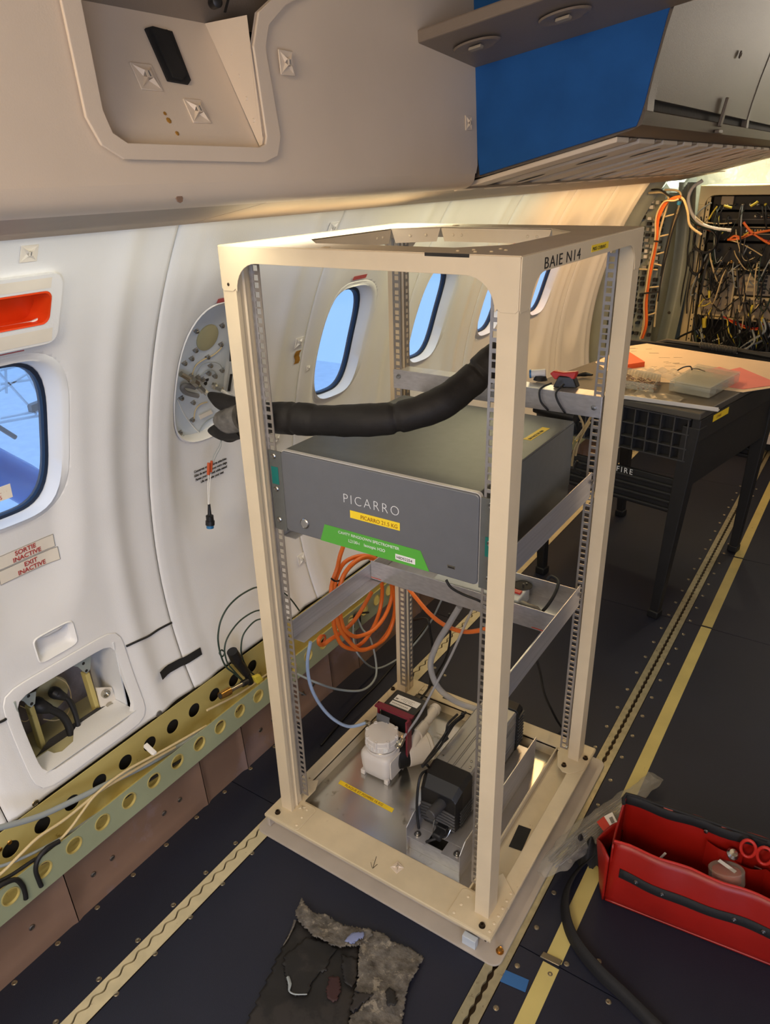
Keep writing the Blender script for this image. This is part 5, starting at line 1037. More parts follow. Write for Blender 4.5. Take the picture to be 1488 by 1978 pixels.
for (px, py, r_, lb) in ((305, 1378, 0.0085, 'grey ringed screw on the sidewall right of the hatch'), (66, 1550, 0.0075, 'small screw in the sidewall below the hatch')):
    P = wpx(px, py); tag(obj('panel_screw', MB().lathe(wsurf(P.y, P.z, 0.0003), (1, 0, 0), [(r_, 0), (r_ * 0.9, 0.0012), (r_ * 0.55, 0.0014), (r_ * 0.45, 0.0004), (r_ * 0.3, 0.0004), (r_ * 0.25, 0.002), (0.0003, 0.002)], 18), 'mid_grey' if px > 100 else 'screw_steel'), lb, 'screw')

# ================================================================== connector plate in the second window bay
cp = thing('bay_plate', (-0.28, 0.187, 0.88), 'white plate full of small fasteners and fittings filling the second window bay', 'plate')
yc, zc = wcen(0), 1.036
obj('bay_edge', wall_ring(yc, zc, 2.5, [(0.122, 0.162, -0.0010), (0.119, 0.159, -0.0035), (0.114, 0.154, 0.002), (0.108, 0.148, 0.03), (0.106, 0.146, 0.06)]), 'wall_white', cp, sm=60)
px_ = lambda z: wx(z) - 0.050
f = face_with_hole([(yc + 0.118 * math.cos(a) * (abs(math.cos(a)) ** 2.5 + abs(math.sin(a)) ** 2.5) ** -0.4, zc + 0.158 * math.sin(a) * (abs(math.cos(a)) ** 2.5 + abs(math.sin(a)) ** 2.5) ** -0.4) for a in [2 * math.pi * k / 40 for k in range(40)]], [], lambda y, z: (px_(z), y, z))
obj('white_plate', f, 'connector_plate', cp, sm=0)
tag_y = MATS
def cq(a, b, d=0.050):
    """point on the plate for crop pixel (a, b)"""
    X, Y = 340 + a / 6.594, 560 + b / 6.594; P = wpx(X, Y, -d); return P
def side_flange():
    m = MB().box(-0.29, -0.262, yc + 0.080, yc + 0.083, 0.93, 1.13)
obj('plate_flange', MB().grid(lambda u, v: (px_(0.90 + 0.26 * v) + 0.006, yc + 0.070 + 0.012 * u, 0.90 + 0.26 * v), 2, 10), 'connector_plate', cp)
obj('sponge_disc', MB().lathe(cq(395, 605) + V((0.001, 0, 0)), (1, 0, -0.40), [(0.031, -0.003), (0.031, 0.002), (0.029, 0.003), (0.001, 0.003)], 32), 'sponge_tan', cp)
for q in ((575, 450), (245, 520), (560, 690), (235, 765), (390, 850), (185, 870), (425, 960), (575, 1020), (95, 930), (55, 1375), (205, 1430), (195, 1650), (40, 1815), (265, 1105), (175, 1090), (325, 1135), (405, 1060), (485, 1095)):
    P = cq(*q); b_ = obj('fastener', MB().lathe(P, (1, 0, -0.25), [(0.0078, -0.001), (0.0078, 0.002), (0.0048, 0.003), (0.0048, 0.008), (0.0024, 0.009)], 3).lathe(P, (1, 0, -0.25), [(0.0046, -0.001), (0.0046, 0.008), (0.0026, 0.0085)], 8), 'steel', cp)
for q in ((395, 1135), (375, 1185)): obj('port_hole', MB().lathe(cq(*q) + V((0.0004, 0, 0)), (1, 0, 0.12), [(0.0055, 0), (0.0045, 0.0008)], 14), 'cavity_dark', cp)
for L, mt, r_ in ([(600, 700), (550, 770), (460, 840), (350, 890), (250, 970), (205, 1090)], 'wire_cream', 0.0014), ([(255, 1080), (330, 960), (450, 920), (560, 950), (600, 1030)], 'wire_grey', 0.0008), ([(320, 1090), (400, 1030), (480, 1030), (525, 1090)], 'wire_grey', 0.0014), ([(230, 1640), (250, 1530), (310, 1460), (400, 1430)], 'wire_cream', 0.0014), ([(20, 1400), (90, 1560), (170, 1680), (300, 1820), (430, 1850)], 'label_white', 0.0012), ([(290, 1810), (360, 1700), (440, 1640), (530, 1600)], 'wire_grey', 0.0014), ([(100, 1850), (120, 1950), (150, 1900)], 'wire_grey', 0.0008):
    obj('plate_wire', MB().tube([cq(a, b, 0.045) for a, b in L], r_, 6, sub=5), mt, cp)
obj('braided_hose', MB().tube([cq(60, 1070, 0.035), cq(150, 1120, 0.03), cq(240, 1190, 0.025), cq(320, 1250, 0.02), cq(400, 1320, 0.005)], [0.0065, 0.0060, 0.0075, 0.0055, 0.0065], 7, sub=4), 'nickel', cp, sm=0)
obj('hose_nut', MB().tube([cq(215, 1160, 0.02), cq(265, 1200, 0.02)], 0.0085, 6).tube([cq(290, 1230, 0.015), cq(350, 1290, 0.01)], 0.0072, 6), 'steel', cp, sm=0)
obj('elbow_pipe', MB().tube([cq(240, 1240, 0.03), cq(120, 1215, 0.03), cq(80, 1250, 0.03), (cq(130, 1310, 0.03)), cq(280, 1350, 0.025)], 0.0055, 12, sub=5), 'mid_grey', cp, sm=60)
obj('threaded_fitting', MB().tube([cq(455, 1215, 0.045), cq(520, 1240, 0.035), cq(590, 1270, 0.02)], 0.0070, 6).tube([cq(490, 1225, 0.04), cq(515, 1235, 0.035)], 0.0090, 6), 'nickel', cp, sm=0)
obj('plate_tube', MB().tube([cq(580, 1280, 0.02), cq(690, 1340, 0.0), at('x', -0.15, 470, 775), at('x', -0.10, 500, 782)], 0.0036, 10, sub=4), 'tube_white', cp, sm=60)
for a, b in ((640, 910), (1070, 1290)): obj('dark_slot', MB().prism([cq(690, a, 0.040), cq(718, a, 0.040), cq(706 if a < 1000 else 690, b, 0.040), cq(682 if a < 1000 else 655, b, 0.040)], (0.001, 0, 0)), 'black_matte', cp, sm=0)
obj('paper_tag', MB().prism([cq(290, 1600, 0.042), cq(440, 1530, 0.042), (cq(470, 1570, 0.042)), cq(310, 1650, 0.042)], (0.001, 0, 0)), 'sticker_cream', cp, sm=0)
P = wpx(432, 607); obj('red_strip', MB().grid(lambda u, v: wsurf(P.y - 0.02 + 0.045 * u, 1.197 + 0.009 * v, 0.003), 6, 2), 'label_red', cp)
# lead hanging from the bay
hl = thing('hanging_lead', (-0.24, 0.17, 0.62), 'thin white lead with orange sleeves and black plug hanging from the window bay', 'cable')
xw = -0.235
hp = lambda px, py, x=xw: at('x', x, px, py)
obj('lead_wire', MB().tube([hp(428, 845), hp(424, 860), hp(414, 878), hp(409, 895), hp(408, 905)], 0.0008, 6, sub=4).tube([hp(428, 845), hp(427, 862), hp(418, 880), hp(411, 897)], 0.0008, 6, sub=4), 'wire_grey', hl)
obj('lead_wire', MB().tube([hp(403, 915), hp(402, 945), hp(403, 976)], 0.0012, 6, sub=4).tube([hp(407, 915), hp(405, 945), hp(404, 976)], 0.0012, 6, sub=4), 'label_white', hl)
obj('orange_sleeve', MB().tube([hp(403.5, 894), hp(402.5, 917)], 0.0036, 8), 'orange_sleeve', hl); obj('orange_sleeve', MB().tube([hp(409, 890), hp(407.5, 912)], 0.0030, 8), 'orange_sleeve', hl)
obj('plug_body', MB().tube([hp(404, 974), hp(405, 994)], [0.0030, 0.0046], 12).tube([hp(405, 996), hp(406, 1006)], 0.0088, 14).tube([hp(406, 1006), hp(406, 1014)], 0.0105, 14), 'black_plastic', hl, sm=50)
obj('blue_ring', MB().tube([hp(406, 1013), hp(406, 1020)], 0.0085, 14), 'blue_plastic', hl, sm=50)

# ================================================================== cables and fittings along the wall rail
def rc_(L, x=-0.205, k=2.657, oy=1400): return [at('x', x, a / k, oy + b / k) for a, b in L]
cable('rail_cable', rc_([(-60, 545), (0, 528), (200, 470), (400, 378), (560, 298), (700, 232), (820, 170), (960, 85), (1100, -5)], -0.200), 0.0058, 'wire_grey', 'grey blue cable, thickest of those lying along the wall rail')
cable('rail_cable', rc_([(-40, 800), (20, 750), (110, 660), (200, 575), (340, 480), (500, 350), (620, 275), (800, 170), (900, 115)], -0.192), 0.0030, 'wire_cream', 'cream cable crossing under the grey one along the wall rail')
cable('rail_cable', rc_([(310, 590), (370, 520), (420, 450), (500, 350), (640, 240), (840, 130), (1060, 5)], -0.188), 0.0028, 'wire_cream', 'second cream cable rising from the lip near the black straps')
cable('rail_cable', rc_([(-40, 820), (60, 770), (180, 690), (330, 600), (500, 480), (700, 330), (900, 200), (1090, 90)], -0.186), 0.0036, 'black_rubber', 'black cable lying against the outer lip of the wall rail')
cable('rail_cable', rc_([(-40, 740), (100, 690), (300, 590), (520, 445), (760, 290), (980, 150)], -0.195), 0.0030, 'wire_grey', 'thin grey cable between the black and cream ones in the wall rail')
cable('rail_cable', [at('x', -0.20, *q) for q in ((690, 1190), (640, 1225), (560, 1278), (520, 1300), (470, 1335), (400, 1372))], 0.0030, 'wire_cream', 'cream cable in the wall rail behind the left front post')
for L, lb in (([(-30, 850), (20, 815), (80, 795), (115, 825), (128, 860), (133, 893)], 'black edging strip arching over the rail lip, left of the pair'), ([(305, 598), (240, 635), (195, 690), (183, 745), (200, 800), (212, 828)], 'black edging strip arching over the rail lip, right of the pair')):
    P = smooth([V(p) for p in rc_(L, -0.177)], 6); m = MB()
    m.tube(P, 0.0048, 8); tag(obj('edging_strip', m, 'black_rubber', sm=60), lb, 'edging')
k7 = 1 / 8.244
def g7(L, x=-0.215): return [at('x', x, 400 + a * k7, 1120 + b * k7) for a, b in L]
cable('green_wire', g7([(1470, 490), (1345, 320), (1200, 190), (1020, 115), (825, 115), (700, 150), (500, 270), (330, 440), (220, 650), (180, 850), (180, 1000), (220, 1200), (300, 1380), (420, 1480), (560, 1600)]), 0.0022, 'wire_green', 'outermost of three green wires looping up from the rail connectors')
cable('green_wire', g7([(1100, 470), (865, 480), (720, 520), (540, 640), (400, 800), (310, 960), (280, 1100), (290, 1200), (330, 1330), (430, 1450), (560, 1590)], -0.212), 0.0020, 'wire_green', 'middle one of three green wires looping up from the rail connectors')
cable('green_wire', g7([(1050, 620), (880, 620), (760, 660), (640, 780), (570, 900), (545, 1050), (550, 1180), (600, 1330), (700, 1470), (850, 1560), (950, 1530), (1100, 1450)], -0.205), 0.0020, 'wire_green', 'innermost of three green wires looping up from the rail connectors')
bc = thing('black_connector', g7([(600, 1550)])[0], 'large black round connector standing in the wall rail beside the left front post', 'connector')
A_, B2, C2, D2 = g7([(400, 1140), (500, 1330), (640, 1500), (690, 1640)], -0.200)
obj('connector_shell', MB().tube([A_, A_.lerp(B2, 0.7)], [0.0135, 0.0150], 20), 'black_plastic', bc, sm=50); obj('grip_ring', MB().tube([A_.lerp(B2, 0.75), B2, B2.lerp(C2, 0.9)], [0.0125, 0.0118, 0.0110], 16), 'black_plastic', bc, sm=30)
obj('back_shell', MB().tube([C2, D2], [0.0085, 0.0090], 14), 'black_plastic', bc, sm=50)
bn = thing('brass_connector', g7([(300, 1800)])[0], 'brass coaxial connector lying in the wall rail below the black one', 'connector')
a0, a1, a2, a3 = g7([(210, 1850), (360, 1770), (420, 1735), (560, 1660)], -0.192)
obj('coupling_nut', MB().tube([a0, a0.lerp(a1, 0.5), a1], [0.0090, 0.0102, 0.0102], 20), 'brass', bn, sm=30); obj('nut_bore', MB().tube([a0 - (a1 - a0) * 0.02, a0], 0.0068, 16), 'cavity_dark', bn)
obj('connector_body', MB().tube([a1, a2, a3], [0.0070, 0.0060, 0.0058], 14), 'nickel', bn, sm=40); obj('cable_boot', MB().tube([a3, a3 + (a3 - a2) * 0.6], 0.0085, 12), 'black_plastic', bn, sm=40)
yp = g7([(700, 1530), (800, 1490), (850, 1560), (760, 1640)], -0.19)
tag(obj('yellow_clip', MB().prism(yp, (0.012, 0, 0)), 'wire_yellow', bevel=0.002), 'yellow green plastic clip beside the black connector in the rail', 'clip')
tag(obj('rail_clip', MB().obox(at('x', -0.186, 296, 1462), (0, 0.010, 0), (-0.03, 0, 0.012), (0, 0.002, 0.006)), 'label_white', bevel=0.001), 'white clip across the cables of the wall rail left of the rack', 'clip')
tag(obj('eye_screw', MB().tube([at('x', -0.235, 427, 1256), at('x', -0.235, 424, 1262), at('x', -0.235, 430, 1268), at('x', -0.235, 434, 1260), at('x', -0.235, 428, 1255)], 0.002, 6, sub=4), 'wire_green'), 'small ring where the green wires cross beside the black connector', 'ring')
tag(obj('band_clamp', MB().tube([at('x', -0.172, 712, 1183), at('x', -0.172, 690, 1185), at('x', -0.175, 684, 1192), at('x', -0.175, 684, 1212)], 0.0035, 6, sub=3).tube([at('x', -0.172, 696, 1182), at('x', -0.172, 696, 1208)], 0.003, 6), 'black_rubber'), 'black strap on the wall rail under the orange coil', 'strap')
tag(obj('orange_grommet', MB().lathe(at('x', -0.1785, 622, 1236), (1, 0, 0), [(0.016, -0.002), (0.017, 0.002), (0.012, 0.003), (0.011, -0.002)], 20), 'orange_sleeve'), 'orange ring round the rail hole the orange cable enters', 'grommet')

# ================================================================== folding table beyond the rack and what lies on it
th = math.radians(11); tu = V((math.cos(th), -math.sin(th), 0)); tv = V((math.sin(th), math.cos(th), 0)); T0 = V((0.567, 1.350, 0)); TZ = 0.75
def T(u, v, z=0.0): return T0 + tu * u + tv * v + V((0, 0, z))
tb = thing('work_table', T(-0.3, 0.37), 'black folding work table with splayed legs and a grid side apron', 'table')
def tbox(name, u0, u1, v0, v1, z0, z1, mat, par=None, **k): return obj(name, MB().obox(T(u0, v0, z0), tu * (u1 - u0), tv * (v1 - v0), (0, 0, z1 - z0)), mat, par or tb, **k)
tbox('table_top', -0.59, 0.0, 0.0, 0.74, 0.728, TZ, 'table_top', sm=0, bevel=0.004)
tbox('side_rail', -0.028, 0.0, 0.01, 0.735, 0.655, 0.7275, 'table_black', sm=0, bevel=0.003); tbox('side_rail', -0.59, -0.562, 0.01, 0.735, 0.655, 0.7275, 'table_black', sm=0, bevel=0.003)
ap = tbox('apron', -0.56, -0.03, 0.030, 0.036, 0.585, 0.7275, 'table_black', sm=0)
for i in range(13): tbox('apron_rib', -0.56 + i * 0.0435, -0.556 + i * 0.0435, 0.006, 0.030, 0.585, 0.7275, 'dark_grey', ap, sm=0)
for z in (0.585, 0.625, 0.672, 0.722): tbox('apron_rib', -0.56, -0.03, 0.006, 0.030, z, z + 0.004, 'dark_grey', ap, sm=0)
def leg(u0, v0, u1, v1):
    a, b = T(u0, v0, 0.0), T(u1, v1, 0.70); q = 0.021; m = MB()
    A4 = [a + tu * s1 * q * 0.7 + tv * s2 * q * 0.7 for s1, s2 in ((-1, -1), (1, -1), (1, 1), (-1, 1))]; B4 = [b + tu * s1 * q * 1.3 + tv * s2 * q * 1.3 for s1, s2 in ((-1, -1), (1, -1), (1, 1), (-1, 1))]
    m.add(A4 + B4, [(3, 2, 1, 0), (4, 5, 6, 7)] + [(i, (i + 1) % 4, 4 + (i + 1) % 4, 4 + i) for i in range(4)])
    l = obj('leg', m, 'table_black', tb, sm=0, bevel=0.003); obj('foot', MB().obox(a - tu * 0.019 - tv * 0.021, tu * 0.038, tv * 0.042, (0, 0, 0.028)), 'black_rubber', l, bevel=0.004)
leg(-0.058, 0.022, -0.026, 0.035); leg(-0.52, 0.022, -0.56, 0.035); leg(-0.046, 0.690, -0.026, 0.70); leg(-0.55, 0.700, -0.57, 0.70)
for (v, zz) in ((0.022, 0.0), (0.69, 0.03)):
    tbox('cross_shelf', -0.53, -0.045, v, v + 0.012, 0.395, 0.515, 'table_black', sm=0, bevel=0.003)
    for k in range(4): tbox('shelf_ridge', -0.52, -0.055, v - 0.010, v, 0.402 + 0.027 * k, 0.414 + 0.027 * k, 'table_black', sm=0, bevel=0.004)
tbox('side_brace', -0.03, -0.012, 0.03, 0.70, 0.50, 0.65, 'table_black', sm=0, bevel=0.003)
tbox('side_brace', -0.58, -0.56, 0.03, 0.70, 0.50, 0.65, 'table_black', sm=0, bevel=0.003)
text('stencil_word', 'FIRE', T(-0.256, 0.0105, 0.498), tu, (0, 0, 1), 0.027, 'ink_white', tb, sx=0.95, sp=1.35)
obj('yellow_label', MB().obox(T(0.0008, 0.10, 0.700), tv * 0.12, (0, 0, 0.022), tu * 0.0006), 'label_yellow', tb, sm=0)
text('label_text', 'ETABLI', T(0.0018, 0.125, 0.707), tv, (0, 0, 1), 0.012, 'ink_orange', tb)
jb = thing('clamp_bar', T(-0.25, 0.80, 0.72), 'black clamp bar with a coiled spring along the far edge of the table', 'clamp')
obj('bar', MB().tube([at('y', 2.30, 1270, 664), at('y', 2.30, 1290, 659), at('y', 2.28, 1330, 664), at('y', 2.26, 1400, 672), at('y', 2.24, 1495, 690)], 0.011, 8), 'table_black', jb, sm=30)
H_ = []; a, b = at('y', 2.24, 1352, 667), at('y', 2.22, 1425, 678); n_ = 26
for i in range(n_ * 8): t_ = i / (n_ * 8); an = 2 * math.pi * i / 8; H_.append(a.lerp(b, t_) + V((0, math.cos(an) * 0.013, math.sin(an) * 0.013)))
obj('coil_spring', MB().tube(H_, 0.0022, 5), 'dark_grey', jb, sm=60)
obj('bar_bracket', MB().box(a.x - 0.34, a.x + 0.35, 2.27, 2.285, 0.60, a.z - 0.012), 'table_black', jb, sm=0)
tz = TZ + 0.0006
def flat(name, P, z, t, mat, label, cat, parent=None): 
    o = obj(name, MB().prism([V((at('z', z, *q).x, at('z', z, *q).y, z)) for q in P], (0, 0, t)), mat, parent, sm=0)
    return tag(o, label, cat) if parent is None else o
flat('paper_sheet', [(1150, 700), (1208, 670), (1250, 664), (1340, 678), (1430, 692), (1488, 700), (1520, 745), (1436, 758), (1300, 740), (1200, 735)], tz, 0.0012, 'paper', 'large creased cream paper sheet spread over the black table', 'paper')
wr = thing('pencil_notes', at('z', tz + 0.0014, 1260, 680), 'faint pencil strokes on the cream paper sheet', 'writing')
random.seed(4)
for i in range(16):
    px, py = 1208 + random.random() * 50 if i < 7 else 1240 + random.random() * 70, 672 + random.random() * 12 if i < 7 else 688 + random.random() * 26
    a = at('z', tz + 0.0015, px, py); obj('stroke', MB().obox(a, (0.010 + 0.03 * random.random(), 0.014, 0), (0.0012, -0.0012, 0), (0, 0, 0.0003)), 'ink_grey', wr, sm=0)
flat('pink_sheet', [(1378, 722), (1430, 710), (1490, 735), (1490, 745), (1436, 752), (1390, 745)], tz + 0.0018, 0.001, 'paper_pink', 'pink paper on the right end of the cream sheet', 'paper')
flat('pink_sheet', [(1356, 716), (1390, 709), (1416, 717), (1398, 724)], tz + 0.003, 0.001, 'paper_pink', 'smaller folded pink slip left of the larger pink paper', 'paper')
ob = flat('orange_box', [(1200, 716), (1245, 709), (1216, 690), (1185, 694)], tz, 0.020, 'paper_orange', 'orange box partly hidden by the right rear post of the rack', 'box')
# clear organiser box
cb_ = thing('organiser_box', T(-0.05, 0.25, TZ), 'closed clear plastic organiser box lying on the table papers', 'box')
q = [at('z', TZ + 0.004, 1291, 755), at('z', TZ + 0.004, 1370, 770), at('z', TZ + 0.004, 1428, 738), at('z', TZ + 0.004, 1345, 722)]; q = [V((p.x, p.y, TZ + 0.004)) for p in q]
obj('box_shell', MB().prism(q, (0, 0, 0.030)), 'clear_plastic', cb_, sm=0, bevel=0.004); obj('box_lid', MB().prism([p + V((0, 0, 0.0305)) for p in q], (0, 0, 0.006)), 'clear_plastic', cb_, sm=0, bevel=0.003)
for k in range(4):
    a = q[0].lerp(q[3], 0.2 * (k + 1)); b = q[1].lerp(q[2], 0.2 * (k + 1)); obj('divider', MB().obox(a + V((0, 0, 0.003)), b - a, (0, 0.001, 0), (0, 0, 0.024)), 'clear_plastic', cb_, sm=0)
# open tray of bits
bt_ = thing('bit_tray', T(-0.27, 0.2, TZ), 'open clear compartment tray full of brown fasteners beside the closed box', 'tray')
q = [at('z', TZ + 0.004, 1196, 748), at('z', TZ + 0.004, 1262, 758), at('z', TZ + 0.004, 1276, 738), at('z', TZ + 0.004, 1212, 724)]; q = [V((p.x, p.y, TZ + 0.004)) for p in q]
for i in range(4): a, b = q[i], q[(i + 1) % 4]; dd = (b - a).normalized(); obj('tray_wall', MB().obox(a, b - a, V((-dd.y, dd.x, 0)) * 0.0015, (0, 0, 0.026)), 'clear_plastic', bt_, sm=0)
for k in range(11): a = q[3].lerp(q[2], k / 11); obj('tray_rib', MB().obox(a, (0.0015, 0, 0), (q[0] - q[3]) * 0.3, (0, 0, 0.024)), 'clear_plastic', bt_, sm=0)
m = MB(); random.seed(9)
for i in range(150):
    u, v = random.random(), random.random() * 0.8; p = q[0].lerp(q[1], u).lerp(q[3].lerp(q[2], u), v) + V((0, 0, 0.003 + 0.010 * random.random())); an = random.random() * 6.28
    m.tube([p, p + V((math.cos(an), math.sin(an), random.uniform(-.3, .4))) * 0.010], 0.0018, 5)
o = obj('loose_fasteners', m, 'brown_panel', bt_, sm=0); o['kind'] = 'stuff'
tag(obj('crumpled_bag', MB().grid(lambda u, v: T(-0.36 + 0.22 * u, 0.27 + 0.10 * v, TZ + 0.012 + 0.012 * math.sin(17 * u + 3 * v) * math.sin(11 * v + 5 * u) + 0.016 * math.sin(math.pi * u) * math.sin(math.pi * v)), 26, 14), 'poly_bag', sm=20), 'crumpled clear bag behind the tray of fasteners', 'bag')
tag(obj('crumpled_bag', MB().grid(lambda u, v: T(-0.26 + 0.16 * u, 0.03 + 0.10 * v, TZ + 0.004 + 0.003 * math.sin(15 * u + 3 * v) * math.sin(9 * v + 5 * u)), 20, 12), 'poly_bag', sm=20), 'flat clear bag under the front of the organiser box', 'bag')
tag(obj('eyeglasses', MB().tube([at('z', 0.80, 1310, 715), at('z', 0.805, 1322, 709), at('z', 0.80, 1334, 708), at('z', 0.795, 1337, 714)], 0.0025, 6, sub=5).tube([at('z', 0.80, 1337, 712), at('z', 0.795, 1350, 713), at('z', 0.795, 1362, 717)], 0.0015, 6, sub=3), 'black_plastic'), 'small bent black clip lying on top of the organiser box', 'clip')
# aluminium strip along the front edge
a, b = at('z', TZ + 0.006, 1100, 754), at('z', TZ + 0.006, 1388, 793)
a = V((a.x, a.y, TZ + 0.0015)); b = V((b.x, b.y, TZ + 0.0015)); dd = (b - a).normalized(); w_ = V((-dd.y, dd.x, 0))
tag(obj('metal_strip', MB().obox(a, b - a, w_ * 0.024, (0, 0, 0.002)).obox(a, b - a, w_ * 0.002, (0, 0, 0.013)), 'chassis_edge', sm=0, bevel=0.0004), 'long bare aluminium angle strip lying along the front edge of the table', 'strip')
tag(obj('small_tool', MB().tube([at('z', 0.765, 1108, 726), at('z', 0.765, 1130, 722), at('z', 0.765, 1145, 724)], [0.003, 0.010, 0.004], 10, sub=3), 'black_plastic', sm=50), 'small black tool on the left end of the table seen through the rack', 'tool')

# ================================================================== red tool bag, strap, its contents
bg_ = thing('tool_bag', (0.88, 0.28, 0), 'open red tool bag with black trim lying on the aisle floor', 'bag')
bu = V((0.995, 0.102, 0)); bv_ = V((-0.102, 0.995, 0)); B0 = V((0.727, 0.205, 0))
def Bp(u, v, z): return B0 + bu * u + bv_ * v + V((0, 0, z))
LN = 0.42; WD = 0.125; HF = 0.165; HB = 0.192
def bagface(fn, name, nu=24, nv=10, mat='red_bag', t=0.004, lab=None):
    o = obj(name, MB().grid(fn, nu, nv), mat, bg_, sm=60); s = o.modifiers.new('t', 'SOLIDIFY'); s.thickness = t; s.offset = 0; return o
wob = lambda u, v: 0.004 * math.sin(9 * u + 2) * math.sin(3 * v) + 0.003 * math.sin(23 * u) * v
bagface(lambda u, v: Bp(LN * u, 0.004 - 0.010 * math.sin(math.pi * v) * 1 + wob(u, v) + 0.010 * v, HF * v - 0.010 * v * sstep(0.1, 0.9, u)), 'front_side')
bagface(lambda u, v: Bp(LN * u, WD + wob(u, v), HB * v + 0.002), 'rear_side')
bagface(lambda u, v: Bp(0.0 - 0.004 * math.sin(math.pi * u), 0.004 + (WD - 0.004) * u, (HF + (HB - HF) * u - 0.03 * math.sin(math.pi * u)) * v), 'end_side')
bagface(lambda u, v: Bp(LN, 0.004 + (WD - 0.004) * u, (HF + (HB - HF) * u) * v), 'end_side')
bagface(lambda u, v: Bp(LN * u, 0.0 + WD * v, 0.004), 'bag_bottom')
bagface(lambda u, v: Bp(LN * u, WD - 0.006 + wob(u, 1), HB - 0.022 + 0.024 * v), 'rear_trim', 24, 2, 'black_matte', 0.0015)
obj('rear_edge', MB().tube([Bp(0.0, 0.10, HB - 0.006)] + [Bp(LN * k / 8, WD - 0.001, HB + 0.001) for k in range(9)], 0.004, 8, sub=2), 'black_matte', bg_)
obj('front_edge', MB().tube([Bp(LN * k / 14, 0.013 + wob(k / 14, 1), HF + 0.001 - 0.010 * sstep(0.1, 0.9, k / 14)) for k in range(15)], 0.0024, 8, sub=2), 'red_plastic', bg_)
def front_y(u, z):
    v = z / (HF - 0.010 * sstep(0.1, 0.9, u)); return 0.004 - 0.010 * math.sin(math.pi * v) + wob(u, v) + 0.010 * v
def band(u, v):
    x = 0.02 + (LN - 0.02) * u; z = 0.085 - 0.012 * u + 0.022 * v; return Bp(x, front_y(x / LN, z) - 0.0034, z)
bagface(band, 'front_band', 30, 2, 'webbing', 0.0012)
for (px, py) in ((1230, 1695), (1282, 1711), (1425, 1766), (1485, 1788)):
    p = at('y', 0.20, px, py); u_ = (p - B0).dot(bu); c = Bp(u_, front_y(min(1, u_ / LN), 0.096 - 0.012 * u_ / LN) - 0.0042, 0.096 - 0.012 * u_ / LN); obj('rivet', MB().lathe(c, -bv_, [(0.0050, 0), (0.0046, 0.0018), (0.0016, 0.0028), (0.0003, 0.002)], 14), 'steel', bg_)
bagface(lambda u, v: Bp(-0.004 - 0.034 * math.sin(math.pi * u) * (0.5 + 0.5 * v), -0.002 + (WD * 0.9) * u, 0.004 + (0.125 - 0.02 * u + 0.012 * math.sin(8 * u)) * v), 'end_pocket', 16, 8)
obj('inner_pocket', MB().grid(lambda u, v: Bp(0.17 + 0.07 * u, WD - 0.016 - 0.012 * math.sin(math.pi * u), 0.09 + 0.065 * v), 10, 6), 'red_bag', bg_)
obj('inner_pocket', MB().grid(lambda u, v: Bp(0.215 + 0.14 * u, WD - 0.018 - 0.014 * abs(math.sin(2 * math.pi * u)), 0.05 + 0.085 * v), 20, 6), 'red_bag', bg_)
obj('trim_stud', MB().lathe(Bp(0.165, WD - 0.010, HB - 0.020), -bv_, [(0.005, 0), (0.004, 0.002), (0.001, 0.003)], 12), 'steel', bg_)
# scissors
scs = thing('scissors', Bp(0.285, 0.10, 0.12), 'scissors with two red loop handles standing in the tool bag', 'scissors')
for (px, py, n_) in ((1446, 1638, 'handle_loop'), (1478, 1652, 'handle_loop')):
    c = at('y', 0.335, px, py); m = MB(); P = []
    for k in range(20): a = 2 * math.pi * k / 20; P.append(c + V((math.cos(a) * 0.0135, 0, math.sin(a) * 0.024 * (0.85 if math.sin(a) > 0 else 1))))
    obj(n_, MB().tube(P, 0.0034, 8, closed=True), 'red_plastic', scs, sm=60)
c = at('y', 0.335, 1460, 1690); obj('blade', MB().prism([c + V((-0.006, 0, 0.02)), c + V((0.008, 0, 0.02)), c + V((0.004, 0, -0.07)), c + V((-0.003, 0, -0.07))], (0, 0.003, 0)), 'steel', scs, sm=0)
kn = thing('metal_tool', at('y', 0.33, 1416, 1650), 'small round metal tool head sticking up from the inner pocket of the bag', 'tool')
c = at('y', 0.325, 1416, 1650); obj('knob_head', MB().lathe(c, (0.2, -0.3, 1), [(0.004, -0.06), (0.005, -0.006), (0.011, -0.004), (0.012, 0.002), (0.008, 0.007), (0.001, 0.008)], 18), 'nickel', kn)
tr_ = thing('tape_reel', Bp(0.24, 0.05, 0.10), 'translucent reel of red string lying in the open tool bag', 'reel')
c = at('z', 0.135, 1404, 1684); ax_ = V((-0.22, 0.32, 0.9)).normalized()
obj('reel_shell', MB().lathe(c - ax_ * 0.018, ax_, [(0.034, 0), (0.034, 0.024), (0.032, 0.026), (0.010, 0.026)], 36), 'clear_plastic', tr_, sm=40)
obj('red_core', MB().lathe(c - ax_ * 0.015, ax_, [(0.027, 0), (0.027, 0.018)], 28), 'red_plastic', tr_, sm=40)
obj('paper_label', MB().obox(c + ax_ * 0.0088 + V((-0.018, 0.006, 0)), (0.034, -0.012, 0), (0.003, 0.008, 0), (0, 0, 0.0004)), 'label_white', tr_, sm=0)
tag(obj('white_stick', MB().tube([at('z', 0.12, 1276, 1658), at('z', 0.135, 1286, 1648)], 0.0025, 8), 'label_white'), 'short white stick inside the left part of the tool bag', 'stick')
tag(obj('loose_tools', MB().tube([Bp(0.05, 0.06, 0.04), Bp(0.16, 0.08, 0.05)], 0.008, 10), 'black_rubber'), 'dark tool handle lying at the bottom of the tool bag', 'tool')
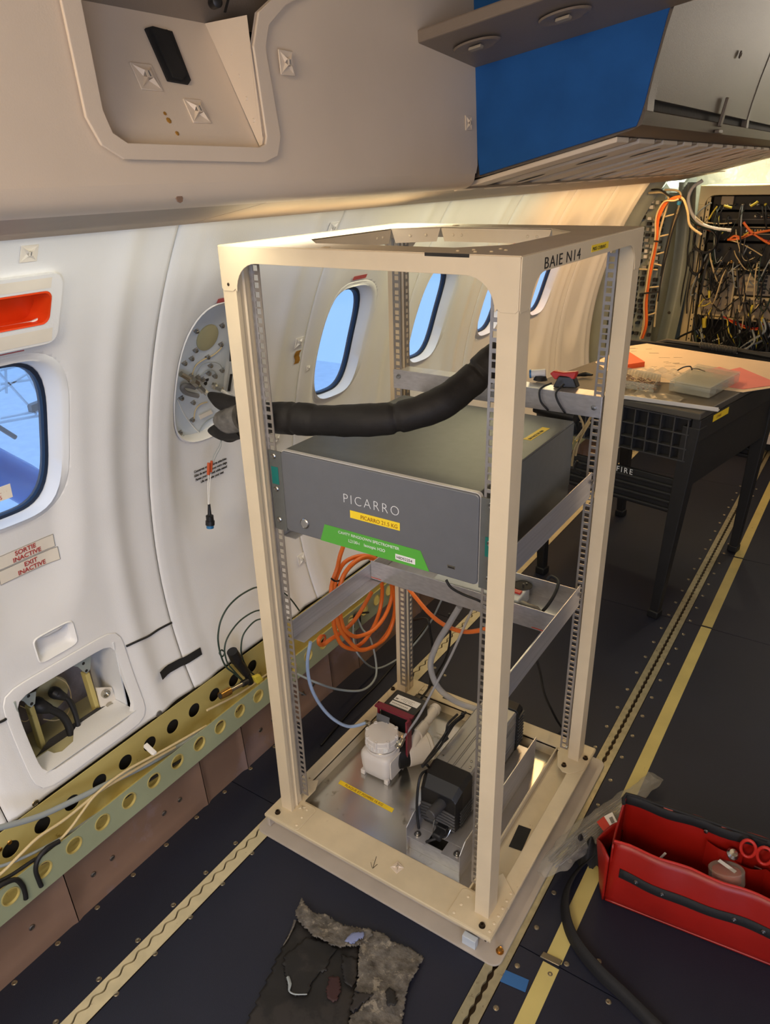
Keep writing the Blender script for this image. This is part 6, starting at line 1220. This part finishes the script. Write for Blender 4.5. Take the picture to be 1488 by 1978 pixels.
# webbing strap on the floor
st = [(1196, 1640), (1165, 1650), (1125, 1672), (1098, 1712), (1092, 1760), (1108, 1812), (1150, 1868), (1205, 1920), (1262, 1975), (1330, 2040)]
P = smooth([V((at('z', 0.014, *q).x, at('z', 0.014, *q).y, 0.0)) for q in st], 8); m = MB(); vs = []
n_ = len(P)
for i in range(n_):
    t_ = (P[min(i + 1, n_ - 1)] - P[max(i - 1, 0)]).normalized(); nn_ = V((-t_.y, t_.x, 0)); s_ = i / (n_ - 1); tilt = 0.5 + 0.45 * math.sin(2.6 * s_ + 0.4)
    hw = 0.0135; o_ = nn_ * hw * (1 - 0.55 * tilt) + V((0, 0, hw * tilt)); z0 = hw * tilt + 0.002 + 0.07 * max(0, 1 - s_ * 5); vs += [P[i] + V((0, 0, z0)) - o_, P[i] + V((0, 0, z0)) + o_]
m.add(vs, [(2 * i, 2 * i + 1, 2 * i + 3, 2 * i + 2) for i in range(n_ - 1)])
o = obj('shoulder_strap', m, 'webbing', bg_, sm=60); s_ = o.modifiers.new('t', 'SOLIDIFY'); s_.thickness = 0.003; s_.offset = 0
obj('strap_bunch', MB().grid(lambda u, v: Bp(-0.085 + 0.08 * u, 0.06 + 0.05 * v + 0.012 * u, 0.006 + 0.055 * math.sin(math.pi * v) + 0.010 * math.sin(22 * u)), 24, 8), 'webbing', bg_)

# ================================================================== bag of cable ties beside the rack
pb = thing('bag_of_ties', at('z', 0.01, 1160, 1600), 'clear plastic bag of long grey cable ties leaning against the rack base', 'bag')
ax0, ax1 = at('z', 0.045, 1062, 1672), at('z', 0.03, 1262, 1512)
PA = [at('z', 0.050, 1045, 1690), at('z', 0.050, 1075, 1662), at('z', 0.045, 1120, 1622), at('z', 0.040, 1165, 1585), at('z', 0.034, 1205, 1553), at('z', 0.030, 1240, 1524), at('z', 0.026, 1268, 1500)]
HWp = [0.010, 0.026, 0.030, 0.030, 0.026, 0.018, 0.020]
def bagpt(s_, a):
    f_ = s_ * (len(PA) - 1); i = min(int(f_), len(PA) - 2); t_ = f_ - i; c = PA[i].lerp(PA[i + 1], t_); hw = HWp[i] * (1 - t_) + HWp[i + 1] * t_
    d = (PA[i + 1] - PA[i]).normalized(); sd_ = V((d.y, -d.x, 0)).normalized(); return c, hw, sd_
def bs(u, v):
    a = 2 * math.pi * v; c, hw, sd_ = bagpt(u, a); cr = 1 + 0.13 * math.sin(17 * u + 5 * a) + 0.08 * math.sin(41 * u - 3 * a)
    flat_ = 0.55 if u < 0.75 else 0.28
    return c + sd_ * (hw * cr * math.cos(a)) + V((0, 0, max(-c.z + 0.002, hw * flat_ * cr * math.sin(a))))
obj('film', MB().grid(bs, 60, 26), 'poly_bag', pb, sm=60)
random.seed(12)
for k in range(18):
    o_ = random.uniform(-0.018, 0.018); zz = random.uniform(-0.006, 0.008); L = []
    for j in range(9):
        s_ = 0.13 + 0.60 * j / 8; c, hw, sd_ = bagpt(s_, 0); L.append(c + sd_ * (o_ * (hw / 0.03) + 0.002 * math.sin(j + k)) + V((0, 0, zz)))
    m = MB(); vs = []
    for p in L: vs += [p - V((0, 0, 0.0018)) - sd_ * 0.0014, p + V((0, 0, 0.0018)) + sd_ * 0.0014]
    m.add(vs, [(2 * j, 2 * j + 1, 2 * j + 3, 2 * j + 2) for j in range(8)]); o = obj('cable_tie', m, 'tie_grey', pb, sm=60); s2 = o.modifiers.new('t', 'SOLIDIFY'); s2.thickness = 0.0012
for (P4, mt, nm) in (([(1153, 1588), (1167, 1577), (1183, 1603), (1171, 1612)], 'red_plastic', 'red_label'), ([(1167, 1577), (1183, 1569), (1199, 1600), (1186, 1606)], 'label_white', 'white_label')):
    obj(nm, MB().prism([at('z', 0.064, *q) for q in P4], (0, 0, 0.0006)), mt, pb, sm=0)
obj('print_block', MB().prism([at('z', 0.0652, *q) for q in ((1177, 1580), (1183, 1577), (1188, 1588), (1182, 1591))], (0, 0, 0.0003)), 'ink_grey', pb, sm=0)

# ================================================================== torn insulation scrap on the floor
fsx = thing('torn_insulation', at('z', 0, 640, 1900), 'torn piece of black sheet with shredded grey backing on the floor before the rack', 'scrap')
k4 = 1 / 4.96
def f4(L, z): return [V((at('z', z, 540 + a * k4, 1730 + b * k4).x, at('z', z, 540 + a * k4, 1730 + b * k4).y, z)) for a, b in L]
def inside(p, poly):
    c = False; n = len(poly)
    for i in range(n):
        a, b = poly[i], poly[(i + 1) % n]
        if (a.y > p.y) != (b.y > p.y) and p.x < (b.x - a.x) * (p.y - a.y) / (b.y - a.y) + a.x: c = not c
    return c
def torn(name, L, z, fz, mat, st=0.0032, rough=0.0015):
    poly = f4(L, z); x0 = min(p.x for p in poly); x1 = max(p.x for p in poly); y0 = min(p.y for p in poly); y1 = max(p.y for p in poly); nx = int((x1 - x0) / st) + 2; ny = int((y1 - y0) / st) + 2
    random.seed(len(L)); vs = []; keep = []
    for j in range(ny):
        for i in range(nx):
            x = x0 + i * st + random.uniform(-rough, rough); y = y0 + j * st + random.uniform(-rough, rough); vs.append((x, y, z + fz(x, y)))
    fs = []
    for j in range(ny - 1):
        for i in range(nx - 1):
            q = (j * nx + i, j * nx + i + 1, (j + 1) * nx + i + 1, (j + 1) * nx + i); c = V((sum(vs[k][0] for k in q) / 4, sum(vs[k][1] for k in q) / 4, 0))
            if inside(c, poly): fs.append(q)
    us = sorted({k for q in fs for k in q}); mp = {k: i for i, k in enumerate(us)}
    o = obj(name, MB().add([vs[k] for k in us], [tuple(mp[k] for k in q) for q in fs]), mat, fsx, sm=60); s = o.modifiers.new('t', 'SOLIDIFY'); s.thickness = 0.0022; s.offset = -1; return o
nzf = lambda x, y, a, f: a * (math.sin(f * x + 1.3 * math.sin(f * 0.7 * y)) * math.sin(f * 1.1 * y + 2))
torn('black_sheet', [(40, 470), (160, 240), (250, 300), (420, 430), (580, 490), (760, 480), (760, 700), (720, 880), (680, 1100), (660, 1300), (640, 1600), (-480, 1700), (-322, 1230), (-200, 980), (-60, 680)], 0.004, lambda x, y: nzf(x, y, 0.0012, 40), 'foam_black', 0.006, 0.0004)
torn('torn_layer', [(60, 560), (250, 400), (420, 430), (560, 500), (480, 620), (440, 720), (370, 730), (300, 850), (265, 945), (150, 950), (90, 920), (50, 740), (30, 640)], 0.0085, lambda x, y: nzf(x, y, 0.0008, 60), 'foam_black', 0.005, 0.001)
torn('torn_layer', [(600, 560), (740, 600), (750, 760), (700, 880), (620, 830), (600, 740)], 0.0085, lambda x, y: nzf(x, y, 0.0008, 60), 'foam_black', 0.005, 0.001)
o = torn('torn_layer', [(480, 770), (580, 770), (585, 880), (555, 1010), (490, 1000), (445, 940)], 0.0090, lambda x, y: nzf(x, y, 0.0006, 60), 'brown_panel', 0.004, 0.001); MATS['maroon_patch'] = M('maroon_patch', (54, 28, 28), 0.7); o.data.materials.clear(); o.data.materials.append(MATS['maroon_patch'])
torn('grey_backing', [(215, 28), (260, 110), (310, 155), (450, 170), (520, 230), (620, 290), (740, 305), (870, 325), (900, 370), (800, 440), (740, 480), (600, 495), (500, 470), (420, 425), (330, 390), (250, 300), (180, 240), (150, 150), (185, 95)], 0.016, lambda x, y: nzf(x, y, 0.004, 55) + nzf(x, y, 0.0012, 170), 'foam_grey')
torn('grey_backing', [(790, 400), (870, 330), (930, 340), (1000, 370), (1090, 460), (1100, 445), (1250, 500), (1380, 580), (1310, 720), (1240, 860), (1210, 950), (1190, 1100), (1160, 1260), (1120, 1600), (640, 1600), (655, 1250), (690, 1130), (740, 1110), (700, 1180), (800, 1040), (880, 980), (720, 900), (760, 780), (755, 640), (770, 500)], 0.012, lambda x, y: nzf(x, y, 0.003, 50) + nzf(x, y, 0.0012, 150), 'foam_grey')
torn('blue_patch', [(620, 430), (700, 350), (810, 350), (800, 400), (700, 450)], 0.0225, lambda x, y: nzf(x, y, 0.002, 80), 'foam_blue')
for L in ([(1020, 880), (1100, 900), (1130, 1010), (1110, 1060), (1030, 1040)], [(720, 920), (890, 940), (850, 990), (700, 1110), (680, 1080)]): torn('dark_gap', L, 0.0185, lambda x, y: 0, 'foam_black', 0.004, 0.0015)
obj('edge_fray', MB().tube([f4([(150, 235)], 0.012)[0], f4([(130, 300)], 0.008)[0], f4([(90, 390)], 0.006)[0], f4([(38, 475)], 0.006)[0]], [0.003, 0.002, 0.0014, 0.001], 5, sub=4), 'foam_grey', fsx)
obj('edge_fray', MB().tube([f4([(80, 780)], 0.011)[0], f4([(100, 850)], 0.012)[0], f4([(95, 915)], 0.011)[0], f4([(150, 945)], 0.011)[0], f4([(265, 945)], 0.011)[0]], [0.003, 0.0035, 0.0016, 0.0014, 0.001], 5, sub=4), 'wire_grey', fsx)

# ================================================================== avionics racks at the rear
ar = thing('avionics_rack', (0.5, 3.4, 0), 'tall cream framed avionics rack full of connectors and tangled patch cables', 'rack')
RY = 3.30
def rb(name, x0, x1, z0, z1, y0, y1, mat, par=None, **k): return obj(name, MB().box(x0, x1, y0, y1, z0, z1), mat, par or ar, **k)
rb('frame_post', 0.060, 0.094, 0.065, 1.33, RY, RY + 0.45, 'rack_beige', sm=0, bevel=0.004); rb('frame_post', 1.10, 1.135, 0.065, 1.33, RY, RY + 0.45, 'rack_beige', sm=0, bevel=0.004)
rb('rail_strip', 0.100, 0.118, 0.10, 1.28, RY + 0.002, RY + 0.010, 'rack_beige', sm=0)
for k in range(34): rb('rail_hole', 0.106, 0.112, 0.13 + k * 0.034, 0.138 + k * 0.034, RY + 0.0008, RY + 0.003, 'ink_black', sm=0)
pts = [(0.060, 1.335), (0.060, 1.20)] + [(0.094 + 0.045 * (1 - math.cos(math.radians(90 * k / 8))), 1.245 + 0.045 * math.sin(math.radians(90 * k / 8)) ) for k in range(9)] + [(1.10, 1.290), (1.135, 1.29), (1.135, 1.335)]
pts[1] = (0.060, 1.245)
obj('top_bar', MB().prism([(x, RY - 0.003, z) for x, z in pts], (0, 0.45, 0)), 'rack_beige', ar, sm=0, bevel=0.004)
rb('back_panel', 0.094, 1.10, 0.07, 1.30, RY + 0.25, RY + 0.26, 'unit_dark', sm=0)
rb('bottom_beam', 0.10, 1.14, 0.060, 0.110, RY - 0.02, RY + 0.45, 'board_white', sm=0, bevel=0.003)
rb('side_upright', 0.505, 0.535, 0.10, 0.36, RY - 0.020, RY + 0.02, 'board_white', sm=0, bevel=0.002); rb('punched_panel', 0.27, 0.50, 0.11, 0.33, RY + 0.02, RY + 0.03, 'board_white', sm=0)
for k in range(18): rb('panel_slot', 0.28 + 0.012 * k, 0.286 + 0.012 * k, 0.125, 0.131, RY + 0.0185, RY + 0.021, 'ink_grey', sm=0)
rb('red_lamp', 0.513, 0.528, 0.090, 0.104, RY - 0.026, RY - 0.0205, 'red_plastic', bevel=0.002)
for x in (0.14, 0.50, 1.0): rb('foot', x, x + 0.02, 0.0, 0.060, RY + 0.01, RY + 0.04, 'board_white', sm=0)
rb('dark_base', 0.06, 1.14, 0.005, 0.055, RY + 0.05, RY + 0.44, 'unit_dark', sm=0)
yf = RY + 0.03
for (z0, z1) in ((1.22, 1.285), (1.155, 1.212), (1.075, 1.145), (0.955, 1.065)): rb('shelf_unit', 0.125, 1.09, z0, z1, yf, yf + 0.2, 'unit_dark', sm=0, bevel=0.003)
rb('unit_strip', 0.29, 1.09, 1.1395, 1.1425, yf - 0.004, yf, 'rack_beige', sm=0); rb('unit_strip', 0.29, 1.09, 1.108, 1.1105, yf - 0.004, yf, 'rack_beige', sm=0); rb('unit_strip', 0.18, 1.09, 1.176, 1.178, yf - 0.004, yf, 'mid_grey', sm=0)
rb('grey_block', 0.165, 0.222, 1.245, 1.285, yf - 0.02, yf, 'unit_grey', sm=0, bevel=0.002)
rb('shelf_edge', 0.118, 1.10, 0.938, 0.944, yf - 0.02, yf + 0.2, 'rack_beige', sm=0)
up1 = rb('breaker_panel', 0.128, 0.292, 0.700, 0.934, yf - 0.008, yf + 0.1, 'rack_beige', sm=0, bevel=0.003); rb('panel_inset', 0.150, 0.282, 0.712, 0.926, yf - 0.011, yf - 0.007, 'unit_grey', up1, sm=0)
up2 = rb('terminal_unit', 0.300, 1.09, 0.812, 0.930, yf - 0.006, yf + 0.1, 'unit_dark', sm=0, bevel=0.003); rb('panel_inset', 0.308, 1.08, 0.818, 0.918, yf - 0.010, yf - 0.005, 'unit_grey', up2, sm=0)
for k in range(3):
    rb('name_plate', 0.335, 0.382, 0.836 + 0.028 * k, 0.852 + 0.028 * k, yf - 0.012, yf - 0.0095, 'rack_beige', up2, sm=0); rb('fuse_cap', 0.319, 0.327, 0.838 + 0.028 * k, 0.850 + 0.028 * k, yf - 0.016, yf - 0.0095, 'brown_panel', up2)
for c_x in (0.40, 0.425, 0.455, 0.48, 0.60, 0.63):
    for k in range(5): rb('switch_block', c_x, c_x + 0.014, 0.828 + 0.0185 * k, 0.840 + 0.0185 * k, yf - 0.018, yf - 0.0095, 'black_plastic', up2, sm=0)
rb('light_bar', 0.296, 1.09, 0.795, 0.808, yf - 0.02, yf + 0.01, 'rack_beige', sm=0); rb('light_bar', 0.17, 0.60, 0.688, 0.696, yf - 0.02, yf + 0.01, 'rack_beige', sm=0)
up3 = rb('socket_unit', 0.300, 1.09, 0.700, 0.793, yf - 0.004, yf + 0.1, 'unit_grey', sm=0)
cm = MB().lathe((0, 0, 0), (0, -1, 0), [(0.0085, 0), (0.0085, 0.012), (0.0065, 0.013), (0.0055, 0.022), (0.003, 0.024)], 10)
c_tpl = obj('connector', cm, 'nickel', ar); cme = c_tpl.data; c_tpl.location = (0.165, yf - 0.012, 0.900)
def conn(x, z, par=ar, mt=None, s=1.0, y=None):
    me = cme
    if mt:
        key = 'conn_' + mt
        if key not in bpy.data.meshes: me = cme.copy(); me.name = key; me.materials.clear(); me.materials.append(MATS[mt])
        else: me = bpy.data.meshes[key]
    o = bpy.data.objects.new('connector', me); col.objects.link(o); o.parent = par; o.matrix_parent_inverse = Matrix.Translation(-ar.location); o.location = (x, yf - 0.012 if y is None else y, z); o.scale = (s, s, s)
    if par is not ar: o.matrix_parent_inverse = Matrix.Identity(4)
    return o
c_tpl.matrix_parent_inverse = Matrix.Translation(-ar.location)
random.seed(21)
for i in range(4):
    for j, z in enumerate((0.900, 0.868, 0.840, 0.800, 0.765, 0.735)):
        if (i, j) == (0, 0): continue
        conn(0.165 + 0.033 * i, z, mt=None if j in (0, 2) or random.random() < 0.4 else random.choice(['brown_panel', 'unit_grey', 'black_plastic']), s=1.0 if j == 0 else 0.8)
for i in range(9): conn(0.345 + 0.034 * i, 0.775); conn(0.345 + 0.034 * i, 0.745, mt='brown_panel', s=0.8)
for i in range(7): conn(0.335 + 0.030 * i, 1.193, s=0.9)
for i in range(12): conn(0.20 + 0.034 * i, 1.246, mt=random.choice(['nickel', 'wire_yellow', 'nickel', 'black_plastic']), s=0.8)
for i in range(10): conn(0.17 + 0.045 * i + random.uniform(-.008, .008), 0.975, mt=random.choice(['nickel', 'brass', 'black_plastic', 'nickel']), s=0.95)
for i in range(9): conn(0.19 + 0.05 * i, 1.03 + random.uniform(-.01, .01), mt=random.choice(['nickel', 'black_plastic', 'rack_beige']), s=0.8)
for i in range(26): rb('terminal', 0.30 + 0.0125 * i, 0.307 + 0.0125 * i, 1.119, 1.131, yf - 0.008, yf, 'brass' if i % 3 else 'nickel', sm=0)
# patch cables: each its own curve
def patch(L, r, mt, nm='patch_cable'): return obj(nm, MB().tube([V(q) for q in L], r, 6, sub=5), mt, ar, sm=60)
for i in range(130):
    x0, z0 = random.uniform(0.13, 0.62), random.choice([1.246, 1.193, 1.13, 1.03, 0.975, 0.97, 0.80, 0.745])
    dx = random.uniform(-0.14, 0.14); x1 = max(0.115, min(0.70, x0 + dx)); z1 = z0 - random.uniform(0.03, 0.22); zm = min(z0, z1) - random.uniform(0.0, 0.05); y = yf - 0.03 - random.random() * 0.03
    mt = random.choice(['black_rubber'] * 7 + ['wire_yellow', 'wire_green', 'dark_grey', 'wire_grey', 'wire_cream'])
    patch([(x0, yf - 0.02, z0), (x0 + dx * 0.2, y - 0.015, (z0 * 2 + zm) / 3), (x0 + dx * 0.6, y, zm), (x1, y + 0.01, z1)], random.uniform(0.0016, 0.0042), mt)
for i in range(70):
    x0 = random.uniform(0.115, 0.62); z0 = random.uniform(0.60, 0.73); x1 = x0 + random.uniform(-0.10, 0.10); y = RY - 0.02 - random.random() * 0.05
    patch([(x0, y, z0), (x0 + 0.02, y - 0.02, z0 - 0.06), (x1, y, z0 - 0.14), (x1 + random.uniform(-.03, .03), y, 0.47)], random.uniform(0.002, 0.0055), random.choice(['black_rubber'] * 8 + ['deep_blue_gasket', 'wire_grey', 'wire_yellow', 'wire_green', 'tube_grey']))
r3 = lambda px, py, y=RY - 0.03: at('y', y, px, py)
def pc(L, r, mt, y=RY - 0.03, nm='patch_cable'): return patch([r3(a, b, y) for a, b in L], r, mt, nm)
k1 = 1 / 7.154
def c1(L): return [(1280 + a * k1, 340 + b * k1) for a, b in L]
def c2(L): return [(1280 + a * k1, 500 + b * k1) for a, b in L]
for L, r, mt in (([(900, 880), (1050, 870), (1250, 800), (1488, 750)], 0.006, 'orange_cable'), ([(1120, 640), (1200, 740), (1320, 840), (1488, 940)], 0.006, 'orange_cable'), ([(1130, 630), (1160, 700), (1230, 790), (1400, 880), (1488, 900)], 0.004, 'red_plastic'), ([(930, 870), (1000, 830), (1100, 850), (1200, 800)], 0.006, 'orange_cable'), ([(430, 660), (520, 700), (620, 740), (720, 780)], 0.004, 'orange_cable'),
                 ([(920, 880), (1100, 940), (1250, 1020), (1380, 1100)], 0.003, 'wire_cream'), ([(460, 560), (520, 480), (640, 390), (680, 370)], 0.0035, 'wire_grey'), ([(640, 600), (700, 500), (760, 420)], 0.004, 'wire_yellow'), ([(850, 410), (920, 430), (960, 440)], 0.006, 'wire_yellow'), ([(1130, 470), (1040, 600), (980, 700), (920, 830)], 0.002, 'wire_green'), ([(1220, 420), (1300, 370), (1320, 350)], 0.006, 'wire_yellow'), ([(600, 640), (780, 660), (960, 650)], 0.003, 'wire_cream')):
    pc(c1(L), r, mt)
for L, r, mt in (([(650, 440), (650, 540)], 0.007, 'wire_yellow'), ([(580, 820), (575, 950)], 0.011, 'wire_yellow'), ([(500, 660), (560, 570), (590, 560)], 0.003, 'wire_yellow'), ([(510, 660), (600, 640), (670, 600)], 0.003, 'wire_yellow'), ([(500, 1080), (590, 1110), (540, 1020)], 0.006, 'wire_yellow'), ([(900, 830), (1000, 900), (1200, 970), (1400, 980)], 0.004, 'orange_cable'), ([(820, 790), (950, 850), (1150, 930), (1300, 960), (1400, 900)], 0.0035, 'red_plastic'), ([(1250, 640), (1190, 800)], 0.006, 'wire_yellow'), ([(1120, 790), (1100, 950), (1040, 1050)], 0.004, 'wire_cream'), ([(1390, 810), (1360, 930), (1380, 1060)], 0.006, 'wire_yellow'), ([(1270, 780), (1220, 880)], 0.006, 'wire_cream'), ([(1210, 990), (1130, 1060), (1060, 1200)], 0.005, 'wire_green'), ([(1390, 960), (1400, 1080), (1330, 1170), (1200, 1210)], 0.003, 'wire_green'), ([(480, 980), (500, 1030)], 0.010, 'tube_blue'), ([(680, 1140), (790, 1100)], 0.003, 'label_white')):
    pc(c2(L), r, mt)
wh = thing('white_harness', r3(1340, 420), 'white and green cable harness swinging into the avionics rack', 'cable')
for L, r, mt in (([(560, 60), (430, 150), (370, 260), (360, 360), (400, 500), (480, 620), (600, 690), (760, 730), (950, 750)], 0.0085, 'label_white'), ([(480, 90), (380, 200), (350, 330), (370, 480)], 0.006, 'tube_blue'), ([(360, 540), (430, 630), (520, 680), (700, 730), (900, 760)], 0.007, 'wire_green'), ([(270, 270), (320, 400), (370, 520)], 0.005, 'brown_panel'), ([(400, 520), (480, 600), (560, 660)], 0.007, 'wire_cream')):
    obj('harness_strand', MB().tube([r3(a, b, RY - 0.06) for a, b in c1(L)], r, 8, sub=5), mt, wh, sm=60)
for i, (cx_, cy_, a_, b_, lb) in enumerate(((590, 890, 160, 170, 'large round coil of black cable hanging on the avionics rack post'), (460, 1180, 95, 175, 'narrow oval coil of black cable below the larger one'))):
    t = thing('black_cable_coil', r3(*c1([(cx_, cy_)])[0], RY - 0.05), lb, 'cable')
    for k in range(4):
        P = []
        for q in range(18): an = 2 * math.pi * q / 18; px, py = c1([(cx_ + (a_ + 8 * math.sin(k * 2)) * math.cos(an), cy_ + (b_ + 10 * math.cos(k * 3)) * math.sin(an))])[0]; P.append(r3(px, py, RY - 0.045 - 0.006 * k))
        obj('coil_turn', MB().tube(P, 0.0042, 6, closed=True), 'black_rubber', t, sm=60)
vb = [(360, 560), (380, 700), (370, 860), (350, 1000), (345, 1150), (330, 1300), (290, 1500), (260, 1700), (250, 1900)]
for k in range(3): cable('rack_side_cable', [r3(a + 12 * k, b, RY - 0.04) for a, b in c1(vb)], 0.0035, 'black_rubber', ('leftmost', 'middle one', 'rightmost')[k] + ' of three black cables running down beside the avionics rack post')
# connector wall and ladder with the orange bundle
cw = thing('connector_wall', (-0.2, 3.2, 0.4), 'column of black and silver connectors at the end of the trimmed sidewall', 'connector')
for j in range(25):
    py = 388 + 10.6 * j
    for i in range(4):
        if random.random() < 0.9:
            p = at('y', 3.14, 1248 + 11.5 * i - 0.115 * (py - 388) + random.uniform(-1.5, 1.5), py + 1.5 * i)
            obj('block_connector', MB().box(p.x - 0.009, p.x + random.uniform(0.005, 0.011), 3.13, 3.16, p.z - 0.008, p.z + random.uniform(0.004, 0.010)), random.choice(['black_plastic', 'black_plastic', 'nickel', 'label_white', 'nickel']) if j < 13 else random.choice(['black_plastic', 'black_plastic', 'deep_blue_gasket', 'dark_grey']), cw, sm=0)
obj('mounting_sheet', MB().grid(lambda u, v: at('y', 3.165, 1236 + 52 * u - 32 * v, 368 + 296 * v), 2, 20), 'structure_grey', cw)
ld = thing('cable_ladder', r3(1265, 650, 3.1), 'cream bent tube cable ladder carrying the orange bundle', 'ladder')
k8 = 1 / 4.497
def l8(L, y=3.05): return [at('y', y, 1200 + a * k8, 320 + b * k8) for a, b in L]
obj('ladder_rail', MB().tube(l8([(240, 240), (350, 232), (400, 255), (412, 300), (395, 370), (370, 450), (330, 600), (290, 800), (250, 1000), (215, 1200), (190, 1400), (170, 1510)]), 0.0055, 8, sub=4), 'rack_beige', ld, sm=60)
obj('ladder_rail', MB().tube(l8([(380, 210), (480, 215), (520, 250), (510, 330), (485, 420), (430, 600), (390, 800), (350, 1000), (310, 1200), (290, 1400)], 3.08), 0.0050, 8, sub=4), 'rack_beige', ld, sm=60)
for (a, b, c, d) in ((380, 445, 490, 415), (340, 615, 430, 595), (310, 770, 400, 745), (280, 850, 360, 870), (160, 900, 320, 905), (240, 1060, 330, 1050), (230, 1300, 300, 1280)): obj('rung', MB().tube(l8([(a, b), (c, d)], 3.06), 0.0042, 8), 'rack_beige', ld, sm=60)
og = thing('orange_bundle', r3(1255, 650, 3.0), 'flat bundle of orange cables strapped down the cable ladder', 'cable')
for k in range(4): obj('bundle_strand', MB().tube(l8([(520 - 6 * k, 265 + 8 * k), (460, 275 + 10 * k), (410 - 10 * k, 310), (360 - 12 * k, 390), (325 - 8 * k, 480), (318 - 6 * k, 600), (300 - 6 * k, 720), (270 - 8 * k, 880), (240 - 6 * k, 1040), (225 - 8 * k, 1200), (225 - 8 * k, 1380), (190 - 8 * k, 1500)], 3.02 - 0.003 * k), 0.0050, 6, sub=4), ['orange_cable', 'orange_cable', 'orange_sleeve', 'wire_cream'][k], og, sm=60)
for (a, b, c, d) in ((285, 655, 340, 660), (200, 1110, 330, 1095)): obj('strap', MB().tube(l8([(a, b), (c, d)], 3.0), 0.004, 6), 'black_rubber', og)
for k, L in enumerate(([(540, 300), (500, 420), (450, 560), (400, 760), (350, 980), (320, 1180)], [(480, 380), (430, 560), (380, 760), (345, 960)], [(265, 210), (340, 210), (420, 260), (520, 300)])):
    cable('ladder_cable', l8(L, 3.04), 0.004, 'black_rubber', ('black cable down the right rail of the cable ladder', 'second black cable crossing the rungs of the cable ladder', 'black cable with a plug over the top of the cable ladder')[k])
cable('ladder_cable', l8([(430, 300), (480, 275), (540, 290), (580, 400), (600, 520), (700, 600)], 3.03), 0.006, 'wire_cream', 'cream cable bending from ladder top towards the avionics rack')
tag(obj('blue_tie', MB().tube(l8([(510, 310), (500, 340)], 3.02), 0.010, 10), 'blue_plastic'), 'bright blue wrap at the top of the cable ladder', 'wrap')
